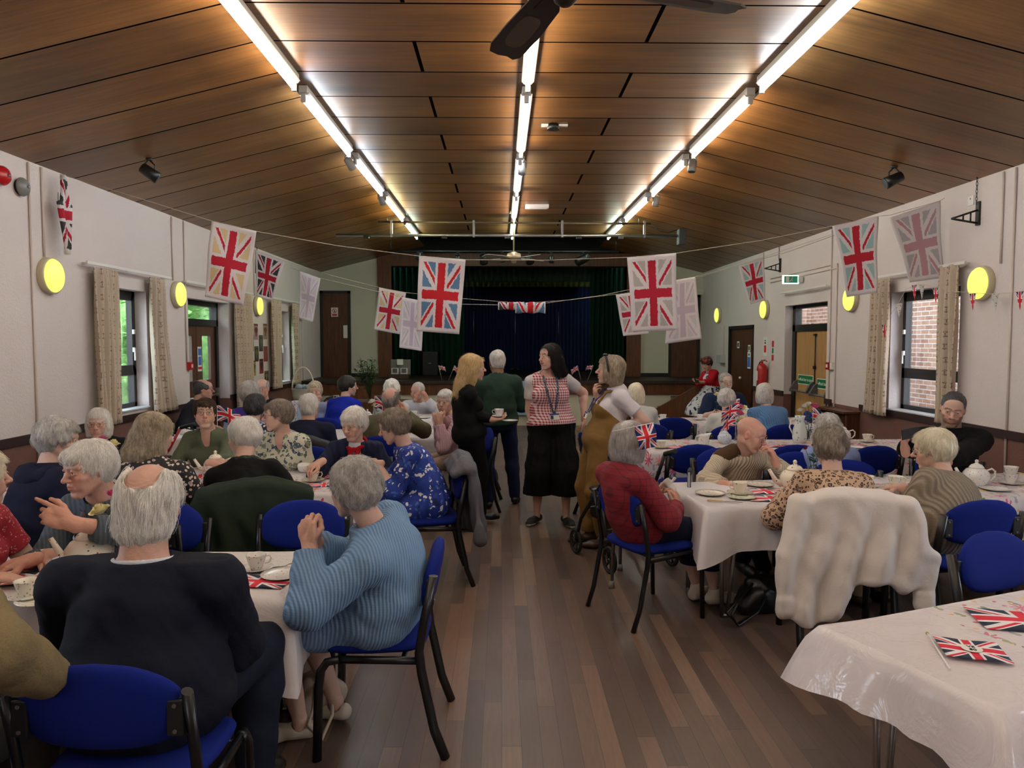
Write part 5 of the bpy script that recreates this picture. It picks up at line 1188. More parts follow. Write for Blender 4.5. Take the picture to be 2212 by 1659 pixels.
# doors and panels either side of the stage
def stage_door(n, x0, x1, z1, mat, frame):
    o = empty('door_%d' % n, ((x0 + x1) / 2, YR, .9), None, None); o['kind'] = 'structure'; mb = loc(o, MB())
    mb.bb(x0, x0 + .06, YR - .05, YR, .9, z1); mb.bb(x1 - .06, x1, YR - .05, YR, .9, z1); mb.bb(x0, x1, YR - .05, YR, z1 - .06, z1); mb.build('frame', frame, o)
    loc(o, MB()).bb(x0 + .06, x1 - .06, YR - .03, YR, .9, z1 - .06).build('door_leaf', mat, o); return o
d4 = stage_door(4, -4.0, -3.33, 2.80, M_DARKWOOD, M_BLACKF); MB().box((.22, -.037, 1.0), (.09, .012, .28)).build('finger_plate', M_WHITE, d4)
o = empty('notice', (-3.68, YR - .032, 2.33), 'white notice with a red prohibition disc on the stage-side door', 'notice', 'notices on the doors and walls')
MB().box((0, -.002, 0), (.15, .003, .20)).build('sheet', M_PAPER, o); MB().tube([(.045 * math.cos(a), -.005, .03 + .045 * math.sin(a)) for a in [2 * PI * i / 20 for i in range(20)]], .006, 6, close=True).tube([(-.03, -.005, .06), (.03, -.005, 0)], .005, 6).build('symbol', M_REDPR, o)
MB().box((0, -.005, -.06), (.11, .003, .045)).build('print', M_REDPR, o); MB().tube([(0, -.005, .06), (0, -.005, .02), (.015, -.005, 0)], .006, 6).tube([(0, -.005, .02), (-.012, -.005, -.0)], .005, 6).build('figure', M_INK, o)
d5 = stage_door(5, 3.72, 4.42, 2.72, M_DARKWOOD, M_BLACKF)
mb = MB(); mb.bb(XL, -3.99, YR - .05, YR, .9, 2.8); mb.bb(-3.33, -2.72, YR - .03, YR, .9, .98); mb.bb(3.1, 3.72, YR - .03, YR, .9, .98); struct('trim_5', mb, M_BLACKF)
mb = MB(); mb.bb(3.10, 3.14, YR - .04, YR, .98, 2.75); mb.bb(3.68, 3.72, YR - .04, YR, .98, 2.8); mb.bb(3.55, XR, YR - .09, YR, 2.78, 2.84); mb.bb(3.6, XR, YR - .05, YR, 2.72, 2.78); struct('trim_6', mb, M_CREAM)
# stage curtains
M_GREENV = m_cloth_plain('dark_green_velvet', (10, 44, 28), .95); M_BLUEV = m_cloth_plain('dark_navy_stage_cloth', (27, 38, 66), .95); M_OLIVE = m_cloth_plain('olive_green_valance', (76, 88, 36), .95); M_GREYV = m_cloth_plain('dark_green_grey_valance', (40, 58, 44), .95)
SG = 'stage curtains'
curtain(17.1, 1, PX0 - .1, -.85, .9, 3.45, 'dark green velvet curtain, left side of the stage', 13, mat=M_GREENV, amp=.06, axis='x', grp=SG, name='stage_curtain')
curtain(17.1, 1, 2.05, PX1 + .1, .9, 3.45, 'dark green velvet curtain, right side of the stage', 8, mat=M_GREENV, amp=.06, axis='x', grp=SG, name='stage_curtain')
curtain(19.2, 1, -1.4, .55, .9, 3.2, 'navy backdrop curtain, left half, at the back of the stage', 22, mat=M_BLUEV, amp=.045, axis='x', grp=SG, name='stage_curtain')
curtain(19.2, 1, .56, 2.7, .9, 3.2, 'navy backdrop curtain, right half, at the back of the stage', 22, mat=M_BLUEV, amp=.045, axis='x', grp=SG, name='stage_curtain')
curtain(17.4, 1, -.95, 2.1, 3.08, 3.42, 'dark pleated valance across the top of the stage opening', 24, mat=M_GREYV, amp=.04, axis='x', grp=SG, name='stage_valance')
curtain(18.6, 1, -1.2, 2.3, 3.05, 3.32, 'olive pleated valance above the navy stage backdrop', 26, mat=M_OLIVE, amp=.04, axis='x', grp=SG, name='stage_valance')
# stage steps with sloping timber sides
def steps(x0, x1, s, label):
    o = empty('stage_steps', ((x0 + x1) / 2, YS - .6, 0), label, 'steps', 'timber steps to the stage'); m = MB(); m.M = Matrix.Translation((-(x0 + x1) / 2, -(YS - .6), 0))
    lo, hi = (x0, x1) if s > 0 else (x1, x0)
    m.prism([(lo, 0), (hi, 0), (hi, .92), (hi - s * .15, .92), (lo, .42)], 'y', YS - 1.05, YS - 1.0); m.build('side_panel', M_REDWOOD, o)
    m = MB(); m.M = Matrix.Translation((-(x0 + x1) / 2, -(YS - .6), 0))
    for k in range(4): a = lo + (hi - lo) * k / 4; m.bb(min(a, hi), max(a, hi), YS - 1.0, YS - .06, .2 * k, .2 * k + .2)
    m.build('treads', M_DARKWOOD, o)
steps(2.85, 3.9, 1, 'dark timber stage steps behind the empty chairs on the right'); steps(-2.9, -1.9, -1, 'dark timber stage steps behind the woman in the blue dress')
# banner on the stage front
o = empty('banner', (.15, YS - .052, .56), 'pale blue banner with planes and poppies pinned to the stage front', 'banner')
MB().box((0, 0, 0), (1.90, .004, .68)).build('sheet', plain('pale_blue_banner', (136, 166, 196), .7, var=.12), o)
M_POP = plain('poppy_red', (196, 30, 34), .7); M_NAVY = plain('banner_navy', (24, 34, 70), .7)
for px_, pz_, r_ in ((.82, -.22, .10), (.68, -.27, .07), (-.80, -.26, .09), (.45, -.29, .06), (.1, -.29, .05), (-.4, -.28, .06)):
    MB().add([(px_ + r_ * (1 + .14 * math.cos(4 * a)) * math.cos(a), -.004, pz_ + r_ * .8 * math.sin(a)) for a in [2 * PI * i / 24 for i in range(24)]], [tuple(range(24))]).build('poppy', M_POP, o)
text('ary', .20, (.70, -.004, .10), (PI / 2, 0, 0), M_NAVY, o); text('y \u2022', .20, (.74, -.004, -.09), (PI / 2, 0, 0), M_NAVY, o)
def plane_sil(px_, pz_, s_): MB().add([(px_ + a * s_, -.004, pz_ + b * s_) for a, b in ((-1, .1), (-.2, .12), (-.1, .5), (.15, .5), (.1, .12), (.8, .1), (1, .35), (1.1, .1), (.8, 0), (.1, -.05), (.1, -.35), (-.1, -.35), (-.2, -.02), (-1, 0))], [tuple(range(14))]).build('aeroplane', M_NAVY, o)
plane_sil(.44, .24, .07); plane_sil(-.55, .18, .09); plane_sil(-.1, .25, .06)
MB().add([(-.86, -.004, -.34), (-.86, -.004, .1), (-.84, -.004, .3), (-.82, -.004, .1), (-.80, -.004, -.34)], [(0, 1, 2, 3, 4)]).add([(-.72, -.004, -.34), (-.72, -.004, .0), (-.69, -.004, .2), (-.66, -.004, .0), (-.66, -.004, -.34)], [(0, 1, 2, 3, 4)]).build('tower', M_NAVY, o)
for px_, sd in ((955, 1), (1255, -1)):
    for k in (0, 1):
        p = at_y(px_ + k * 14, 812, YS + .12); p.z = .9; hand_flag(p, p + Vector((.12 * (1 if k else -.6), 0, .30)), 'small union flag on the stage edge, ' + (('left' if k == 0 else 'right') + ' of the pair ' + ('above the banner' if px_ < 1000 else 'behind the woman in dungarees')), (.15, .10), side=sd)
# things standing on the stage
def mic(x, y, label, boom=True):
    o = empty('microphone_stand', (x, y, .9), label, 'microphone stand', 'microphone stands on the stage')
    MB().tube([(0, 0, .05), (0, 0, .95)], .012, 8).build('lower_tube', M_BLACK, o); MB().tube([(0, 0, .9), (0, 0, 1.5)], .009, 8).build('upper_tube', M_STEEL, o); MB().cyl((0, 0, .88), (0, 0, .98), .022, seg=10).build('clutch', M_BLACK, o)
    for k in range(3): a = k * 2.09 + .5; MB().tube([(0, 0, .16), (.3 * math.cos(a), .3 * math.sin(a), .012)], .011, 6).build('leg', M_BLACK, o)
    m = MB(); m.tube([(0, 0, 1.5), (.02, -.03, 1.56), (.03, -.10, 1.57)], .012, 8); m.build('clip', M_BLACK, o)
for i, (px_, lb) in enumerate(((1023, 'left'), (1113, 'middle'), (1206, 'right'))): p = at_y(px_, 760, 17.9); mic(p.x, 17.9, '%s of the three microphone stands on the dark stage' % lb)
def speaker(px_, Y, w, h, label):
    p = at_y(px_, 800, Y); o = empty('loudspeaker', (p.x, Y, .9), label, 'loudspeaker', 'loudspeakers on the stage'); MB().box((0, 0, h / 2), (w, .32, h), bev=.02).build('cabinet', M_BLACK, o)
    MB().box((0, -.165, h / 2), (w - .05, .012, h - .06), bev=.004).build('grille', plain('speaker_grille', (20, 22, 24), .7), o); MB().box((0, -.173, h * .52), (.07, .004, .014)).build('badge', M_STEEL, o)
speaker(930, 17.0, .36, .56, 'black loudspeaker standing on the left of the stage')
o = empty('stage_lamp', (-1.3, 17.8, .9), 'small blue-lit lamp housing among the stage curtains', 'lamp'); MB().box((0, 0, .62), (.16, .14, .16), bev=.01).build('housing', M_BLACK, o); MB().tube([(0, 0, 0), (0, 0, .56)], .012, 8).build('stand', M_BLACK, o); MB().box((0, -.074, .62), (.12, .004, .05)).build('lens', m_emit('blue_lens', (.1, .2, 1.), .5), o)
o = empty('suitcase_display', (at_y(862, 800, 15.5).x, 15.5, .9), 'open suitcase display with photographs on the stage edge', 'suitcase')
MB().box((0, .05, .05), (.42, .28, .10), bev=.01).build('base', plain('brown_leather_case', (58, 34, 26), .5), o); MB().box((0, .22, .26), (.42, .05, .34), bev=.01, M=Matrix.Rotation(-.12, 4, 'X')).build('lid', plain('grey_case_lining', (110, 108, 104), .8), o)
for px_, m_ in ((-.10, M_PAPER), (.09, M_PAPER)): MB().box((px_, .09, .17), (.15, .008, .13), M=Matrix.Rotation(-.1, 4, 'X')).build('photograph', m_, o)
MB().box((.0, .165, .35), (.13, .004, .12)).build('card', M_PAPER, o); MB().box((-.10, .083, .17), (.10, .004, .09)).box((.09, .083, .17), (.10, .004, .09)).build('print', plain('photo_grey', (90, 88, 84), .6), o)

# round glowing bulkhead lamps and the surface pipes that feed them
M_LAMPY = m_emit('yellow_opal_glass', (.95, 1., .17), .45)
def bulkhead(X, s, y, z, label):
    o = empty('round_wall_lamp', (X, y, z), label, 'wall lamp', 'round yellow wall lamps'); M_ = Matrix.Rotation(s * PI / 2, 4, 'Y')
    MB().lathe([(0, 0), (.158, 0), (.162, .01), (.16, .055), (.150, .06)], 36, M=M_).build('rim', plain('lamp_rim_cream', (196, 184, 150), .4), o); MB().lathe([(.150, .056), (.135, .075), (.09, .088), (.04, .094), (0, .095)], 36, M=M_).build('diffuser', M_LAMPY, o)
for i, (y, lb) in enumerate(((6.63, 'nearest round yellow lamp on the left wall'), (9.21, 'round yellow lamp on the left wall before the glazed door'), (12.2, 'round yellow lamp above the small posters on the left wall'), (14.8, 'farthest round yellow lamp on the left wall, behind a pale tea towel'))): bulkhead(XL, 1, y, 2.26, lb)
for i, (y, lb) in enumerate(((6.85, 'nearest round yellow lamp on the right wall'), (9.41, 'round yellow lamp half hidden behind the hanging aqua tea towel'), (12.5, 'round yellow lamp on the right wall near the fire extinguisher'), (15.2, 'farthest round yellow lamp on the right wall'))): bulkhead(XR, -1, y, 2.22, lb)
def pipe(pts, label, r=.010, name='wall_pipe'):
    o = MB().tube(pts, r, 8).build(name, M_CREAMP, None); return tag(o, label, 'pipe', 'painted pipes on the walls')
for X, s, ys, z0, z1, lb in ((XL, 1, 6.40, .0, 3.19, 'full-height painted pipe beside the nearest left lamp'), (XL, 1, 6.58, 2.42, 3.19, 'short pipe from the ceiling down to the nearest left lamp'), (XL, 1, 6.02, 3.0, 3.19, 'stub of pipe above the red bell'), (XL, 1, 9.12, 2.42, 3.19, 'short pipe feeding the second left lamp'), (XL, 1, 9.46, 1.42, 3.19, 'pipe running down to the left alarm call point'), (XL, 1, 12.1, 2.42, 3.19, 'thin pipe above the lamp by the posters'), (XL, 1, 14.95, .9, 2.1, 'pipe below the farthest left lamp'),
                         (XR, -1, 6.62, 2.38, 3.19, 'short pipe feeding the nearest right lamp'), (XR, -1, 6.46, .0, 3.19, 'full-height painted pipe by the nearest right lamp'), (XR, -1, 10.04, .0, 3.19, 'full-height pipe between the exit doors and the second right lamp'), (XR, -1, 9.86, .0, 2.72, 'pipe dropping from the horizontal run on the right wall'), (XR, -1, 12.66, 2.4, 3.19, 'thin pipe above the right lamp near the extinguisher'), (XR, -1, 14.85, 1.4, 2.0, 'short pipe above the white box by the brown doors')):
    pipe([(X + s * .012, ys, z0), (X + s * .012, ys, z1)], lb)
pipe([(XR - .012, 10.04, 2.72), (XR - .012, 12.3, 2.72)], 'upper horizontal pipe over the exit doors'); pipe([(XR - .012, 9.86, 2.66), (XR - .012, 12.3, 2.66)], 'lower horizontal pipe over the exit doors')
def bell(y, z, mat, label):
    o = empty('alarm_bell', (XL, y, z), label, 'bell', 'round alarm bells'); M_ = Matrix.Rotation(PI / 2, 4, 'Y'); MB().lathe([(0, 0), (.06, 0), (.06, .03)], 20, M=M_).build('base', M_BLACK, o)
    MB().lathe([(.078, .028), (.076, .04), (.06, .062), (.03, .075), (0, .079)], 28, M=M_).build('gong', mat, o); MB().sph((.082, 0, 0), .012, 8).build('nut', M_STEEL, o)
bell(6.04, 3.02 - .02, M_REDP, 'red round alarm bell high on the left wall'); bell(6.28, 2.98 - .02, plain('grey_enamel', (120, 122, 120), .3), 'grey round alarm bell beside the red one')
def socket(X, s, y, z, label):
    o = empty('wall_socket', (X, y, z), label, 'socket', 'high wall sockets'); MB().box((s * .006, 0, 0), (.012, .09, .09), bev=.003).build('plate', M_WHITE, o)
    MB().box((s * .013, 0, .018), (.003, .008, .014)).build('slot', M_INK, o)
socket(XL, 1, 6.87, 2.98, 'white socket behind the folded tea towel on the left wall'); socket(XR, -1, 7.08, 3.02, 'white socket high on the right wall')
def callpoint(X, s, y, z, label):
    o = empty('fire_call_point', (X, y, z), label, 'alarm call point', 'red call points'); MB().box((s * .025, 0, 0), (.05, .10, .10), bev=.006).build('box', M_REDP, o); MB().box((s * .051, 0, 0), (.004, .045, .045)).build('window', M_PAPER, o)
callpoint(XL, 1, 9.52, 1.37, 'red call point on the left wall before the glazed door'); callpoint(XR, -1, 10.02, 1.35, 'red call point on the right wall beside the exit doors')
tag(MB().box((XR - .02, 9.93, 1.35), (.04, .06, .10), bev=.006).build('switch_box', M_WHITE), 'white switch box against the right call point', 'switch')
tag(MB().box((XR - .05, 14.9, 1.33), (.10, .28, .16), bev=.01).build('heater_control', plain('pale_grey_box', (176, 178, 172), .5)), 'pale grey dispenser box left of the brown double doors', 'box')
# radiator cover
o = empty('radiator_cover', (XR, 9.55, 0), 'dark brown slatted radiator cover on the right wall', 'radiator cover'); MB().box((-.10, 0, .79), (.24, .82, .03), bev=.004).build('top', M_DARKWOOD, o); m = MB(); m.box((-.08, -.37, .39), (.17, .05, .76)); m.box((-.08, .37, .39), (.17, .05, .76)); m.box((-.08, 0, .08), (.17, .72, .12)); m.build('frame', M_DARKWOOD, o)
m = MB(); [m.box((-.13, -.34 + i * .045, .44), (.02, .018, .6)) for i in range(16)]; m.build('grille', M_DARKWOOD, o)
# exit sign
o = empty('exit_sign', (XR - .02, 11.0, 2.60), 'green and white running-man exit sign over the push-bar doors', 'sign'); MB().box((-.03, .0, 0), (.06, .10, .08)).build('housing', M_WHITE, o); e = MB().box((-.17, 0, 0), (.24, .03, .13), bev=.005).build('panel', m_emit('lit_exit_panel', (.75, .95, .90), 1.1), o)
m = MB(); m.box((-.17, -.017, 0), (.20, .002, .10)); m.build('green_field', plain('exit_green', (40, 170, 130), .4), o); m = MB(); m.box((-.22, -.0195, 0), (.05, .002, .08)); m.tube([(-.15, -.019, .03), (-.16, -.019, .0), (-.14, -.019, -.03)], .006, 5); m.tube([(-.16, -.019, 0), (-.185, -.019, -.03)], .006, 5); m.sph((-.148, -.019, .04), .009, 6); m.build('running_figure', M_PAPER, o)
# black iron brackets with chains
def bracket(X, s, y, z, label):
    o = empty('iron_bracket', (X, y, z), label, 'bracket', 'black iron wall brackets'); MB().box((s * .01, 0, 0), (.02, .05, .22)).build('plate', M_BLACKF, o); m = MB(); m.tube([(s * .02, 0, .03), (s * .26, 0, -.05)], .010, 6); m.tube([(s * .02, 0, -.09), (s * .26, 0, -.05)], .010, 6); [m.tube([(s * q, 0, .03 - .33 * (q - .02)), (s * q, 0, -.09 + .165 * (q - .02))], .008, 6) for q in (.08, .15)]; m.build('arm', M_BLACKF, o)
    m = MB(); zt = slope_z(X + s * .05) - z - .03; n = int(zt / .035)
    for i in range(n): m.tube([(s * .03 + (.008 * math.cos(a) if i % 2 else 0), (0 if i % 2 else .008 * math.cos(a)), .1 + i * .035 + .022 * math.sin(a)) for a in [2 * PI * k / 8 for k in range(8)]], .003, 5, close=True)
    m.build('chain', M_BLACKF, o)
bracket(XR, -1, 6.96, 2.88, 'black iron bracket with chain on the right wall by the nearest lamp'); bracket(XR, -1, 11.9, 2.90, 'black iron bracket with chain above the far right exit pipes'); bracket(XL, 1, 12.2, 2.90, 'black iron bracket behind the black tea towel on the left wall')
# posters
PCOL = [(548, 557, 699, 734, (196, 150, 150), (150, 30, 50)), (569, 576, 699, 733, (190, 160, 110), (170, 70, 40)), (539, 547, 724, 759, (90, 60, 50), (150, 110, 80)), (559, 568, 724, 759, (70, 74, 66), (130, 130, 120)), (550, 558, 748, 781, (60, 66, 50), (150, 140, 60)), (570, 577, 748, 781, (170, 50, 40), (200, 90, 60)), (561, 568, 775, 807, (180, 50, 50), (30, 30, 34)), (545, 551, 778, 812, (200, 190, 60), (120, 120, 50)), (572, 579, 801, 826, (60, 44, 34), (200, 170, 60))]
PL = ['pink poster with a dark red figure, top left of the poster group', 'cream poster with a brown heading, top right of the poster group', 'narrow dark brown poster at the left edge of the group', 'dark grey poster in the middle of the group', 'dark olive poster with a yellow shape below the brown one', 'bright red poster on the right of the group', 'red and black bottle-shaped poster low in the group', 'narrow yellow poster beside the door curtain', 'brown and yellow poster, lowest of the group']
for (a, b, c, d_, c1, c2), lb in zip(PCOL, PL):
    c1 = tuple(int(.6 * q + .25 * (sum(c1) / 3)) for q in c1); c2 = tuple(int(.5 * q + .2 * (sum(c2) / 3)) for q in c2) if sum(c2) > 200 else c2
    p0, p1 = at_x(a, (c + d_) / 2, XL), at_x(b, (c + d_) / 2, XL); y = (p0.y + p1.y) / 2; zt, zb = at_x((a + b) / 2, c, XL).z, at_x((a + b) / 2, d_, XL).z; o = empty('poster', (XL, y, (zt + zb) / 2), lb, 'poster', 'small vintage posters on the left wall'); h = zt - zb; w = .20
    MB().box((.002, 0, 0), (.003, w, h)).build('sheet', plain('poster_%d_%d' % (a, c), c1, .6), o); m = MB(); m2 = plain('poster_print_%d_%d' % (a, c), c2, .6)
    m.add([(.005, (.06 + .03 * math.sin(3 * t_)) * math.cos(t_), .0 + h * .3 * math.sin(t_)) for t_ in [2 * PI * i / 20 for i in range(20)]], [tuple(range(20))]); m.build('figure', m2, o); MB().box((.0045, 0, h * .42), (.002, w * .9, h * .09)).build('heading', m2, o)

# ------------------------------------------------------------ overhead: fans, spots, lighting bar
M_BLADE = plain('dark_fan_blade', (44, 32, 26), .5, var=.2); M_CANE = plain('cane_inset', (92, 76, 60), .8, bump=.6, bscale=220)
def fan(x, y, zb, a0, label, bladem, caps, L=.62):
    o = empty('ceiling_fan', (x, y, ZC), label, 'ceiling fan', 'ceiling fans on long rods'); d = zb - ZC
    MB().cyl((0, 0, -.05), (0, 0, -.001), .07, .05).build('ceiling_cap', caps, o); MB().cyl((0, 0, d + .08), (0, 0, -.04), .012, seg=8).build('rod', caps, o)
    MB().lathe([(0, d + .10), (.03, d + .10), (.11, d + .07), (.115, d + .01), (.10, d - .02), (.05, d - .03), (.04, d - .07), (.02, d - .085), (0, d - .085)], 28).build('motor_housing', caps, o)
    for k in range(4):
        a = math.radians(a0 + 90 * k); R = Matrix.Translation((0, 0, d)) @ Matrix.Rotation(a, 4, 'Z') @ Matrix.Rotation(.20, 4, 'X')
        pr = [(0.13, .035), (.2, .062), (.45, .075), (L + .02, .078), (L + .09, .062), (L + .10, .02), (L + .085, -.02), (L + .10, -.05), (L + .06, -.072), (.45, -.075), (.2, -.062), (.13, -.035)]
        MB().prism(pr, 'z', -.004, .004, M=R).build('blade', bladem, o); b = o.children[-1]
        pr = [(.30 + (L - .02 - .30) * .5 + (L - .32) * .5 * math.copysign(abs(math.cos(t)) ** .5, math.cos(t)), .042 * math.copysign(abs(math.sin(t)) ** .7, math.sin(t))) for t in [2 * PI * i / 28 for i in range(28)]]
        MB().prism(pr, 'z', -.0065, -.004, M=R).build('inset', M_CANE if L > .6 else bladem, b); MB().prism([(.09, .02), (.24, .03), (.24, -.03), (.09, -.02)], 'z', -.010, -.004, M=R).build('blade_arm', caps, b)
fan(.227, 2.685, 2.95, 18, 'near ceiling fan, two dark cane-inset blades reaching into the top of the picture', M_BLADE, plain('dark_bronze_metal', (60, 50, 40), .4, .6))
fan(.20, 12.0, 3.02, 38, 'far white and brass ceiling fan hanging on a long rod before the stage', plain('pale_fan_blade', (150, 144, 136), .5), plain('pale_brass', (190, 180, 150), .35, .6), L=.5)
def spot(p, d, label, r=.05, L=.16, mat=None, base=None):
    p = Vector(p); o = empty('spotlight', p, label, 'spotlight', 'small spotlights under the ceiling'); d = Vector(d).normalized(); m = mat or M_BLACKF; q = Vector((0, 0, -.13))
    MB().tube([(0, 0, 0), (0, 0, -.02)], [.03, .03], 10).build('base', m, o); MB().tube([(0, 0, -.01), (.05, 0, -.06), (.05, 0, -.13)], .007, 6).tube([(0, 0, -.01), (-.05, 0, -.06), (-.05, 0, -.13)], .007, 6).build('yoke', m, o)
    MB().tube([q - d * L * .5, q - d * L * .45, q + d * L * .2, q + d * L * .5], [r * .6, r * .9, r, r * 1.06], 18).build('can', m, o); MB().cyl(q + d * (L * .5), q + d * (L * .5 + .004), r * .9, seg=16).build('lens', plain('dull_lens', (90, 96, 100), .1), o)
def on_ceiling(px, py):
    for i in range(300):
        Y = 2 + i * .05; p = at_y(px, py, Y)
        if p.z >= slope_z(p.x): return Vector((p.x, Y, slope_z(p.x)))
spot(on_ceiling(322, 342), (.6, .3, -.45), 'black spotlight on the left slope of the ceiling', .055, .17); spot(on_ceiling(1932, 356), (-.75, .1, -.35), 'black spotlight on the right slope of the ceiling', .055, .17)
for px, py, dd, lb in ((765, 326, (.3, .5, -.6), 'glossy spotlight between the second and third left tubes'), (832, 410, (.2, .5, -.7), 'glossy spotlight between the third and fourth left tubes'), (1118, 338, (0, .4, -.8), 'pale spotlight between the centre tubes'), (1484, 332, (-.1, -.1, -1), 'pale bell spotlight between the second and third right tubes'), (1408, 414, (-.1, .2, -1), 'pale spotlight between the third and fourth right tubes')):
    p = on_ceiling(px, py); p.x += .06 if px > 1300 else -.05 if px < 900 else .05; p.z = slope_z(p.x) - .0; spot(p, dd, lb, .045, .14, plain('pale_spot_enamel', (150, 148, 142), .35))
p = on_ceiling(1195, 266); o = empty('smoke_detector', p, 'black round detector on the ceiling', 'detector'); MB().cyl((0, 0, -.05), (0, 0, 0), .06, .055).build('body', M_BLACKF, o); MB().box((-.08, 0, -.01), (.07, .05, .018)).build('plate', M_WHITE, o); MB().box((.09, 0, -.01), (.10, .04, .018)).build('junction_strip', M_WHITE, o)
p = on_ceiling(1160, 441); o = empty('emergency_light', p, 'white emergency light on the ceiling before the lighting bar', 'ceiling light'); MB().box((0, 0, -.03), (.36, .12, .06), bev=.01).build('body', M_WHITE, o); MB().box((0, 0, -.062), (.30, .08, .01)).build('lens', plain('frosted_lens', (230, 230, 224), .4), o)
# scaffold lighting bar
o = empty('lighting_bar', (0, 12.5, 3.45), 'silver scaffold lighting bar hung across the hall before the stage', 'lighting bar'); M_GALV = plain('galvanised_tube', (150, 152, 150), .35, .85)
MB().tube([(-2.75, 0, 0), (2.95, 0, -.0)], .026, 12).build('lower_tube', M_GALV, o); MB().tube([(-2.05, 0, .22), (2.5, 0, .20)], .018, 10).build('upper_tube', plain('aged_steel', (110, 98, 84), .5, .6), o)
for xx in (-1.83, -.46, 1.02, 2.40): MB().box((xx, 0, .11), (.035, .05, .28)).build('link', M_GALV, o)
MB().box((3.02, 0, -.02), (.12, .16, .26), bev=.01).build('junction_box', plain('dark_grey_box', (48, 54, 56), .5), o)
for xx in (-1.9, .2, 2.3): MB().cyl((xx, 0, .22), (xx, 0, .329), .006, seg=6).build('hanger', M_GALV, o)
for xx in (-2.25, -.95, .1, 1.3, 2.0): MB().box((xx, 0, -.028), (.09, .05, .05)).build('socket', M_BLACKF, o)
MB().tube([(2.5, 0, .2), (2.65, 0, .08), (2.8, 0, .05), (2.95, 0, .1)], .007, 6).build('cable', M_BLACKF, o)
for i, (xx, r_, L_, dd) in enumerate(((-1.55, .09, .30, (.4, .6, -.35)), (-.85, .06, .16, (0, .5, -.8)), (-.35, .08, .18, (.1, .6, -.5)), (.02, .05, .12, (0, .2, -1)), (.55, .08, .16, (.2, .6, -.4)), (.98, .05, .14, (0, .3, -1)), (1.60, .085, .30, (-.5, .6, -.2)))):
    pp = Vector((xx, 14.6, 3.42)); spot(pp, dd, ['large black stage lantern at the left end', 'small lantern, second from the left', 'round lantern, third from the left', 'bare-bulb lantern in the middle', 'round lantern right of the middle', 'small bulb lantern, second from the right', 'large black stage lantern at the right end'][i] + ' of the row over the stage', r_, L_)
tag(MB().tube([(-2.2, 14.6, 3.44), (2.3, 14.6, 3.44)], .022, 10).build('lantern_bar', M_BLACKF), 'dark tube carrying the row of stage lanterns', 'bar')
for xx in (-2.15, 2.25): tag(MB().cyl((xx, 14.6, 3.45), (xx, 14.6, slope_z(xx) + .02), .01, seg=6).build('lantern_bar_hanger', M_BLACKF), '%s hanger rod of the lantern bar over the stage' % ('left' if xx < 0 else 'right'), 'rod')

# ------------------------------------------------------------ hanging tea towels printed with union flags
def jt(name, field, wash=0., red=(196, 30, 58), worn=.16): return m_jack(name, field, (232, 226, 228), red, 1.45, .065, worn, .25, True, wash)
TC = {'cream': jt('towel_cream', (226, 204, 160)), 'black': jt('towel_black', (62, 64, 62), red=(186, 26, 52)), 'pale': jt('towel_pale', (214, 210, 214), .0, (208, 192, 206), .12), 'blue': jt('towel_blue', (98, 138, 178), red=(206, 30, 44)), 'grey': jt('towel_grey', (194, 188, 184)), 'aqua': jt('towel_aqua', (170, 204, 206), red=(196, 36, 58)), 'pink': jt('towel_pink_grey', (176, 170, 180), .25, (190, 120, 140))}
def towel(tl, tr, bl, br, Y, key, label, Y2=None, wave=.012):
    A, Bq, C_, D_ = at_y(*tl, Y), at_y(*tr, Y2 or Y), at_y(*bl, Y), at_y(*br, Y2 or Y); nu, nv = 18, 28; mb = MB(); uv = []
    for j in range(nv + 1):
        for i in range(nu + 1):
            a, b = i / nu, j / nv; p = (C_ * (1 - a) + D_ * a) * (1 - b) + (A * (1 - a) + Bq * a) * b; p = p + Vector((0, wave * (1 - b) * math.sin(a * 6 + Y * 5) + .012 * math.sin(b * 7 + a * 3 + Y), 0)); mb.v.append(tuple(p)); uv.append((a, b))
    for j in range(nv):
        for i in range(nu): k = j * (nu + 1) + i; mb.f.append((k, k + 1, k + nu + 2, k + nu + 1)); mb.mi.append(0); mb.sm.append(True)
    o = mb.build('tea_towel', TC[key], None, uv=uv, thick=.0015); return tag(o, label, 'tea towel', 'union flag tea towels hung on strings')
towel((456, 477), (555, 500), (441, 640), (525, 660), 6.75, 'cream', 'hanging union flag tea towel with cream quarters, nearest the left wall', 6.85)
towel((551, 540), (615, 564), (553, 640), (587, 650), 10.6, 'black', 'smaller hanging union flag tea towel with black quarters')
towel((648, 586), (692, 601), (646, 688), (675, 696), 10.3, 'pale', 'faded pale tea towel hanging in front of the farthest left lamp')
towel((819, 621), (877, 632), (808, 712), (863, 722), 11.2, 'cream', 'small cream union flag tea towel at the left of the stage opening')
towel((868, 642), (917, 651), (863, 751), (911, 758), 9.8, 'pale', 'pale reverse-side tea towel overlapping the blue one')
towel((905, 553), (1006, 561), (900, 715), (992, 722), 7.0, 'blue', 'large hanging union flag tea towel with blue quarters')
towel((1330, 637), (1392, 628), (1346, 726), (1402, 721), 11.3, 'grey', 'small grey tea towel partly hidden behind the large grey one')
towel((1355, 556), (1460, 547), (1365, 717), (1463, 713), 7.1, 'grey', 'large hanging union flag tea towel with grey quarters')
towel((1444, 608), (1502, 598), (1437, 743), (1515, 732), 8.3, 'pale', 'pale reverse-side tea towel right of the large grey one')
towel((1594, 573), (1650, 555), (1619, 658), (1653, 649), 11.0, 'aqua', 'small hanging tea towel with aqua quarters near the exit doors')
towel((1799, 488), (1897, 467), (1829, 642), (1893, 632), 7.3, 'aqua', 'large hanging union flag tea towel with aqua quarters by the right wall')
towel((1922, 470), (2030, 434), (1966, 610), (2037, 600), 7.45, 'pink', 'washed-out pinkish tea towel hanging against the right wall')
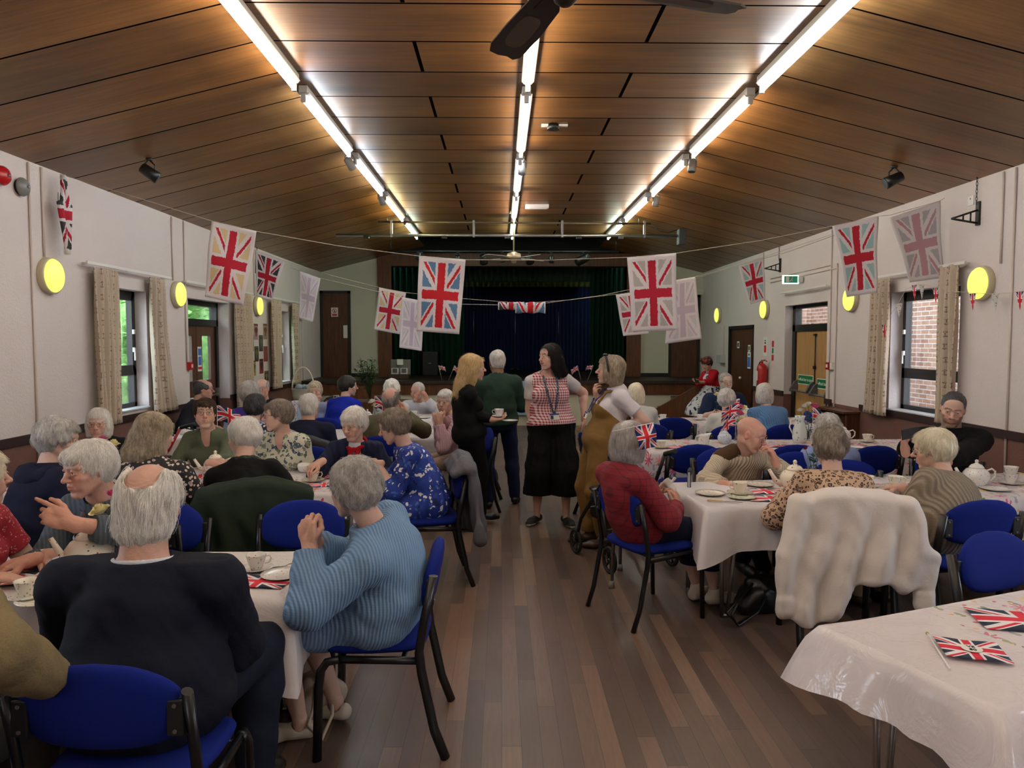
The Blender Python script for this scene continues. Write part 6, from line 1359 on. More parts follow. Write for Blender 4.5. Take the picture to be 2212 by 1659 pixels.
# the folded one at the left end of the string
A0 = at_x(131, 378, XL + .08); mb = MB(); uv = []; prof = [(0, .02), (.08, .045), (.2, .06), (.34, .085), (.36, .14), (.5, .12), (.62, .10), (.8, .07), (.92, .05), (1, .04)]
for j in range(31):
    b = j / 30; w = np.interp(b, [q[0] for q in prof], [q[1] for q in prof])
    for i in range(9): a = i / 8; mb.v.append((A0.x + .02 + .03 * math.sin(a * 7) + .02 * b, A0.y + (a - .6) * w * 1.5, A0.z - b * .70)); uv.append((.15 + .6 * a, 1 - b))
for j in range(30):
    for i in range(8): k = j * 9 + i; mb.f.append((k, k + 1, k + 10, k + 9)); mb.mi.append(0); mb.sm.append(True)
tag(mb.build('tea_towel', TC['black'], None, uv=uv, thick=.002), 'crumpled black-quartered tea towel hanging folded against the left wall', 'tea towel', 'union flag tea towels hung on strings')
M_STR = plain('pale_cord', (196, 186, 166), .8)
def cord(pts, label, r=.003):
    P = [at_x(p[0], p[1], p[3]) if len(p) == 4 else at_y(p[0], p[1], p[2]) for p in pts]; return tag(MB().tube(P, r, 6).build('string', M_STR), label, 'string', 'strings the tea towels hang on')
cord([(129, 376, 0, XL + .02), (300, 428, 6.70), (456, 477, 6.75), (555, 500, 6.85), (730, 531, 6.9), (905, 553, 7.0), (1006, 561, 7.0), (1180, 562, 7.05), (1355, 556, 7.1), (1460, 547, 7.1), (1640, 520, 7.2), (1799, 488, 7.3), (1897, 467, 7.3), (1922, 465, 7.4), (2030, 434, 7.45), (2040, 428, 0, XR - .02)], 'nearest pale string crossing the hall with the large tea towels')
cord([(480, 512, 0, XL + .02), (551, 540, 10.6), (615, 564, 10.6), (720, 596, 10.9), (819, 621, 11.2), (877, 632, 11.2), (1000, 645, 11.3), (1130, 655, 11.3), (1230, 648, 11.3), (1392, 628, 11.3), (1500, 603, 11.2), (1594, 573, 11.0), (1650, 555, 11.0), (1795, 507, 0, XR - .02)], 'far pale string carrying the small tea towels')
cord([(628, 578, 0, XL + .02), (648, 586, 10.3), (692, 601, 10.3), (868, 642, 9.8), (917, 651, 9.8), (1000, 657, 9.6), (1090, 659, 9.2), (1170, 656, 9.2), (1300, 638, 8.8), (1444, 608, 8.3), (1502, 598, 8.3), (1700, 545, 8.6), (1826, 500, 0, XR - .02)], 'middle pale string with the rolled-up tea towels')
for k, (a, b, c, d_, key) in enumerate(((1076, 1132, 653, 669, 'black'), (1113, 1178, 653, 676, 'blue'))):
    p0, p1 = at_y(a, (c + d_) / 2, 9.22 - k * .05), at_y(b, (c + d_) / 2, 9.22 - k * .05); r = (d_ - c) / 2 / 1600 * 9.2; mb = MB(); uv = []
    for i in range(15):
        for j in range(17): q = 2 * PI * j / 16; pp = p0 + (p1 - p0) * (i / 14); mb.v.append((pp.x, pp.y + r * .6 * math.cos(q), pp.z + r * (1 + .1 * math.sin(i)) * math.sin(q))); uv.append((.06 + i / 14 * .88, .02 + j / 16 * .5))
    for i in range(14):
        for j in range(16): q = i * 17 + j; mb.f.append((q, q + 1, q + 18, q + 17)); mb.mi.append(0); mb.sm.append(True)
    tag(mb.build('tea_towel', TC[key], None, uv=uv), '%s rolled-up tea towel caught on the middle string before the stage' % ('left' if k == 0 else 'right'), 'tea towel', 'union flag tea towels hung on strings')
# little triangular bunting on the right wall
BX = XR - .10
bs = [(1905, 715), (1911, 701), (1940, 655), (1957, 625), (1980, 614), (2002, 616), (2015, 620), (2060, 629), (2095, 633), (2146, 635), (2196, 631), (2230, 624)]
tag(MB().tube([at_x(a, b, BX) for a, b in bs], .0025, 6).build('bunting_string', M_STR), 'thin bunting string looped across the right window and lamp', 'string')
M_PEN = m_jack('pennant_print', (30, 34, 70), red=(196, 30, 50), aspect=1.2); M_PEN2 = m_spots('patterned_pennant', (196, 190, 184), [(50, 50, 60), (120, 116, 120)], 60)
PN = [(1911, 702, 1, 'lowest small flag pennant on the far curtain'), (1942, 655, 0, 'grey patterned pennant at the window edge'), (1975, 616, 1, 'flag pennant at the top corner of the right window'), (1991, 615, 0, 'dark patterned pennant above the right window'), (2021, 622, 1, 'flag pennant on the near curtain of the right window'), (2101, 634, 1, 'flag pennant just left of the nearest right lamp'), (2150, 635, 0, 'grey patterned pennant just right of the nearest right lamp'), (2203, 630, 1, 'flag pennant at the right edge of the picture')]
for a, b, f_, lb in PN:
    p = at_x(a, b, BX - .004); w, h = .042, .155; mb = MB(); mb.add([(0, -w, 0), (0, w, 0), (.012, .004, -h)], [(0, 1, 2)]); o = mb.build('pennant', M_PEN if f_ else M_PEN2, None, uv=[(.12, 1), (.88, 1), (.5, 0)], thick=.001); o.location = p; o.rotation_euler = (0, 0, (.5 if a < 1950 else .15)); tag(o, lb, 'pennant', 'small triangular bunting pennants')

# ------------------------------------------------------------ outside the windows
def m_leaves():
    t = NT('bright_garden_leaves'); p = t.obj(); n = t.noise(p, 7, 5, .7); t.set(col=t.ramp(n, [(.3, srgb(60, 110, 50)), (.5, srgb(120, 176, 84)), (.7, srgb(196, 226, 150))]), rough=.7); return t.m
def hedge(name, x, y0, y1, z1, label, seed):
    rnd = random.Random(seed); F = Field((x - 1.4, y0 - .5, -.2), (x + 1.4, y1 + .5, z1 + .6), .12)
    for k in range(60): F.ell((x + rnd.uniform(-.4, .4), rnd.uniform(y0, y1), rnd.uniform(.2, z1)), .55 + .4 * rnd.random(), None, .2)
    P, Fc = F.mesh(); base = np_mesh(name, [(P, Fc, 0, None)], m_leaves() if 'gl' not in MATS else MATS['gl'], None); MATS['gl'] = base.data.materials[0]; tag(base, label, 'hedge')
    mb = MB(); N = len(P)
    for k in range(5000): p = Vector(P[rnd.randrange(N)]) + Vector((rnd.uniform(.0, .2), rnd.uniform(-.1, .1), rnd.uniform(-.1, .1))); leafy(mb, p, (0, 0, 0), 1, .13, .045, rnd)
    o = mb.build('leaves', MATS['gl'], base); o['kind'] = 'stuff'
hedge('garden_hedge', -7.2, 7.0, 20.0, 3.4, 'sunlit green hedge outside the left windows and door', 3)
mb = MB(); mb.bb(-14, XL - TH, -4, 24, -.14, -.02); mb.bb(XR + TH, 12, -4, 24, -.14, -.02); struct('ground_outside', mb, plain('pale_paving', (160, 158, 150), .8, var=.1))
def m_brick():
    t = NT('pale_brown_brickwork'); p = t.n('NewGeometry').outputs['Position']; s = t.n('SeparateXYZ', {0: p}); v = t.n('CombineXYZ', {0: t.math('ADD', s.outputs[1], s.outputs[0]), 1: s.outputs[2], 2: 0.}).outputs[0]
    b = t.n('TexBrick', {'Vector': v, 'Color1': srgb(150, 108, 84), 'Color2': srgb(178, 140, 112), 'Mortar': srgb(206, 200, 190), 'Scale': 1., 'Mortar Size': .007, 'Brick Width': .225, 'Row Height': .075, 'Bias': .0}); t.set(col=b.outputs[0], rough=.9); t.bump(b.outputs[1], -.4, .01); return t.m
mb = MB(); mb.bb(6.9, 7.2, 6.0, 22, -.1, 5.5); mb.bb(XR + TH, 7.2, 16.5, 16.8, -.1, 5.5); struct('wall_outside_brick', mb, m_brick())
# ------------------------------------------------------------ tables and cloths
M_CLW = m_cloth('white_plastic_cloth', (216, 208, 206), 0, None, .38)
M_CLF = m_cloth('floral_plastic_cloth', (214, 208, 210), .9, None, .3)
M_CLG = m_cloth('glossy_floral_film_cloth', (214, 206, 208), .7, -.42, .14)
M_CLR = m_cloth('floral_cloth_white_end', (214, 208, 210), .9, -.86, .35)
def tbl(x0, y0, L, D, rz, lbl, cl, mat, **kw):
    """near-left corner, length, depth, turn"""
    a = math.radians(rz); cx = x0 + math.cos(a) * L / 2 - math.sin(a) * D / 2; cy = y0 + math.sin(a) * L / 2 + math.cos(a) * D / 2
    table(cx, cy, L, D, rz, lbl); tablecloth(cx, cy, L, D, rz, cl, mat, **kw)
tbl(-2.75, 2.80, 1.92, .60, 0, 'trestle table nearest the photographer on the left, navy-jacketed man in front', 'white cloth on the nearest left table, hanging low at its right corner', M_CLW, seed=2., drop=.30, corner=.05)
tbl(-3.3, 4.78, 2.36, 1.02, 0, 'wide pair of trestle tables, second on the left, with the green-shirted woman behind', 'floral cloth on the second left table between the green shirt and the blue dress', M_CLF, seed=5.)
tbl(-3.42, 7.5, 2.78, .72, 0, 'third trestle table on the left, at whose right end the pink cardigan sits', 'white cloth on the third left table by the pink cardigan', M_CLW, seed=7.)
tbl(-3.1, 9.25, 2.2, .70, 0, 'fourth trestle table on the left, where the old man in white leans', 'white cloth on the farthest left table', M_CLW, seed=9.)
tbl(1.22, 4.30, 2.75, .75, 7.5, 'long trestle table on the right shared by the cream jumper and the leopard print', 'floral cloth with white end on the table of the man in the cream cable jumper', M_CLR, seed=3.)
tbl(1.12 + .205, 1.905, 1.75, .60, 20.8, 'empty trestle table in the bottom right corner', 'glossy white cloth on the empty bottom right table', M_CLG, seed=11., drop=.17, corner=.10, flare=.06)
tbl(1.30, 6.55, 2.75, .74, 0, 'third trestle table on the right behind the cream jumper', 'floral cloth on the third right table with the tall white jug', M_CLF, seed=13.)
tbl(1.80, 8.72, 2.1, .72, 0, 'farthest trestle table on the right, the bearded man behind it', 'floral cloth on the farthest right table before the bearded man', M_CLF, seed=15.)

# ------------------------------------------------------------ people
def hp(px, py, Y): return tuple(at_y(px, py, Y))
K = {}
def kn(n, a, b, r=230., depth=.6): return m_knit(n, a, b, r, 0, .9, depth)
def cp(n, a, **k): return m_cloth_plain(n, a, **k)
W_TROU = cp('dark_navy_trouser_cloth', (22, 25, 38)); W_BLKT = cp('black_trouser_cloth', (12, 12, 14)); W_GRYT = cp('grey_trouser_cloth', (64, 62, 62)); W_BEIGE = cp('beige_trouser_cloth', (150, 132, 110)); M_SHW = plain('white_shoe_leather', (196, 186, 170), .5); M_SOLE = plain('pale_rubber_sole', (200, 196, 188), .6)
W_DKSK = m_spots('dark_sprigged_skirt', (24, 22, 26), [(150, 140, 130), (90, 80, 80)], 60, .25, .5); M_SHB = plain('black_shoe_leather', (16, 15, 16), .35); M_SHBR = plain('brown_shoe_leather', (60, 38, 26), .4)
def top(m, n='jumper', **k): return dict(t='top', n=n, m=m, **k)
def tr(m=None, n='trousers', **k): return dict(t='legs', n=n, m=m or W_TROU, **k)
def sh(m=None, **k): return dict(t='shoes', n='shoe', m=m or M_SHB, **k)
def hr(kind, col, **k): return dict(kind=kind, col=col, **k)
M_GLB = plain('dark_spectacle_frame', (40, 26, 28), .3); M_GLS = plain('silver_spectacle_frame', (190, 188, 184), .25, 1.); M_GLR = plain('reddish_spectacle_frame', (110, 40, 50), .3)
OLD = dict(age=1., nose=1.2); YNG = dict(age=.2, rosy=.7)
AUTO = []
def P(label, head, Y, yaw, chair_=True, **d):
    d['head'] = hp(head[0], head[1], Y); d['yaw'] = yaw; d['nochair'] = not chair_; r = person('person', label, d)
    if d.get('sit', True) and chair_ is not False:
        if chair_ is True:
            fw = rotm(yaw)[:, 1]; c = r['pel'] - fw * (.015 + .1 * (d.get('g', 1.) - 1)); chair(c[0], c[1], yaw, 'blue stacking chair of the ' + d['who'])
        else: chair(*chair_, 'blue stacking chair of the ' + d['who'])
    return r
def W3(px, py, Y): return tuple(at_y(px, py, Y))

# --- first left table
p1 = P('person in a short-sleeved red patterned top with long pale blonde hair, at the left edge', (-46, 1030), 3.05, 262, who='sitter in red at the left edge', g=1.15, bust=1., bare=1, hair=hr('long', 'paleblonde', t=.018, long=.24, slen=.14, n=6000), hyaw=318, R=('table',), L=('table',), neckshow=1,
  wear=[top(m_spots('red_white_leaf_print', (150, 30, 44), [(206, 120, 124), (220, 160, 160)], 70, .30, .2, .05), 'blouse', sleeve=.62, e=.018), tr(W_TROU), sh()])
p2 = P('person in a tan tweed jacket with back turned, cut off by the left edge', (-200, 1050), 2.05, 350, who='man in tan tweed at the left edge', f=False, g=1.25, s=1.05, sw=1.2, hair=hr('short', 'grey'), R=((W3(120, 1470, 1.95)), (.4, .6, -.2), (0, 0, -1), .5, (1, -.4, -.8)), L=('table',),
  wear=[top(cp('tan_tweed', (116, 102, 74), var=.3, weave=260), 'jacket', e=.028, hem=-.2), tr(W_GRYT), sh()])
p3 = P('person in a grey jumper with white hair, pointing to the left across the teapot', (192, 1012), 3.35, 172, who='white-haired man who points', f=False, g=1.05, s=1.03, hyaw=148, hpitch=10, lean=.24, hunch=.05, skin='ruddy', face=dict(OLD, w=1.0, nose=.9), hair=hr('puff', 'white', t=.007, curl=.003, fringe=.4, slen=.07, wild=.22, n=6000, rad=.0009),
  L=(W3(148, 1128, 3.0), (-.86, -.15, .42), (.25, .75, -.55), (.12, .75, .85, .95), (1.6, .1, -.9), dict(thumb=.3)), R=(W3(60, 1212, 3.1), (-.6, -.5, -.1), (0, 0, -1), .4),
  wear=[top(kn('slate_grey_jumper', (66, 76, 84), (92, 102, 112), 300, .3), sleeve=1.62, e=.016), dict(t='collar', n='collar', m=cp('mauve_grey_collar', (96, 88, 96))), tr(W_GRYT), sh()])
p4 = P('person in a navy suit jacket with back turned, bald crown and long white side hair', (327, 1085), 2.36, 0, chair_=(-1.08, 2.18, 0), who='man in the navy suit jacket', pel=(-1.11, 2.27, .56), arm=.86, f=False, g=1.42, s=1.12, sw=1.12, belly=1.15, hs=1.0, hpitch=18, skin='ruddy', face=OLD, hair=hr('ring', 'white', crownbald=1, mullet=1, t=.014, nape=-.062, curl=.003, slen=.085, n=9000, wave=.22, wild=.16, crown=(0, .02, .16), fly=.5, rad=.0009), R=(W3(452, 1320, 2.66), (-.5, .8, .1), (0, 0, -1), .5, (.55, -.2, -1)), L=('table',), RL=(.20, .40, .085), LL=(-.10, .38, .085),
  wear=[top(cp('navy_suit_cloth', (20, 24, 38), weave=700, wr=.5), 'jacket', e=.030, hem=-.24, nh=-.012, wrinkle=.005, skirted=.12), dict(t='collar', n='shirt_collar', m=cp('white_shirt_cloth', (206, 210, 220)), up=.030), tr(cp('navy_suit_trousers', (24, 30, 46)), e=.02), sh()])
p5 = P('person in a long pale blue ribbed cardigan with white curls, hands clasped', (764, 1056), 2.98, 84, chair_=(-.52, 3.14, 91), who='woman in the pale blue cardigan', pel=(-.525, 3.09, .57), g=1.42, s=1.0, bust=1.1, hyaw=52, hpitch=8, hunch=.05, face=OLD, hair=hr('puff', 'silver', t=.019, curl=.005, wave=.9, slen=.032, wild=.45, n=9000, fly=.5), bow=.06,
  L=(W3(668, 1172, 2.90), (-.12, .05, 1.), (.25, 1., .0), .95, (-.2, -.5, -1), dict(thumb=.9, hs=1.05)), R=(W3(676, 1165, 2.985), (-.05, -.05, 1.), (-.2, -1., 0), 1.15, (0, .6, -1), dict(thumb=1.)), barelegs=1, LL=(-.07, .32, .085), RL=(.10, .22, .085),
  wear=[top(m_knit('pale_blue_rib_cardigan', (112, 144, 182), (134, 168, 204), 400, 0, .9, .5), 'cardigan', e=.030, hem=-.25, skirted=.55, sleeve=1.86, wrinkle=.004), dict(t='skirt', n='skirt', m=W_DKSK, hemz=.40, len=.3, e=.0, wrinkle=.001, under=1), sh(M_SHW, sole=M_SOLE, low=1)])
# --- second left table
p6 = P('person in a navy hooded top with short grey-blonde hair, facing right by the wall', (127, 950), 4.2, 325, who='hooded navy sitter by the left wall', g=1.2, hyaw=292, hpitch=12, hair=hr('puff', 'silver', t=.018, curl=.005), face=OLD, L=('lap',), R=('table',), wear=[top(cp('navy_sweatshirt', (20, 24, 46)), e=.024), dict(t='hood', n='hood', m=cp('navy_sweatshirt', (20, 24, 46))), tr(), sh()])
p7 = P('person with a white bob and red-framed glasses in a black cardigan, behind the roses', (213, 915), 5.95, 180, who='white bob by the roses', glasses=M_GLR, hyaw=196, face=dict(OLD, smile=.3), hair=hr('bob', 'white', t=.012, nape=.01), wear=[top(cp('mauve_print_top', (120, 90, 110)), 'blouse', e=.010), top(cp('black_cardigan', (14, 14, 18)), 'cardigan', e=.022, neck='open'), tr(), sh()])
p8 = P('person in a black blouse with cream daisies, ash-blonde shoulder-length hair, back turned', (335, 938), 4.2, 8, who='daisy-print blouse', g=1.25, hyaw=328, hpitch=14, hunch=.05, face=YNG, hair=hr('long', 'ashblonde', t=.012, long=.13, slen=.13, crown=(.0, .02, .12), n=5000), R=('table',), L=('table',), wear=[top(m_spots('black_daisy_print', (18, 16, 20), [(206, 186, 170), (190, 170, 160)], 42, .40, .15, .012, .13, (70, 50, 40)), 'blouse', e=.024), tr(W_BLKT), sh()])
p9 = P('person in an olive green shirt with short brown hair and dark-framed glasses', (443, 893), 5.75, 180, who='green-shirted woman', glasses=M_GLB, hyaw=202, hpitch=-2, bust=.9, g=1.1, face=dict(age=.8, nose=.9), neckshow=1, hair=hr('puff', 'brown', t=.006, fringe=.4), L=((W3(458, 1000, 5.35)), (.9, -.1, .1), (0, .6, -1), .5), R=('table',),
  wear=[top(cp('olive_green_shirt', (84, 92, 74), weave=300), 'shirt', e=.016, neck='v', vd=.87), dict(t='collar', n='collar', m=cp('olive_green_shirt', (84, 92, 74)), arc=.72), tr(), sh()])
p10 = P('person in black with short white hair and dark green scarf, hunched over', (526, 944), 4.55, 15, chair_=(-1.42, 4.36, 12), who='person in black with the green coat', pel=(-1.46, 4.33, .53), g=1.2, hyaw=66, hpitch=14, hunch=.07, face=OLD, hair=hr('puff', 'white', t=.010, curl=.004, slen=.05), R=('table',), L=('table',), wear=[top(cp('black_fine_knit', (10, 10, 12)), e=.024), dict(t='scarf', n='scarf', m=m_spots('dark_green_scarf', (20, 34, 34), [(40, 56, 54)], 40), w=.9), tr(W_BLKT), sh()])
p11 = P('person in a green paisley blouse with glasses and short grey hair, smiling to the left', (600, 897), 5.6, 160, who='paisley blouse', glasses=M_GLB, hyaw=112, bust=1., g=1.1, face=dict(age=.8, smile=1., open=.4), neckshow=1, hair=hr('puff', 'greybrown', t=.008, fringe=.3), R=('table',), L=('lap',), wear=[top(m_spots('green_cream_paisley', (190, 188, 168), [(70, 86, 96), (96, 112, 76), (52, 66, 92), (120, 128, 110)], 26, .46, .1, .10, .12, (206, 200, 180), 18), 'blouse', e=.018, neck='v'), tr(), sh()])
p12 = P('person with white hair in a navy cardigan and red neck scarf, looking down', (764, 916), 5.5, 185, who='red-scarfed woman', g=1.1, bust=.9, hyaw=158, hpitch=16, face=dict(OLD, nose=1.2), hair=hr('puff', 'white', t=.015, fringe=.5, curl=.004), R=((W3(690, 1000, 5.15)), (-.6, -.6, -.3), (0, 0, -1), .6), L=('table',),
  wear=[top(cp('white_top', (206, 200, 204)), 'blouse', e=.010), top(kn('navy_loose_cardigan', (18, 22, 46), (40, 46, 72), 120, .5), 'cardigan', e=.022, neck='open'), dict(t='scarf', n='scarf', m=cp('deep_red_scarf', (150, 14, 26)), ends=1, w=.7), tr(), sh()])
p13 = P('person in a blue and white patterned dress with short grey hair, at the table end', (850, 921), 5.2, 98, chair_=(-.52, 5.2, 100), who='patterned blue dress', pel=(-.50, 5.18, .55), g=1.1, bust=1., hyaw=84, hpitch=22, hunch=.05, face=dict(age=.8, nose=1.2), hair=hr('puff', 'greybrown', t=.014, nape=-.02, slen=.07), bare=.5, L=((W3(815, 1002, 5.12)), (-1, .0, -.1), (0, .2, -1), .6), R=((W3(800, 998, 5.22)), (-1, -.2, -.05), (0, 0, -1), .6), barelegs=1,
  wear=[top(m_spots('blue_white_splash_print', (24, 52, 140), [(214, 214, 216), (16, 26, 80), (60, 96, 176), (220, 220, 222)], 30, .40, .3, .14, 0, None, 14), 'dress', e=.018, sleeve=1.35, skirted=.75, hem=-.2), dict(t='skirt', n='skirt', m=m_spots('blue_white_splash_print', (24, 52, 140), [(214, 214, 216)], 30), hemz=.36, len=.4), sh()])
# --- third left table
p14 = P('person in a dark grey T-shirt, balding with glasses, facing right by the glazed door', (440, 841), 9.0, 300, who='balding man by the glazed door', f=False, g=1.25, glasses=M_GLR, hyaw=284, skin='ruddy', face=OLD, hair=hr('ring', 'darkgrey', t=.014), wear=[top(cp('charcoal_tshirt', (52, 56, 66)), 'shirt', e=.02, sleeve=.8), tr(), sh()])
p15 = P('person with grey hair in a purple waistcoat over pale blue sleeves, back turned', (541, 851), 8.05 - .85, 355, who='purple waistcoat', hair=hr('puff', 'silver', t=.018), g=1.15, wear=[top(cp('pale_blue_sleeves', (150, 176, 206)), 'shirt', e=.016), top(cp('purple_fleece_waistcoat', (56, 44, 128)), 'waistcoat', e=.026, sleeve=0), tr(), sh()])
p16 = P('person in a dark suit and tie, bald and smiling, seated beyond the purple waistcoat', (566, 840), 9.15, 182, who='bald man in the dark suit', f=False, g=1.2, skin='ruddy', face=dict(OLD, smile=.6), hair=hr('ring', 'grey', t=.008), wear=[top(cp('white_shirt_cloth', (206, 210, 220)), 'shirt', e=.010), top(cp('black_suit_cloth', (20, 20, 26)), 'jacket', e=.024, neck='open'), tr(W_BLKT), sh()])
p17 = P('person in a navy top with white ovals and short dark grey hair, back turned', (553, 880), 6.6, 352, who='navy and white oval-print top', g=1.25, hair=hr('puff', 'darkgrey', t=.012, nape=.02), wear=[top(m_spots('navy_white_ovals', (22, 26, 60), [(206, 204, 210), (210, 208, 214)], 34, .42, .0, .02), 'blouse', e=.02), tr(), sh()])
p18 = P('person in a pale blue top drinking from a cup, facing the camera', (680, 846), 8.7, 188, who='woman drinking tea', g=1.15, bust=.9, face=dict(age=.7), hair=hr('puff', 'ashblonde', t=.014), neckshow=1, R=(W3(676, 872, 8.48), (.4, -.1, .7), (.8, .3, 0), .7), L=('table',), wear=[top(cp('pale_blue_grey_top', (142, 152, 180)), 'blouse', e=.018, neck='v'), tr(), sh()])
p19 = P('person in a navy jacket with thinning white hair, back turned, third left table', (668, 880), 6.75, 0, who='man in the navy jacket', f=False, g=1.25, skin='ruddy', hair=hr('short', 'white', t=.006), face=OLD, wear=[top(cp('navy_zip_jacket', (18, 22, 44)), 'jacket', e=.026, nh=.02), tr(), sh()])
p20 = P('person in a bright royal blue top with dark short hair, facing right', (752, 834), 8.75, 338, who='royal blue top', g=1.3, hyaw=292, face=dict(age=.5), hair=hr('puff', 'dark', t=.016), wear=[top(cp('royal_blue_jersey', (22, 40, 160)), 'blouse', e=.02), tr(W_BLKT), sh()])
p21 = P('person with a cloud of white hair mostly hidden behind the bald man in tweed', (847, 842), 8.75, 0, who='cloud of white hair', hair=hr('puff', 'white', t=.022, curl=.007), wear=[top(cp('cream_blouse', (200, 198, 196)), 'blouse', e=.016), tr(W_GRYT), sh()])
p22 = P('person in an olive tweed jacket, bald on top, resting his head on a hand', (846, 865), 7.15, 355, who='bald man in olive tweed', f=False, g=1.2, skin='ruddy', hyaw=345, face=OLD, hair=hr('ring', 'grey', t=.005, crownbald=1), R=(W3(875, 893, 7.25), (-.2, .2, 1), (-1, 0, 0), .7, (1, 0, -1)), wear=[top(cp('olive_tweed', (92, 86, 66), var=.3, weave=240), 'jacket', e=.026), tr(W_GRYT), sh()])
p23 = P('person in a white jumper, elderly, leaning his cheek on one hand', (902, 846), 10.05, 176, who='old man in white', f=False, g=1.1, skin='ruddy', hyaw=152, hroll=0, face=OLD, hair=hr('short', 'silver', t=.008), L=(W3(921, 862, 9.85), (-.2, -.1, 1), (-1, .1, 0), .9, (1, -.3, -1)), R=('table',), wear=[top(cp('white_jersey', (196, 196, 204)), 'jumper', e=.022), tr(W_GRYT), sh()])
p24 = P('person in a pale pink cardigan with silver hair, chin on her fist', (961, 868), 7.25, 112, who='pink cardigan', g=1.0, hyaw=164, face=dict(OLD, smile=-.3), hair=hr('puff', 'silver', t=.012, fringe=.7, nape=-.02), L=(W3(950, 911, 7.05), (-.1, .0, 1), (.3, .9, 0), 1.2, (-.3, -.3, -1)), R=(W3(945, 913, 7.12), (-.1, 0, 1), (.3, .9, 0), 1.2), wear=[top(kn('pale_pink_knit', (198, 158, 168), (216, 180, 190), 300, .3), 'cardigan', e=.018, skirted=.2), tr(W_BEIGE), sh()])
# --- standing in the aisle
p25 = P('person standing in black with very long blonde hair, holding a cup and plate', (1022, 794), 6.5, 288, sit=False, g=1.08, s=.94, bust=.9, hyaw=284, hpitch=4, lean=.03, base=(-.27, 6.55, 0), pel=(-.28, 6.55, .88), face=dict(age=.6, smile=.4), hair=hr('long', 'blonde', t=.010, long=.32, slen=.20, n=5000, wild=.08, wave=.05, crown=(0, .02, .12), rad=.0010), who='',
  L=(W3(1066, 906, 6.42), (.97, .0, .05), (0, .1, 1), .55, (-.4, -.6, -1)), R=(W3(1060, 903, 6.56), (.97, 0, .1), (0, .1, 1), .45, (-.4, .6, -1)), LL=(-.36, 6.47, .085, 0), RL=(-.19, 6.75, .085, 0), toeL=280, toeR=290,
  wear=[top(cp('black_fine_knit', (10, 10, 12)), e=.014, hem=-.18, flare=.02), tr(W_BLKT, e=.018, hemz=.05), sh()])
p26 = P('person standing in a green fleece and jeans, back turned', (1074, 783), 7.5, 8, sit=False, f=False, g=1.12, s=.96, skin='brown', who='', hpitch=10, hyaw=12, pel=(-.02, 7.5, .90), base=(-.02, 7.5, 0), hair=hr('short', 'silver', t=.006), LL=(-.132, 7.4, .085, 0), RL=(.139, 7.62, .085, 0), toeL=10, toeR=350,
  L=(W3(1045, 870, 7.75), (.6, .6, .1), (0, 0, -1), .6), R=(W3(1105, 870, 7.78), (-.6, .6, .1), (0, 0, -1), .6), wear=[top(cp('bottle_green_fleece', (40, 62, 52), weave=200), 'fleece', e=.030, hem=-.10, nh=.02), tr(cp('dark_denim', (24, 36, 66), var=.3), e=.018, hemz=.03), sh(M_SHB)])
M_GING = m_check('red_white_gingham', (214, 200, 200), (150, 24, 40), 42)
p27 = P('person standing in a red gingham waistcoat and black culottes with dark shoulder-length hair', (1187, 771), 6.75, 186, sit=False, g=1.25, s=1.0, sw=1.05, bust=1.15, bare=1., skin='pale', who='', hyaw=124, hpitch=4, pel=(.46, 6.78, .92), base=(.46, 6.78, 0), face=dict(age=.1, smile=1., open=.8, browf=1., brow=.9, rosy=.8, lip=(.42, .10, .10)), neckshow=1, hair=hr('long', 'dark', t=.012, long=.17, slen=.14, wild=.2, crown=(.01, .03, .12), rad=.0009),
  R=(W3(1165, 940, 6.72), (-.02, -.05, -1), (.9, 0, -.2), .5, (-.5, .8, 0)), L=(W3(1262, 905, 6.9), (-.1, .1, -1), (-1, 0, 0), .5, (.6, .7, 0)), barelegs=1, LL=(.595, 6.74, .085, 0), RL=(.328, 6.80, .085, 0), toeL=195, toeR=150,
  wear=[top(cp('white_ribbed_tee', (196, 192, 192)), 'tee_shirt', e=.012, sleeve=.58, neck='wide'), top(M_GING, 'waistcoat', e=.022, sleeve=0, neck='wide', hem=-.0, flare=.02, nh=-.02), dict(t='strap', n='lanyard', m=m_spots('navy_print_lanyard', (40, 56, 76), [(150, 160, 170)], 90), pts=[(.24, .006, .190), (.45, .03, .195), (.70, .05, .178), (.93, .060, .105), (1.03, .050, .0)], r=.007), tr(cp('black_crepe', (8, 8, 10)), 'culottes', e=.03, wide=.06, hemz=.28), sh(plain('black_canvas', (18, 18, 20), .7), sole=M_SOLE, low=1)])
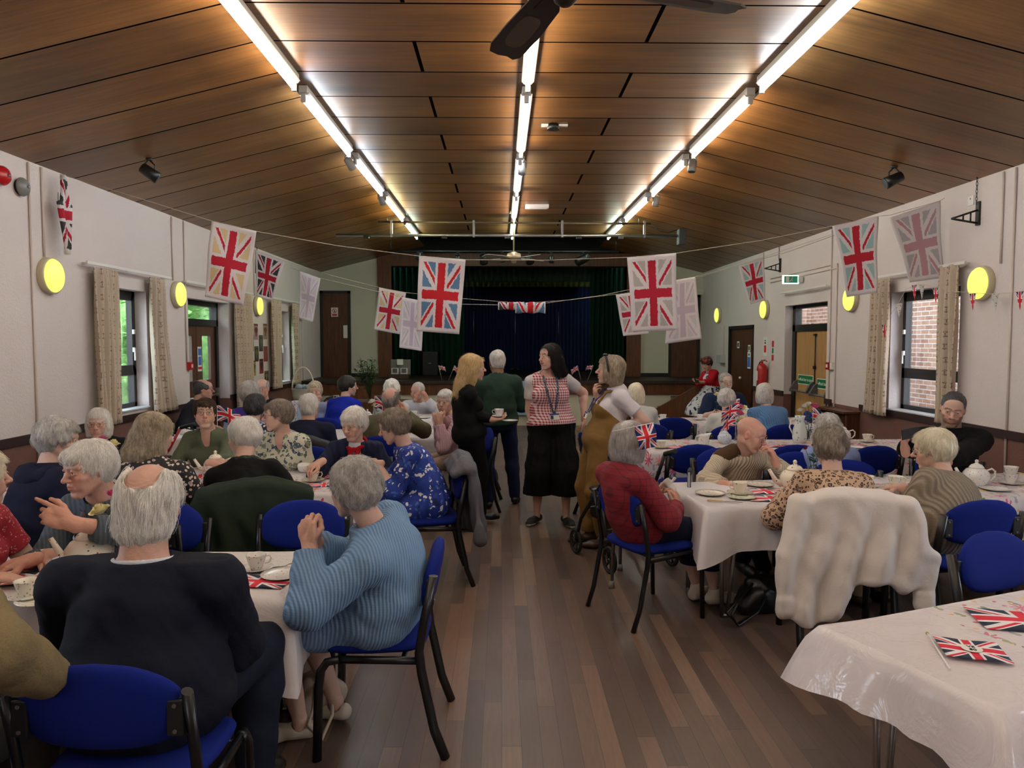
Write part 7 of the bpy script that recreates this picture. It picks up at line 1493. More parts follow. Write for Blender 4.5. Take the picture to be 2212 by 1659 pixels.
p28 = P('person standing in ochre dungarees and white T-shirt, hand on hip', (1318, 800), 6.0, 96, sit=False, g=1.12, s=.96, bust=1.1, bare=1., who='', hyaw=88, hpitch=-2, pel=(.80, 6.0, .88), base=(.80, 6.0, 0), skin='fair', face=dict(age=.3, smile=1., open=.5), hair=hr('bob', 'ashblonde', t=.014, nape=.012, slen=.09, wild=.4, back=.5), RL=(.74, 6.12, .085, 0), LL=(.84, 5.92, .085, 0), toeR=100, toeL=80,
  L=(W3(1330, 921, 5.88), (-.75, .2, -.45), (-.2, .9, 0), .5, (1, -.35, .1)), R=(W3(1290, 858, 6.05), (-.3, -.3, .85), (.9, .2, .1), .7, (.3, .4, -1)),
  wear=[top(cp('white_cotton_tee', (208, 202, 206)), 'tee_shirt', e=.018, sleeve=.62), tr(cp('ochre_corduroy', (122, 92, 50), var=.2), 'dungarees', e=.026, hemz=.10), top(cp('ochre_corduroy', (122, 92, 50)), 'bib', e=.028, sleeve=0, cut=.50, hem=.02, wrinkle=.002), dict(t='strap', n='shoulder_strap', m=cp('ochre_corduroy', (122, 92, 50)), pts=[(.50, .085, .15), (.70, .088, .15), (.90, .085, .105), (.985, .075, .03), (.98, .07, -.05), (.80, .05, -.125), (.5, .03, -.14)], r=.010, flat=1.8), dict(t='strap', n='lanyard', m=cp('blue_lanyard', (40, 60, 130)), pts=[(.42, .02, .185), (.70, .05, .165), (.93, .06, .10), (1.03, .045, .0)], r=.005), sh(M_SHBR)])
# --- right side
p29 = P('person with a pale blonde bob and off-white top, back turned, behind the dungarees', (1373, 851), 8.1, 8, who='pale blonde bob', g=1.15, hair=hr('bob', 'paleblonde', t=.014), wear=[top(cp('off_white_top', (190, 194, 196)), 'blouse', e=.02), tr(W_GRYT), sh()])
M_DRS = m_spots('white_navy_flower_dress', (206, 206, 212), [(24, 32, 70), (30, 40, 90), (20, 26, 60)], 15, .40, .15, .10, 0, None, 16)
p30 = P('person in a red cardigan, floral headscarf and flowered dress, reading a phone by the steps', (1527, 786), 13.45, 118, chair_=False, who='', sit=False, g=1.2, s=.86, bust=1.1, hyaw=128, hpitch=28, pel=(3.83, 13.45, .80), base=(3.83, 13.45, 0), face=dict(age=.3), hair=hr('puff', 'dark', t=.016), barelegs=1, LL=(3.55, 13.30, .085, 0), RL=(3.48, 13.5, .085, 0), L=(W3(1512, 826, 13.15), (-.9, -.2, .1), (0, .5, .8), .7), R=(W3(1506, 824, 13.3), (-.9, -.2, .1), (0, -.2, .9), .7),
  wear=[top(M_DRS, 'dress_bodice', e=.012, neck='wide', sleeve=.3), top(cp('red_cardigan_knit', (160, 18, 34)), 'cardigan', e=.022, neck='open', hem=.12, sleeve=1.6), dict(t='skirt', n='dress_skirt', m=M_DRS, hemz=.34, flare=.16, len=.62), sh(plain('red_shoe', (140, 20, 30), .4), low=1)])
p31 = P('person in a navy short-sleeved shirt with a full white beard and glasses, facing the camera', (1568, 826), 9.85, 178, who='bearded man', f=False, g=1.45, s=1.05, belly=1.2, bare=1., glasses=M_GLS, hyaw=182, face=dict(OLD, beard=(.50, .47, .44), beardf=.95), hair=hr('short', 'grey', t=.010), R=('table',), L=('table',), wear=[top(cp('dark_navy_cotton', (26, 38, 66)), 'shirt', e=.022, sleeve=.9), tr(), sh()])
p32 = P('person in a cream top with wiry grey hair, back turned, before the bearded man', (1571, 864), 7.95, 350, who='wiry grey hair', hyaw=328, hair=hr('puff', 'silver', t=.018, curl=.008), g=1.1, wear=[top(cp('cream_jersey', (190, 190, 184)), 'jumper', e=.018), tr(W_GRYT), sh()])
p33 = P('person in a sky blue ribbed cardigan with a grey bob, back turned', (1650, 851), 8.05, 8, who='sky blue cardigan', hair=hr('bob', 'silver', t=.012, nape=.01), g=1.3, wear=[top(kn('sky_blue_rib', (84, 124, 176), (104, 146, 196), 260, .6), 'cardigan', e=.022), tr(), sh()])
p34 = P('person in a lavender blue shirt mostly hidden behind the leopard print', (1787, 928), 5.75, 352, who='lavender blue shirt', hair=hr('puff', 'silver', t=.020, curl=.006), g=1.2, wear=[top(cp('lavender_blue_cotton', (132, 146, 190)), 'shirt', e=.022), tr(W_GRYT), sh()])
p35 = P('person in a cream cable jumper with brown shoulder patch, bald, head propped on his hand', (1622, 938), 5.32, 184, who='cream cable jumper', f=False, g=1.15, s=1.0, hyaw=236, hpitch=22, hunch=.06, lean=.20, skin='ruddy', glasses=M_GLS, face=dict(OLD, bald_tint=1), hair=dict(kind='none', col='grey'),
  L=(W3(1674, 996, 5.18), (-.30, .05, .95), (-.9, .3, 0), .75, (1, -.5, -1)), R=(W3(1568, 1047, 5.0), (.75, -.5, -.1), (0, 0, -1), .55, (-1, -.2, -.7)), LL=(.05, .30, .085), RL=(-.02, .50, .085),
  wear=[top(m_knit('cream_cable_knit', (186, 170, 146), (222, 208, 184), 300, 0, .95, .8, .15), 'jumper', e=.022), dict(t='collar', n='shirt_collar', m=cp('blue_grey_shirt', (96, 112, 148)), tips=0, up=.052, arc=.7), tr(W_BLKT), sh(plain('black_sandal', (20, 18, 18), .5))])
p36 = P('person in a dark red tweed jacket with a sleek silver bob, holding a napkin', (1361, 956), 4.45, 300, chair_=(.915, 4.53, 296), who='red tweed jacket', pel=(.86, 4.50, .55), g=1.15, bust=1., hyaw=308, hpitch=6, face=OLD, hair=hr('bob', 'silver', t=.018, slen=.11, wild=.12, wave=.06, n=6000, nape=.005),
  R=(W3(1462, 1092, 4.52), (-.1, .1, 1.), (-.8, .5, .1), .75, (.5, -.4, -1)), L=(W3(1425, 1072, 4.72), (.15, 0, 1.), (.8, -.2, .2), .55, (.2, .6, -1)), barelegs=1, LL=(.02, .46, .085), RL=(.14, .50, .085),
  wear=[top(m_check('red_black_tweed', (120, 20, 34), (70, 10, 22), 26, .14), 'jacket', e=.026, hem=-.16, skirted=.25, nh=.012), tr(cp('navy_cropped_trousers', (24, 28, 48)), e=.02, hemz=.24), sh(M_SHW, sole=M_SOLE)])
p37 = P('person in a leopard print blouse with short grey-brown hair, back turned', (1792, 965), 4.28, 354, chair_=(1.86, 4.04, 352), who='leopard print, fleece over its back', g=1.25, hair=hr('puff', 'greybrown', t=.016, curl=.006, wave=.9), pel=(1.87, 4.10, .55), hpitch=8, R=('table',), L=('table',), wear=[top(m_spots('leopard_print', (184, 152, 124), [(34, 26, 30), (40, 30, 32)], 46, .44, .0, .03, .24, (160, 120, 90), 40), 'blouse', e=.026), tr(W_BEIGE), sh(M_SHBR)])
p38 = P('person in a black hooded top with cropped hair and short beard, holding up a phone', (2058, 884), 5.35, 152, who='man in the black hooded top', f=False, g=1.2, s=1.05, hyaw=148, hpitch=18, hroll=-8, face=dict(age=.2, beard=(.10, .065, .05), beardf=.6, browf=.5, brow=.7, w=1.0), skin='fair', arm=.9, hair=hr('short', 'darkgrey', t=.004, slen=.008, curl=.0005, n=1500), R=(W3(1946, 976, 5.0), (-.20, -.1, .95), (.85, -.5, .1), .7, (-.1, .1, -1)), L=(W3(2040, 992, 5.02), (-.5, -.1, .6), (-.6, .5, .3), .6, (.1, -.1, -1)),
  wear=[top(cp('black_sweatshirt', (13, 14, 18)), 'hoodie', e=.030, hem=-.14), dict(t='hood', n='hood', m=cp('black_sweatshirt', (13, 14, 18))), tr(W_BLKT), sh()])
p39 = P('person in a chunky beige ribbed cardigan with pale blonde hair, facing away left', (2014, 972), 4.38, 22, chair_=(2.58, 4.17, 8), who='chunky beige cardigan', g=1.35, pel=(2.53, 4.24, .56), glasses=M_GLS, hyaw=58, hpitch=12, hunch=.05, bow=.07, face=OLD, hair=hr('puff', 'paleblonde', t=.018, nape=-.01, slen=.06), L=('lap',), R=('table',), wear=[top(m_knit('beige_chunky_rib', (112, 98, 82), (176, 162, 142), 250, 0, .95, 1., .04), 'cardigan', e=.030, hem=-.22, skirted=.22), tr(W_BEIGE), sh(M_SHBR)])
# ------------------------------------------------------------ empty chairs
for x, y, f, lb in ((-1.06, 3.72, 180, 'empty blue chair pushed in behind the nearest left table'), (1.0, 6.9, 270, 'empty blue chair beside the dungarees, facing the third right table'), (1.62, 6.35, 2, 'empty blue chair at the left of the third right table, back to us'), (2.45, 6.32, 0, 'empty blue chair behind the cream cable jumper, right of his head'), (2.30, 5.42, 184, 'empty blue chair between the cream jumper and the lavender shirt'),
                    (3.05, 6.25, 8, 'empty blue chair left of the man in the black hooded top'), (2.28, 3.02, 200.8, 'empty blue chair behind the bottom right table'), (3.3, 4.2, 8, 'empty blue chair at the right edge beside the beige cardigan'), (1.95, 8.55, 0, 'empty blue chair at the left end of the farthest right table'), (1.70, 9.75, 180, 'empty blue chair beyond the farthest right table, left of the bearded man'), (4.02, 9.0, 265, 'empty blue chair against the right wall by the radiator cover'), (2.60, 8.45, 2, 'empty blue chair between the wiry grey hair and the sky blue cardigan'),
                    (-.30, 8.05, 92, 'empty blue chair behind the woman in black in the aisle')):
    chair(x, y, f, lb)
# ------------------------------------------------------------ coats over chair backs
def drape(x, y, face, mat, label, zt=.865, drop=.45, w=.27, sleeves=((-1, .45), (1, .40)), front=.20, fold=.012, seed=0., name='coat', cat='coat', hood=False, hems=None):
    R = rotm(face); O = V3(x, y, 0); L = lambda a, b, c: O + R @ V3(a, b, c)
    F = Field(O + V3(-.55, -.55, max(.02, zt - drop - .12)), O + V3(.55, .55, zt + .12), .0085)
    for i_ in range(33):
        i = i_ * .25; a = -w + 2 * w * i / 8; arch = -.055 * (a / w) ** 2; b = w + .02
        F.cap(L(a, -.235, zt + arch - .01), L(a, -.27, zt + arch - .02), .030, None, .02)
        z1 = zt - drop * (np.interp(i, range(9), hems) if hems else 1 - .10 * math.sin(i * 1.3 + seed)); a2 = a * 1.18
        F.cap(L(a, -.285, zt + arch - .03), L(a2, -.335 - .01 * math.sin(i * 2.5 + seed), z1), .027, .030, .02)
        F.cap(L(a, -.195, zt + arch - .03), L(a * .95, -.165, zt - front), .020, .022, .02)
    for sd, ln in sleeves:
        F.chain([L(sd * (w - .01), -.27, zt - .07), L(sd * (w + .07), -.31, zt - .07 - ln * .5), L(sd * (w + .05), -.33, zt - .07 - ln)], [.058, .052, .046], .02)
        F.cap(L(sd * (w + .052), -.33, zt - .07 - ln + .03), L(sd * (w + .05), -.33, zt - .08 - ln - .01), .054, .054, .004)
    if hood: F.ell(L(0, -.33, zt - .08), V3(.15, .05, .09), R, .03)
    def fn(P): q = (P - O.astype(np.float32)) @ R.astype(np.float32); return np.sin(q[..., 0] * 42 + 2.2 * np.sin(q[..., 2] * 6 + seed)) * np.clip((zt - .03 - q[..., 2]) * 5, 0.15, 1) + .5 * wav(q, 22, 14, seed)
    F.warp(fn, fold); P_, Fc = F.mesh(); o = empty(name, tuple(O), label, cat, 'coats hung over chair backs'); np_mesh('cloth_body', [(P_ - O, Fc, 0, None)], mat, o); return o, L
o, L = drape(1.86, 4.04, 352, m_cloth_plain('cream_fleece', (210, 201, 194), var=.05, weave=160, wr=.25), 'cream fleece jacket hung over the chair of the leopard-print sitter, sleeves dangling', zt=.90, drop=.58, w=.275, sleeves=((-1, .52), (1, .46)), front=.12, fold=.013, hems=[1.08, 1.15, 1.12, 1.0, .78, .74, .76, .80, .78])
M_FLS = m_cloth_plain('cream_fleece_rib', (212, 200, 188), var=.04, weave=200)
drape(-1.42, 4.36, 12, m_cloth_plain('dark_green_fleece', (34, 44, 34), weave=180), 'dark green fleece hung over the chair of the person in black', zt=.90, drop=.52, w=.28, sleeves=((-1, .50),), front=.16, seed=2.)
drape(-.52, 5.2, 100, m_cloth_plain('grey_marl_wool', (92, 92, 98), var=.45, weave=260), 'grey marl coat slung over the chair of the patterned blue dress', zt=.88, drop=.50, w=.27, sleeves=((1, .62),), front=.10, seed=4.)
_p = p19['pel']; drape(_p[0], _p[1] - .04, 0, m_cloth_plain('black_quilted_nylon', (24, 24, 28), rough=.5), 'black quilted coat behind the man in the navy jacket', zt=.87, drop=.45, w=.27, sleeves=(), front=.12, seed=5.)

# ------------------------------------------------------------ things held or worn apart
def near(label, *a): pass
# cup and plate of the woman in black, on her palm
q = at_y(1078, 900, 6.45); ware('saucer', q.x, q.y, q.z - .004, 'white saucer held by the woman standing in black', M_CHINAW); ware('teacup', q.x, q.y, q.z + .004, 'white cup held by the woman standing in black', M_CHINAW, 180)
q = at_y(1102, 910, 6.38); ware('tea_plate', q.x, q.y, q.z, 'small white plate in the outstretched hand of the woman in black', M_CHINAW, 0, .8)
q = at_y(672, 866, 8.50); ware('teacup', q.x, q.y, q.z - .03, 'cup raised to the lips of the woman in pale blue', M_CHINAW, 90)
o = empty('mobile_phone', W3(1966, 936, 4.93), 'black mobile phone held up by the man in the hooded top', 'phone'); MB().box((0, 0, 0), (.150, .009, .072), bev=.006, M=Matrix.Rotation(.35, 4, 'Z') @ Matrix.Rotation(-.12, 4, 'Y')).build('case', M_BLACK, o); MB().box((0, .0055, 0), (.142, .001, .064), M=Matrix.Rotation(.35, 4, 'Z') @ Matrix.Rotation(-.12, 4, 'Y')).build('screen', plain('phone_screen', (16, 20, 30), .1), o)
o = empty('mobile_phone', W3(1505, 822, 13.1), 'phone in the gloved hands of the woman in the headscarf', 'phone'); MB().box((0, 0, 0), (.075, .15, .01), bev=.004, M=Matrix.Rotation(.6, 4, 'X')).build('case', M_BLACK, o)
o = empty('napkin', W3(1446, 1050, 4.62), 'folded white napkin in the hands of the woman in red tweed', 'napkin'); m = MB(); m.grid(lambda u, v: ((u - .5) * .07 + .01 * math.sin(v * 8), .02 * math.sin(u * 6 + v * 3), (v - .5) * .09 + .01 * math.sin(u * 9)), 10, 12); m.build('sheet', M_PAPER, o, thick=.004)
# identity card on the lanyard
for r_, t_, lb in ((p27, .17, 'identity card hanging on the gingham waistcoat'), (p28, .36, 'identity card at the end of the blue lanyard')):
    c = r_['pt'](t_, .0 if r_ is p27 else .02, .205 if r_ is p27 else .20); o = empty('identity_card', tuple(c), lb, 'card', 'identity cards on lanyards', math.radians(r_['E'].rotation_euler.z))
    A_ = Matrix(r_['TR'].tolist()).to_4x4(); MB().box((0, 0, 0), (.088, .004, .058), bev=.002, M=A_).build('card', M_PAPER, o); MB().box((0, .003, .021), (.086, .002, .014), M=A_).build('header', plain('card_blue', (30, 60, 130), .5), o); MB().box((.022, .003, -.006), (.026, .002, .032), M=A_).build('portrait', plain('card_portrait', (60, 46, 60), .5), o)
# headband with bow, headscarf
H_ = p28['H']; R_, _, s_ = p28['T']; o = empty('headband', tuple(H_), 'black headband with a bow on the blonde hair', 'headband'); W_ = lambda x, y, z: Vector((R_ @ (V3(x, y, z) * s_)).tolist())
MB().tube([W_(.095 * math.cos(a), .028 + .02 * math.sin(a), .02 + .112 * math.sin(a)) for a in [PI * i / 16 for i in range(-2, 19)]], .010, 8, flat=.5).build('band', M_BLACK, o)
for sd in (-1, 1): m = MB(); m.sph(tuple(W_(.026 * sd, .045, .128)), (.020, .028, .012), 12); m.build('bow', M_BLACK, o)
H_ = p30['H']; R2, _, s2 = p30['T']; F = Field(H_ - .16, H_ + .18, .01); F.ell(H_ + R2 @ V3(0, -.015, .055), V3(.095, .108, .078), R2, .01); F.ell(H_ + R2 @ V3(.02, .07, .12), V3(.05, .035, .04), R2, .02); F.plane(H_ + R2 @ V3(0, 0, .018), R2 @ V3(0, -.35, -1), .005); P_, Fc = F.mesh()
tag(np_mesh('headscarf', [(P_, Fc, 0, None)], m_spots('floral_headscarf', (40, 44, 30), [(180, 30, 40), (200, 60, 70), (90, 110, 50)], 28, .45, .1, .04), None), 'red and green floral headscarf of the woman by the steps', 'headscarf')
# brown shoulder patch of the cream jumper
c = p35['SH'][1]; F = Field(c - .16, c + .16, .006); u = nrm(p35['Nb'] - c); F.cap(c + u * .01 + V3(0, -.012, .01), c + u * .09 + V3(0, -.02, .045), .068, .060, .02); F2 = Field(c - .16, c + .16, .006); 
P_, Fc = F.mesh(); ob = np_mesh('shoulder_patch', [(P_ - p35['root'], Fc, 0, None)], m_cloth_plain('brown_suede_patch', (74, 54, 36)), p35['E'])
# small flag tucked in the hair side of the red tweed jacket sitter
hand_flag(W3(1322, 932, 4.28), W3(1412, 913, 4.30), 'union flag on a white stick sticking out beside the silver bob', (.155, .115), .0, 1, axv=(.2, 0, -1))

# ------------------------------------------------------------ table ware
Z = .7055
def tz(px, py, z=Z): return at_z(px, py, z)
def put(kind, px, py, label, m=M_CHINA, rz=0, s=1.): p = tz(px, py); return ware(kind, p.x, p.y, Z, label, m, rz, s)
def cup(px, py, label, m=M_CHINA, rz=0, s=1.):
    p = tz(px, py); ware('saucer', p.x, p.y, Z, 'saucer under the ' + label, m, rz, s); ware('teacup', p.x, p.y, Z + .0062 * s, 'teacup, ' + label, m, rz, s)
# nearest left table
put('teapot', 193, 1232, 'cream teapot with dark red roses in front of the pointing man', M_CHINA, 180, 1.12); put('milk_jug', 137, 1250, 'white and blue printed jug before the cream teapot', M_CHINAB, 0, 1.0); put('sugar_bowl', 100, 1222, 'gilt patterned bowl at the far edge of the nearest left table', M_CHINAW)
cup(554, 1232, 'gilt cup between the navy jacket and the blue cardigan', M_CHINAW, 20); put('tea_plate', 610, 1245, 'white plate by the elbow of the blue cardigan', M_CHINAW); cup(58, 1292, 'patterned cup at the left edge of the picture', M_CHINAP, 40); put('tea_plate', 90, 1300, 'patterned plate beside the tan tweed sleeve', M_CHINAP)
p = tz(84, 1250); paper_flag(p.x, p.y, Z, 8, 'paper union flag on the nearest left table before the blue jug'); p = tz(562, 1258); paper_flag(p.x, p.y, Z, -8, 'paper union flag beside the gilt cup', size=(.24, .15))
p = tz(240, 1222); posy(p.x, p.y, Z, 'glass jar with a pink and a cream rose beside the teapot', [(.0, .02, .31, .026, 'pink'), (-.035, -.01, .245, .038, 'cream')], .26, 7, 1); hand_flag((p.x + .01, p.y, Z + .02), (p.x + .03, p.y - .01, Z + .24), 'small union flag in the rose jar by the teapot', (.15, .10), .06, 1)
p = tz(596, 1216); tag(MB().lathe([(0, 0), (.06, .0), (.07, .002)], 20, lobes=8, lamp=.12).build('paper_doily', M_CHINAW), 'lace paper doily on the nearest left table', 'doily').location = (p.x, p.y, Z)
# second left table
put('teapot', 466, 1026, 'cream teapot held by the green-shirted woman', M_CHINA, 200, 1.0); put('sugar_bowl', 657, 1020, 'white gilt bowl before the paisley blouse', M_CHINAW); cup(634, 1006, 'cup before the paisley blouse', M_CHINA, 160); cup(676, 1040, 'cream cup nearest the navy cardigan', M_CHINA, 0, 1.1); put('tea_plate', 790, 1020, 'plate before the blue dress', M_CHINAW); put('tea_plate', 405, 1040, 'plate left of the person in black', M_CHINAP)
p = tz(432, 1030); paper_flag(p.x, p.y, Z, 20, 'paper union flag left of the cream teapot', M_FLAG, (.26, .15)); p = tz(712, 1030); paper_flag(p.x, p.y, Z, -25, 'paper union flag near the red-scarfed woman', M_FLAG, (.24, .14)); p = tz(700, 1048); paper_flag(p.x, p.y, Z, 10, 'second paper flag right of the cream cup', M_FLAG, (.22, .13))
p = tz(575, 1008); posy(p.x, p.y, Z, 'low bunch of cream roses before the paisley blouse', [(-.05, .0, .16, .036, 'cream'), (.03, .01, .155, .034, 'cream'), (.08, .0, .17, .025, 'pink')], .15, 8, 2)
p = tz(243, 1042); posy(p.x, p.y, Z, 'jar with a pink and a cream rose before the white bob', [(-.06, .0, .30, .034, 'pink'), (.02, -.01, .27, .040, 'cream')], .26, 10, 3); hand_flag((p.x - .01, p.y, Z + .02), (p.x - .09, p.y, Z + .28), 'small union flag in the rose jar before the white bob', (.12, .08), .05, 1)
p = at_y(470, 965, 6.1); hand_flag((p.x, 6.1, Z), tuple(at_y(469, 876, 6.12)), 'union flag on a stick right of the green-shirted woman', (.21, .13), .05, 1)
# third and fourth left tables
put('teapot', 794, 915, 'white teapot on the third left table', M_CHINAW, 90, .95); put('tea_plate', 915, 940, 'plate by the pink cardigan', M_CHINAW); cup(882, 934, 'cup between tweed and pink cardigan', M_CHINAW); put('sugar_bowl', 398, 938, 'white bowl at the left end of the third left table', M_CHINAW, 0, 1.2); put('milk_jug', 632, 918, 'jug on the third left table', M_CHINAW)
p = tz(770, 940); paper_flag(p.x, p.y, Z, 10, 'paper flag near the white teapot', M_FLAG, (.22, .13)); p = tz(905, 934); paper_flag(p.x, p.y, Z, 0, 'paper flag by the plate at the pink cardigan', M_FLAG, (.2, .12))
p = tz(812, 925); posy(p.x, p.y, Z, 'jar with a white rose on the third left table', [(-.04, .0, .30, .040, 'white'), (-.02, .02, .26, .03, 'cream')], .28, 8, 4); hand_flag((p.x, p.y, Z + .02), (p.x - .01, p.y, Z + .36), 'union flag in the white rose jar', (.20, .13), .08, 1)
cup(895, 899, 'cup before the old man in white', M_CHINAW); put('tea_plate', 915, 903, 'plate before the old man in white', M_CHINAW); p = tz(905, 905); paper_flag(p.x - .12, p.y, Z, 0, 'paper flag before the old man in white', M_FLAG, (.2, .12)); p = tz(645, 895); posy(p.x, p.y, Z, 'jar with pink flowers beside the woman drinking tea', [(.0, .0, .16, .035, 'pink'), (.06, .0, .14, .03, 'pink')], .2, 6, 6)
# table of the cream cable jumper
cup(1598, 1068, 'cup under the hand of the cream cable jumper', M_CHINA, 150, 1.15); put('tea_plate', 1640, 1049, 'blue-rimmed plate right of the cream jumper cup', M_CHINAP, 0, 1.1); put('tea_plate', 1534, 1068, 'plate nearest the red tweed sleeve', M_CHINAP, 0, 1.1); put('tea_plate', 1602, 1076, 'green-rimmed plate at the table edge', m_china('green_sprig_china', (214, 216, 196), [(100, 130, 96), (130, 150, 110)], 50, .4), 0, 1.0)
p = tz(1566, 1085); o = empty('table_knife', (p.x, p.y, Z + .004), 'knife with cream handle on the white cloth end', 'knife', rz=-.35); MB().box((-.06, 0, .004), (.09, .014, .009), bev=.003).build('handle', plain('ivory_handle', (206, 184, 130), .4), o); MB().prism([(-.015, -.008), (.09, -.009), (.105, 0), (.09, .006), (-.015, .006)], 'z', .002, .004).build('blade', M_STEEL, o)
for px, py, rz, lb in ((1655, 1062, 4, 'paper union flag beside the cream teapot, far one of the pair'), (1668, 1078, -4, 'paper union flag beside the cream teapot, near one of the pair'), (1862, 1066, 10, 'paper flag between the leopard print and the dark cup')): p = tz(px, py); paper_flag(p.x, p.y, Z, rz, lb, size=(.30, .17))
put('teapot', 1716, 1062, 'cream teapot beside the leopard print sleeve', M_CHINA, 175, 1.15); put('tea_plate', 1700, 1078, 'plate hidden by the leopard print sleeve', M_CHINAP)
p = tz(1757, 1035); posy(p.x, p.y, Z, 'vase of pink tulip and dark carnations by the leopard print', [(.045, .0, .19, .022, 'pink'), (-.06, .0, .22, .018, 'dark'), (.0, .01, .24, .018, 'dark')], .2, 16, 7)
cup(1872, 1052, 'tall cream cup right of the leopard print', M_CHINA, 40, 1.1); cup(1934, 1054, 'cup of dark tea before the beige cardigan', M_CHINAP, -10, 1.15); put('tea_plate', 1936, 1072, 'plate before the beige cardigan', M_CHINAW, 0, 1.2); put('teapot', 2108, 1050, 'white teapot right of the beige cardigan', M_CHINAW, 180, 1.0); cup(2183, 1046, 'white cup near the right edge of the table', M_CHINAW, 90, 1.1); put('tea_plate', 2150, 1058, 'plate near the right edge of the table', M_CHINAW, 0, 1.1)
p = tz(2183, 1046); ware('teacup', p.x, p.y, Z + .055, 'white cup stacked in another near the right edge', M_CHINAW, 60, 1.05)
# third right table
cup(1428, 968, 'gilt patterned cup right of the silver bob', M_CHINAP, 60); p = tz(1472, 966); paper_flag(p.x, p.y, Z, 5, 'paper flag left on the third right table', M_FLAG, (.3, .17)); put('milk_jug', 1520, 962, 'white cream jug behind the cream jumper', M_CHINAW, 0, 1.2); put('teapot', 1565, 958, 'blue printed teapot behind the cream jumper', M_CHINAB, 90, .8); p = tz(1685, 964); paper_flag(p.x, p.y, Z, -8, 'paper flag right of the bald man', M_FLAG, (.3, .17))
p = tz(1592, 952); posy(p.x, p.y, Z, 'jar with pink and cream roses behind the bald head', [(.02, .0, .27, .045, 'pink'), (.05, -.02, .20, .05, 'cream')], .26, 8, 8); hand_flag((p.x, p.y, Z + .02), (p.x + .02, p.y, Z + .36), 'upper union flag in the rose jar behind the bald head', (.18, .12), .04, -1); hand_flag((p.x - .01, p.y, Z + .02), (p.x - .03, p.y - .02, Z + .26), 'lower drooping union flag in the rose jar behind the bald head', (.16, .11), .09, -1)
o = empty('tall_jug', (*tz(1727, 956)[:2], Z), 'tall white enamel jug with grey leaves before the tulips', 'jug'); MB().lathe([(0, 0), (.055, 0), (.068, .05), (.066, .12), (.045, .19), (.040, .23), (.05, .26), (.047, .26), (.036, .225), (.04, .18), (0, .17)], 26).build('body', M_CHINAB if False else m_china('pale_leaf_china', (206, 214, 212), [(130, 150, 150), (150, 166, 160)], 30, .4), o); MB().tube([(-.045, 0, .23), (-.09, 0, .22), (-.10, 0, .15), (-.065, 0, .08)], .007, 8).build('handle', M_CHINAW, o)
p = tz(1748, 952); posy(p.x, p.y, Z, 'jar of white flowers and a pink tulip beside the tall jug', [(-.05, .0, .34, .035, 'white'), (.05, .0, .34, .042, 'pink'), (-.09, .01, .30, .03, 'white'), (-.01, .02, .36, .03, 'white')], .3, 22, 9); hand_flag((p.x + .02, p.y - .02, Z + .02), (p.x + .02, p.y - .03, Z + .33), 'union flag in the jar of tulips', (.22, .16), .12, 1)
cup(1873, 955, 'tall cup on the third right table by the wall side', M_CHINAP, 0, 1.1); put('tea_plate', 1850, 968, 'plate on the third right table beyond the leopard print', M_CHINAW); p = tz(1838, 962); paper_flag(p.x, p.y, Z, 12, 'paper flag on the third right table beyond the leopard print', M_FLAG, (.28, .16)); put('teapot', 1818, 955, 'white teapot whose handle shows beside the grey curls', M_CHINAW, 180)
# farthest right table
cup(1432, 908, 'white cup on the farthest right table', M_CHINAW, 180, 1.05); cup(1511, 907, 'white cup before the flowered dress', M_CHINAW, 180); put('tea_plate', 1458, 912, 'plate on the farthest right table', M_CHINAW); p = tz(1470, 914); paper_flag(p.x, p.y, Z, 0, 'paper flag on the farthest right table', M_FLAG, (.28, .16)); put('teapot', 1612, 904, 'cream teapot before the bearded man', M_CHINA, 90, .9)
p = tz(1592, 906); posy(p.x, p.y, Z, 'jar with pink roses before the bearded man', [(.04, .0, .16, .045, 'pink'), (.09, 0, .15, .04, 'cream')], .2, 6, 10); hand_flag((p.x, p.y, Z + .02), (p.x + .03, p.y, Z + .26), 'union flag before the bearded man', (.18, .12), .06, -1); p = tz(1548, 903); posy(p.x, p.y, Z, 'jar with a cream rose left of the wiry grey hair', [(.0, .0, .30, .045, 'cream')], .28, 5, 11)
# bottom right table
M_VE = M_FLAGV; p0 = tz(2003, 1372); p1 = tz(2052, 1450); o = empty('hand_flag', (p0.x, p0.y, Z + .006), 'union flag reading VE 80 on a white stick lying on the empty corner table', 'flag', 'small union flags on sticks'); d = Vector((p1.x - p0.x, p1.y - p0.y, 0)); MB().tube([(0, 0, 0), d], .003, 8).build('stick', M_STICK, o); MB().sph((0, 0, 0), .006, 8).build('finial', plain('gilt_finial', (170, 150, 90), .4), o)
c0 = tz(2014, 1381); c1 = tz(2152, 1396); ax_ = Vector((c1.x - c0.x, c1.y - c0.y, 0)); ay_ = (tz(2044, 1424) - c0); ay_.z = 0; mb = MB(); uv = []
for j in range(9):
    for i in range(15): a, b = i / 14, j / 8; q = c0 - Vector(o.location) + ax_ * a + ay_ * b; mb.v.append((q.x, q.y, .003 + .0015 * (1 + math.sin(a * 9 + b * 2)))); uv.append((a, 1 - b))
for j in range(8):
    for i in range(14): k = j * 15 + i; mb.f.append((k, k + 1, k + 16, k + 15)); mb.mi.append(0); mb.sm.append(True)
mb.build('flag', M_VE, o, uv=uv, thick=.0005); ct = c0 - Vector(o.location) + ax_ * .5 + ay_ * .5; rz = math.atan2(ax_.y, ax_.x); MB().lathe([(0, 0), (.029, 0), (.030, .001)], 24, c=(ct.x, ct.y, .0068)).build('roundel', M_PAPER, o)
yu = Vector((ay_.x, ay_.y, 0)).normalized() * .0115
text('VE', .021, (ct.x - yu.x, ct.y - yu.y, .0085), (0, 0, rz), M_INK, o); text('80', .021, (ct.x + yu.x, ct.y + yu.y, .0085), (0, 0, rz), M_INK, o)
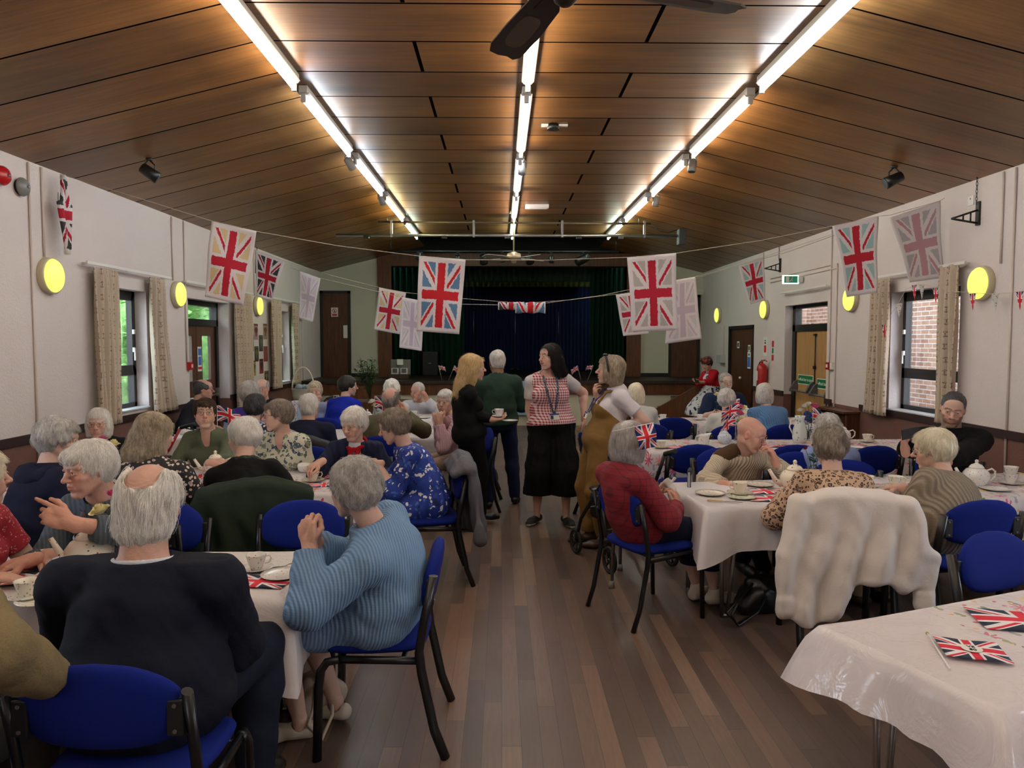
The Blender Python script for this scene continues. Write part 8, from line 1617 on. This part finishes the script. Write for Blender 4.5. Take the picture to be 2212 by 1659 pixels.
p = tz(2178, 1345); paper_flag(p.x + .07, p.y, Z + .002, -12, 'paper union flag at the right edge of the empty corner table', size=(.34, .20))

# ------------------------------------------------------------ walking aids, bags, side tables, foliage
M_ALU = plain('grey_aluminium', (120, 122, 124), .35, .9); M_RUB = plain('black_rubber', (18, 18, 18), .7)
def wheel(o, c, r, ax='x', name='wheel'):
    mb = MB(); c = Vector(c); f = (lambda a, q: Vector((0, q * math.cos(a), q * math.sin(a)))) if ax == 'x' else (lambda a, q: Vector((q * math.cos(a), 0, q * math.sin(a))))
    mb.tube([c + f(2 * PI * i / 24, r - .012) for i in range(24)], .013, 8, close=True); w = mb.build(name, M_RUB, o); m = MB(); m.tube([c + f(2 * PI * i / 20, r * .72) for i in range(20)], .006, 6, close=True)
    for i in range(6): m.tube([c + f(2 * PI * i / 6, .012), c + f(2 * PI * i / 6 + .25, r - .016)], .008, 6)
    m.sph(tuple(c), .02, 8); m.build('hub', M_BLACKF, w)
def rollator(x, y, rz, label, fr=None):
    fr = fr or M_BLACKF; o = empty('rollator', (x, y, 0), label, 'walking frame', 'wheeled walking frames', math.radians(rz))
    for sx in (-.26, .26):
        wheel(o, (sx, .28, .10), .10); wheel(o, (sx, -.28, .10), .10)
        MB().tube([(sx, .28, .10), (sx * .98, .20, .30), (sx * .9, -.10, .62), (sx * .9, -.22, .84)], .014, 8).tube([(sx, -.28, .10), (sx * .95, -.12, .52), (sx * .9, .08, .56)], .013, 8).build('side_frame', fr, o)
        MB().tube([(sx * .9, -.22, .84), (sx * .9, -.36, .88)], .018, 8).build('handle', M_RUB, o); MB().tube([(sx * .9, -.26, .84), (sx * .85, -.36, .82)], .006, 6).build('brake', M_BLACKF, o)
    MB().box((0, -.02, .56), (.44, .24, .03), bev=.01).build('seat', M_BLACK, o); MB().tube([(-.24, .12, .40), (.24, .12, .40)], .010, 6).tube([(-.24, -.2, .3), (.24, -.2, .3)], .008, 6).build('cross_bar', fr, o)
    MB().box((0, .16, .40), (.34, .16, .20), bev=.03).build('bag', M_BLACK, o)
rollator(.93, 5.62, 20, 'black rollator with spoked wheels behind the red tweed jacket'); rollator(-3.35, 7.0, 90, 'black rollator with red brace by the left wall behind the green shirt', plain('red_frame_tube', (170, 30, 44), .4)); rollator(-2.75, 10.6, 100, 'dark rollator near the basket at the far left'); rollator(-.42, 8.75, 200, 'black rollator behind the pink cardigan in the aisle')
o = empty('walking_frame', (1.06, 5.08, 0), 'grey aluminium walking frame with rubber feet before the red tweed jacket', 'walking frame', rz=-.3)
for sx in (-.26, .26):
    for sy in (-.2, .2):
        MB().tube([(sx, sy, 0), (sx * .96, sy * .8, .5), (sx * .92, sy * .4, .80)], .0125, 8).build('leg', M_ALU, o); MB().cyl((sx, sy, 0), (sx, sy, .05), .022, .018, 12).build('ferrule', plain('grey_rubber', (130, 126, 118), .7), o)
    MB().tube([(sx * .92, -.09, .79), (sx * .92, .09, .79)], .017, 8).build('handle', M_RUB, o); MB().tube([(sx * .97, -.17, .36), (sx * .97, .17, .36)], .010, 8).build('side_bar', M_ALU, o)
MB().tube([(-.25, .15, .52), (.25, .15, .52)], .011, 8).tube([(-.25, .17, .34), (.25, .17, .34)], .011, 8).build('cross_bar', M_ALU, o)
# black handbag and pale bag
def handbag(x, y, rz, w, h, label, mat, strap, loops=2):
    o = empty('handbag', (x, y, 0), label, 'handbag', None, math.radians(rz)); F = Field((-w, -.2, -.02), (w, .2, h + .15), .009); F.ell((0, 0, h * .42), (w * .55, .11, h * .5), None, .03); F.cap((-w * .35, 0, h * .8), (w * .35, 0, h * .82), .03, None, .04); F.cap((-w * .4, 0, .05), (w * .4, 0, .05), .07, None, .04); F.warp(lambda P: wav(P, 30, 20, 1.), .008); F.plane((0, 0, .004), (0, 0, -1), .004); P_, Fc = F.mesh(); np_mesh('body', [(P_, Fc, 0, None)], mat, o)
    for k in range(loops): MB().tube([(-w * .3, -.03 + .06 * k, h * .8), (-w * .9, -.12, h * .55), (-w * 1.3, -.16 - .05 * k, .08), (-w * 1.1, -.20 + .02 * k, .012), (-w * .5, -.16, .06), (w * .0, -.08, h * .6), (w * .2, -.03 + .06 * k, h * .8)], .008, 8).build('strap', strap, o)
handbag(1.62, 4.52, 15, .26, .24, 'black handbag with looped straps on the floor under the cream jumper table', M_SHB, M_SHB)
handbag(-.83, 3.30, 60, .18, .20, 'pale bag with a looped strap on the floor under the blue cardigan chair', plain('stone_leather', (170, 156, 140), .6), plain('stone_strap', (176, 162, 146), .6), 1)
# side tables with basket and tall greenery at the far left
def side_table(x, y, w, d_, h, label):
    o = empty('side_table', (x, y, 0), label, 'table', 'dark side tables at the far end'); MB().box((0, 0, h - .015), (w, d_, .03), bev=.005).build('tabletop', M_DARKWOOD, o)
    for sx in (-1, 1):
        for sy in (-1, 1): MB().box((sx * (w / 2 - .04), sy * (d_ / 2 - .04), h / 2 - .015), (.045, .045, h - .03)).build('leg', M_DARKWOOD, o)
pb = at_y(657, 858, 11.6); side_table(pb.x, 11.6, .9, .5, .74, 'dark side table with the white basket near the far left window'); pv = at_y(800, 858, 11.6); side_table(pv.x + .1, 11.6, 1.1, .55, .76, 'dark side table with the tall greenery before the stage')
o = empty('wicker_basket', (pb.x, 11.55, .741), 'white wicker basket with a tall hoop handle', 'basket'); MB().lathe([(0, .003), (.13, .003), (.16, .10), (.17, .20), (.18, .21), (.165, .21), (.15, .1), (.12, .012), (0, .012)], 28).build('bowl', plain('white_wicker', (206, 200, 186), .7, bump=.9, bscale=60), o); MB().tube([(.17 * math.cos(a), 0, .20 + .34 * math.sin(a)) for a in [PI * i / 16 for i in range(17)]], .012, 8).build('handle', plain('white_wicker', (206, 200, 186)), o)
m = MB(); rnd = random.Random(3); [m.sph((rnd.uniform(-.1, .1), rnd.uniform(-.1, .1), .21 + rnd.uniform(0, .04)), (.05, .05, .04), 8) for _ in range(9)]; m.build('tissue', plain('blue_grey_tissue', (150, 164, 180), .8), o)
M_DOT = m_spots('white_bag_purple_dots', (214, 208, 218), [(110, 60, 150), (90, 60, 160)], 40, .3, .0, 0); M_DOTR = m_spots('red_white_spotted_bag', (150, 50, 70), [(214, 206, 206)], 45, .3, .0, 0)
for px, m_, lb in ((648, M_DOT, 'white gift bag with purple dots by the woman drinking tea'), (722, M_DOTR, 'red and white spotted gift bag right of the woman drinking tea')):
    p = at_y(px, 865, 9.6); o = empty('gift_bag', (p.x, 9.72, Z), lb, 'gift bag', 'patterned gift bags'); MB().prism([(-.11, 0), (.11, 0), (.13, .20), (-.13, .20)], 'y', -.05, .05).build('body', m_, o); MB().tube([(-.04, 0, .20), (-.03, 0, .27), (.03, 0, .27), (.04, 0, .20)], .004, 6).build('handle', M_PAPER, o)
o = empty('flower_vase', (pv.x, 11.55, .761), 'tall glass vase of dark green foliage before the stage', 'vase', 'jars of flowers on the tables'); MB().lathe([(0, .002), (.035, .002), (.035, .02), (.03, .2), (.045, .30), (.043, .30), (.028, .2), (.03, .012), (0, .01)], 20).build('jar', M_GLASSJ, o); rnd = random.Random(8); m = MB(); st = MB()
for k in range(26):
    a = rnd.random() * 6.28; e = Vector((math.cos(a) * rnd.uniform(.05, .28), math.sin(a) * rnd.uniform(.05, .25), rnd.uniform(.42, .68))); st.tube([(0, 0, .03), e * .5 + Vector((0, 0, .05)), e], .003, 5); leafy(m, e * .55, e * .45, 12, .075, .016, rnd)
st.build('stems', M_STEM, o); m.build('leaves', M_LEAF, o)
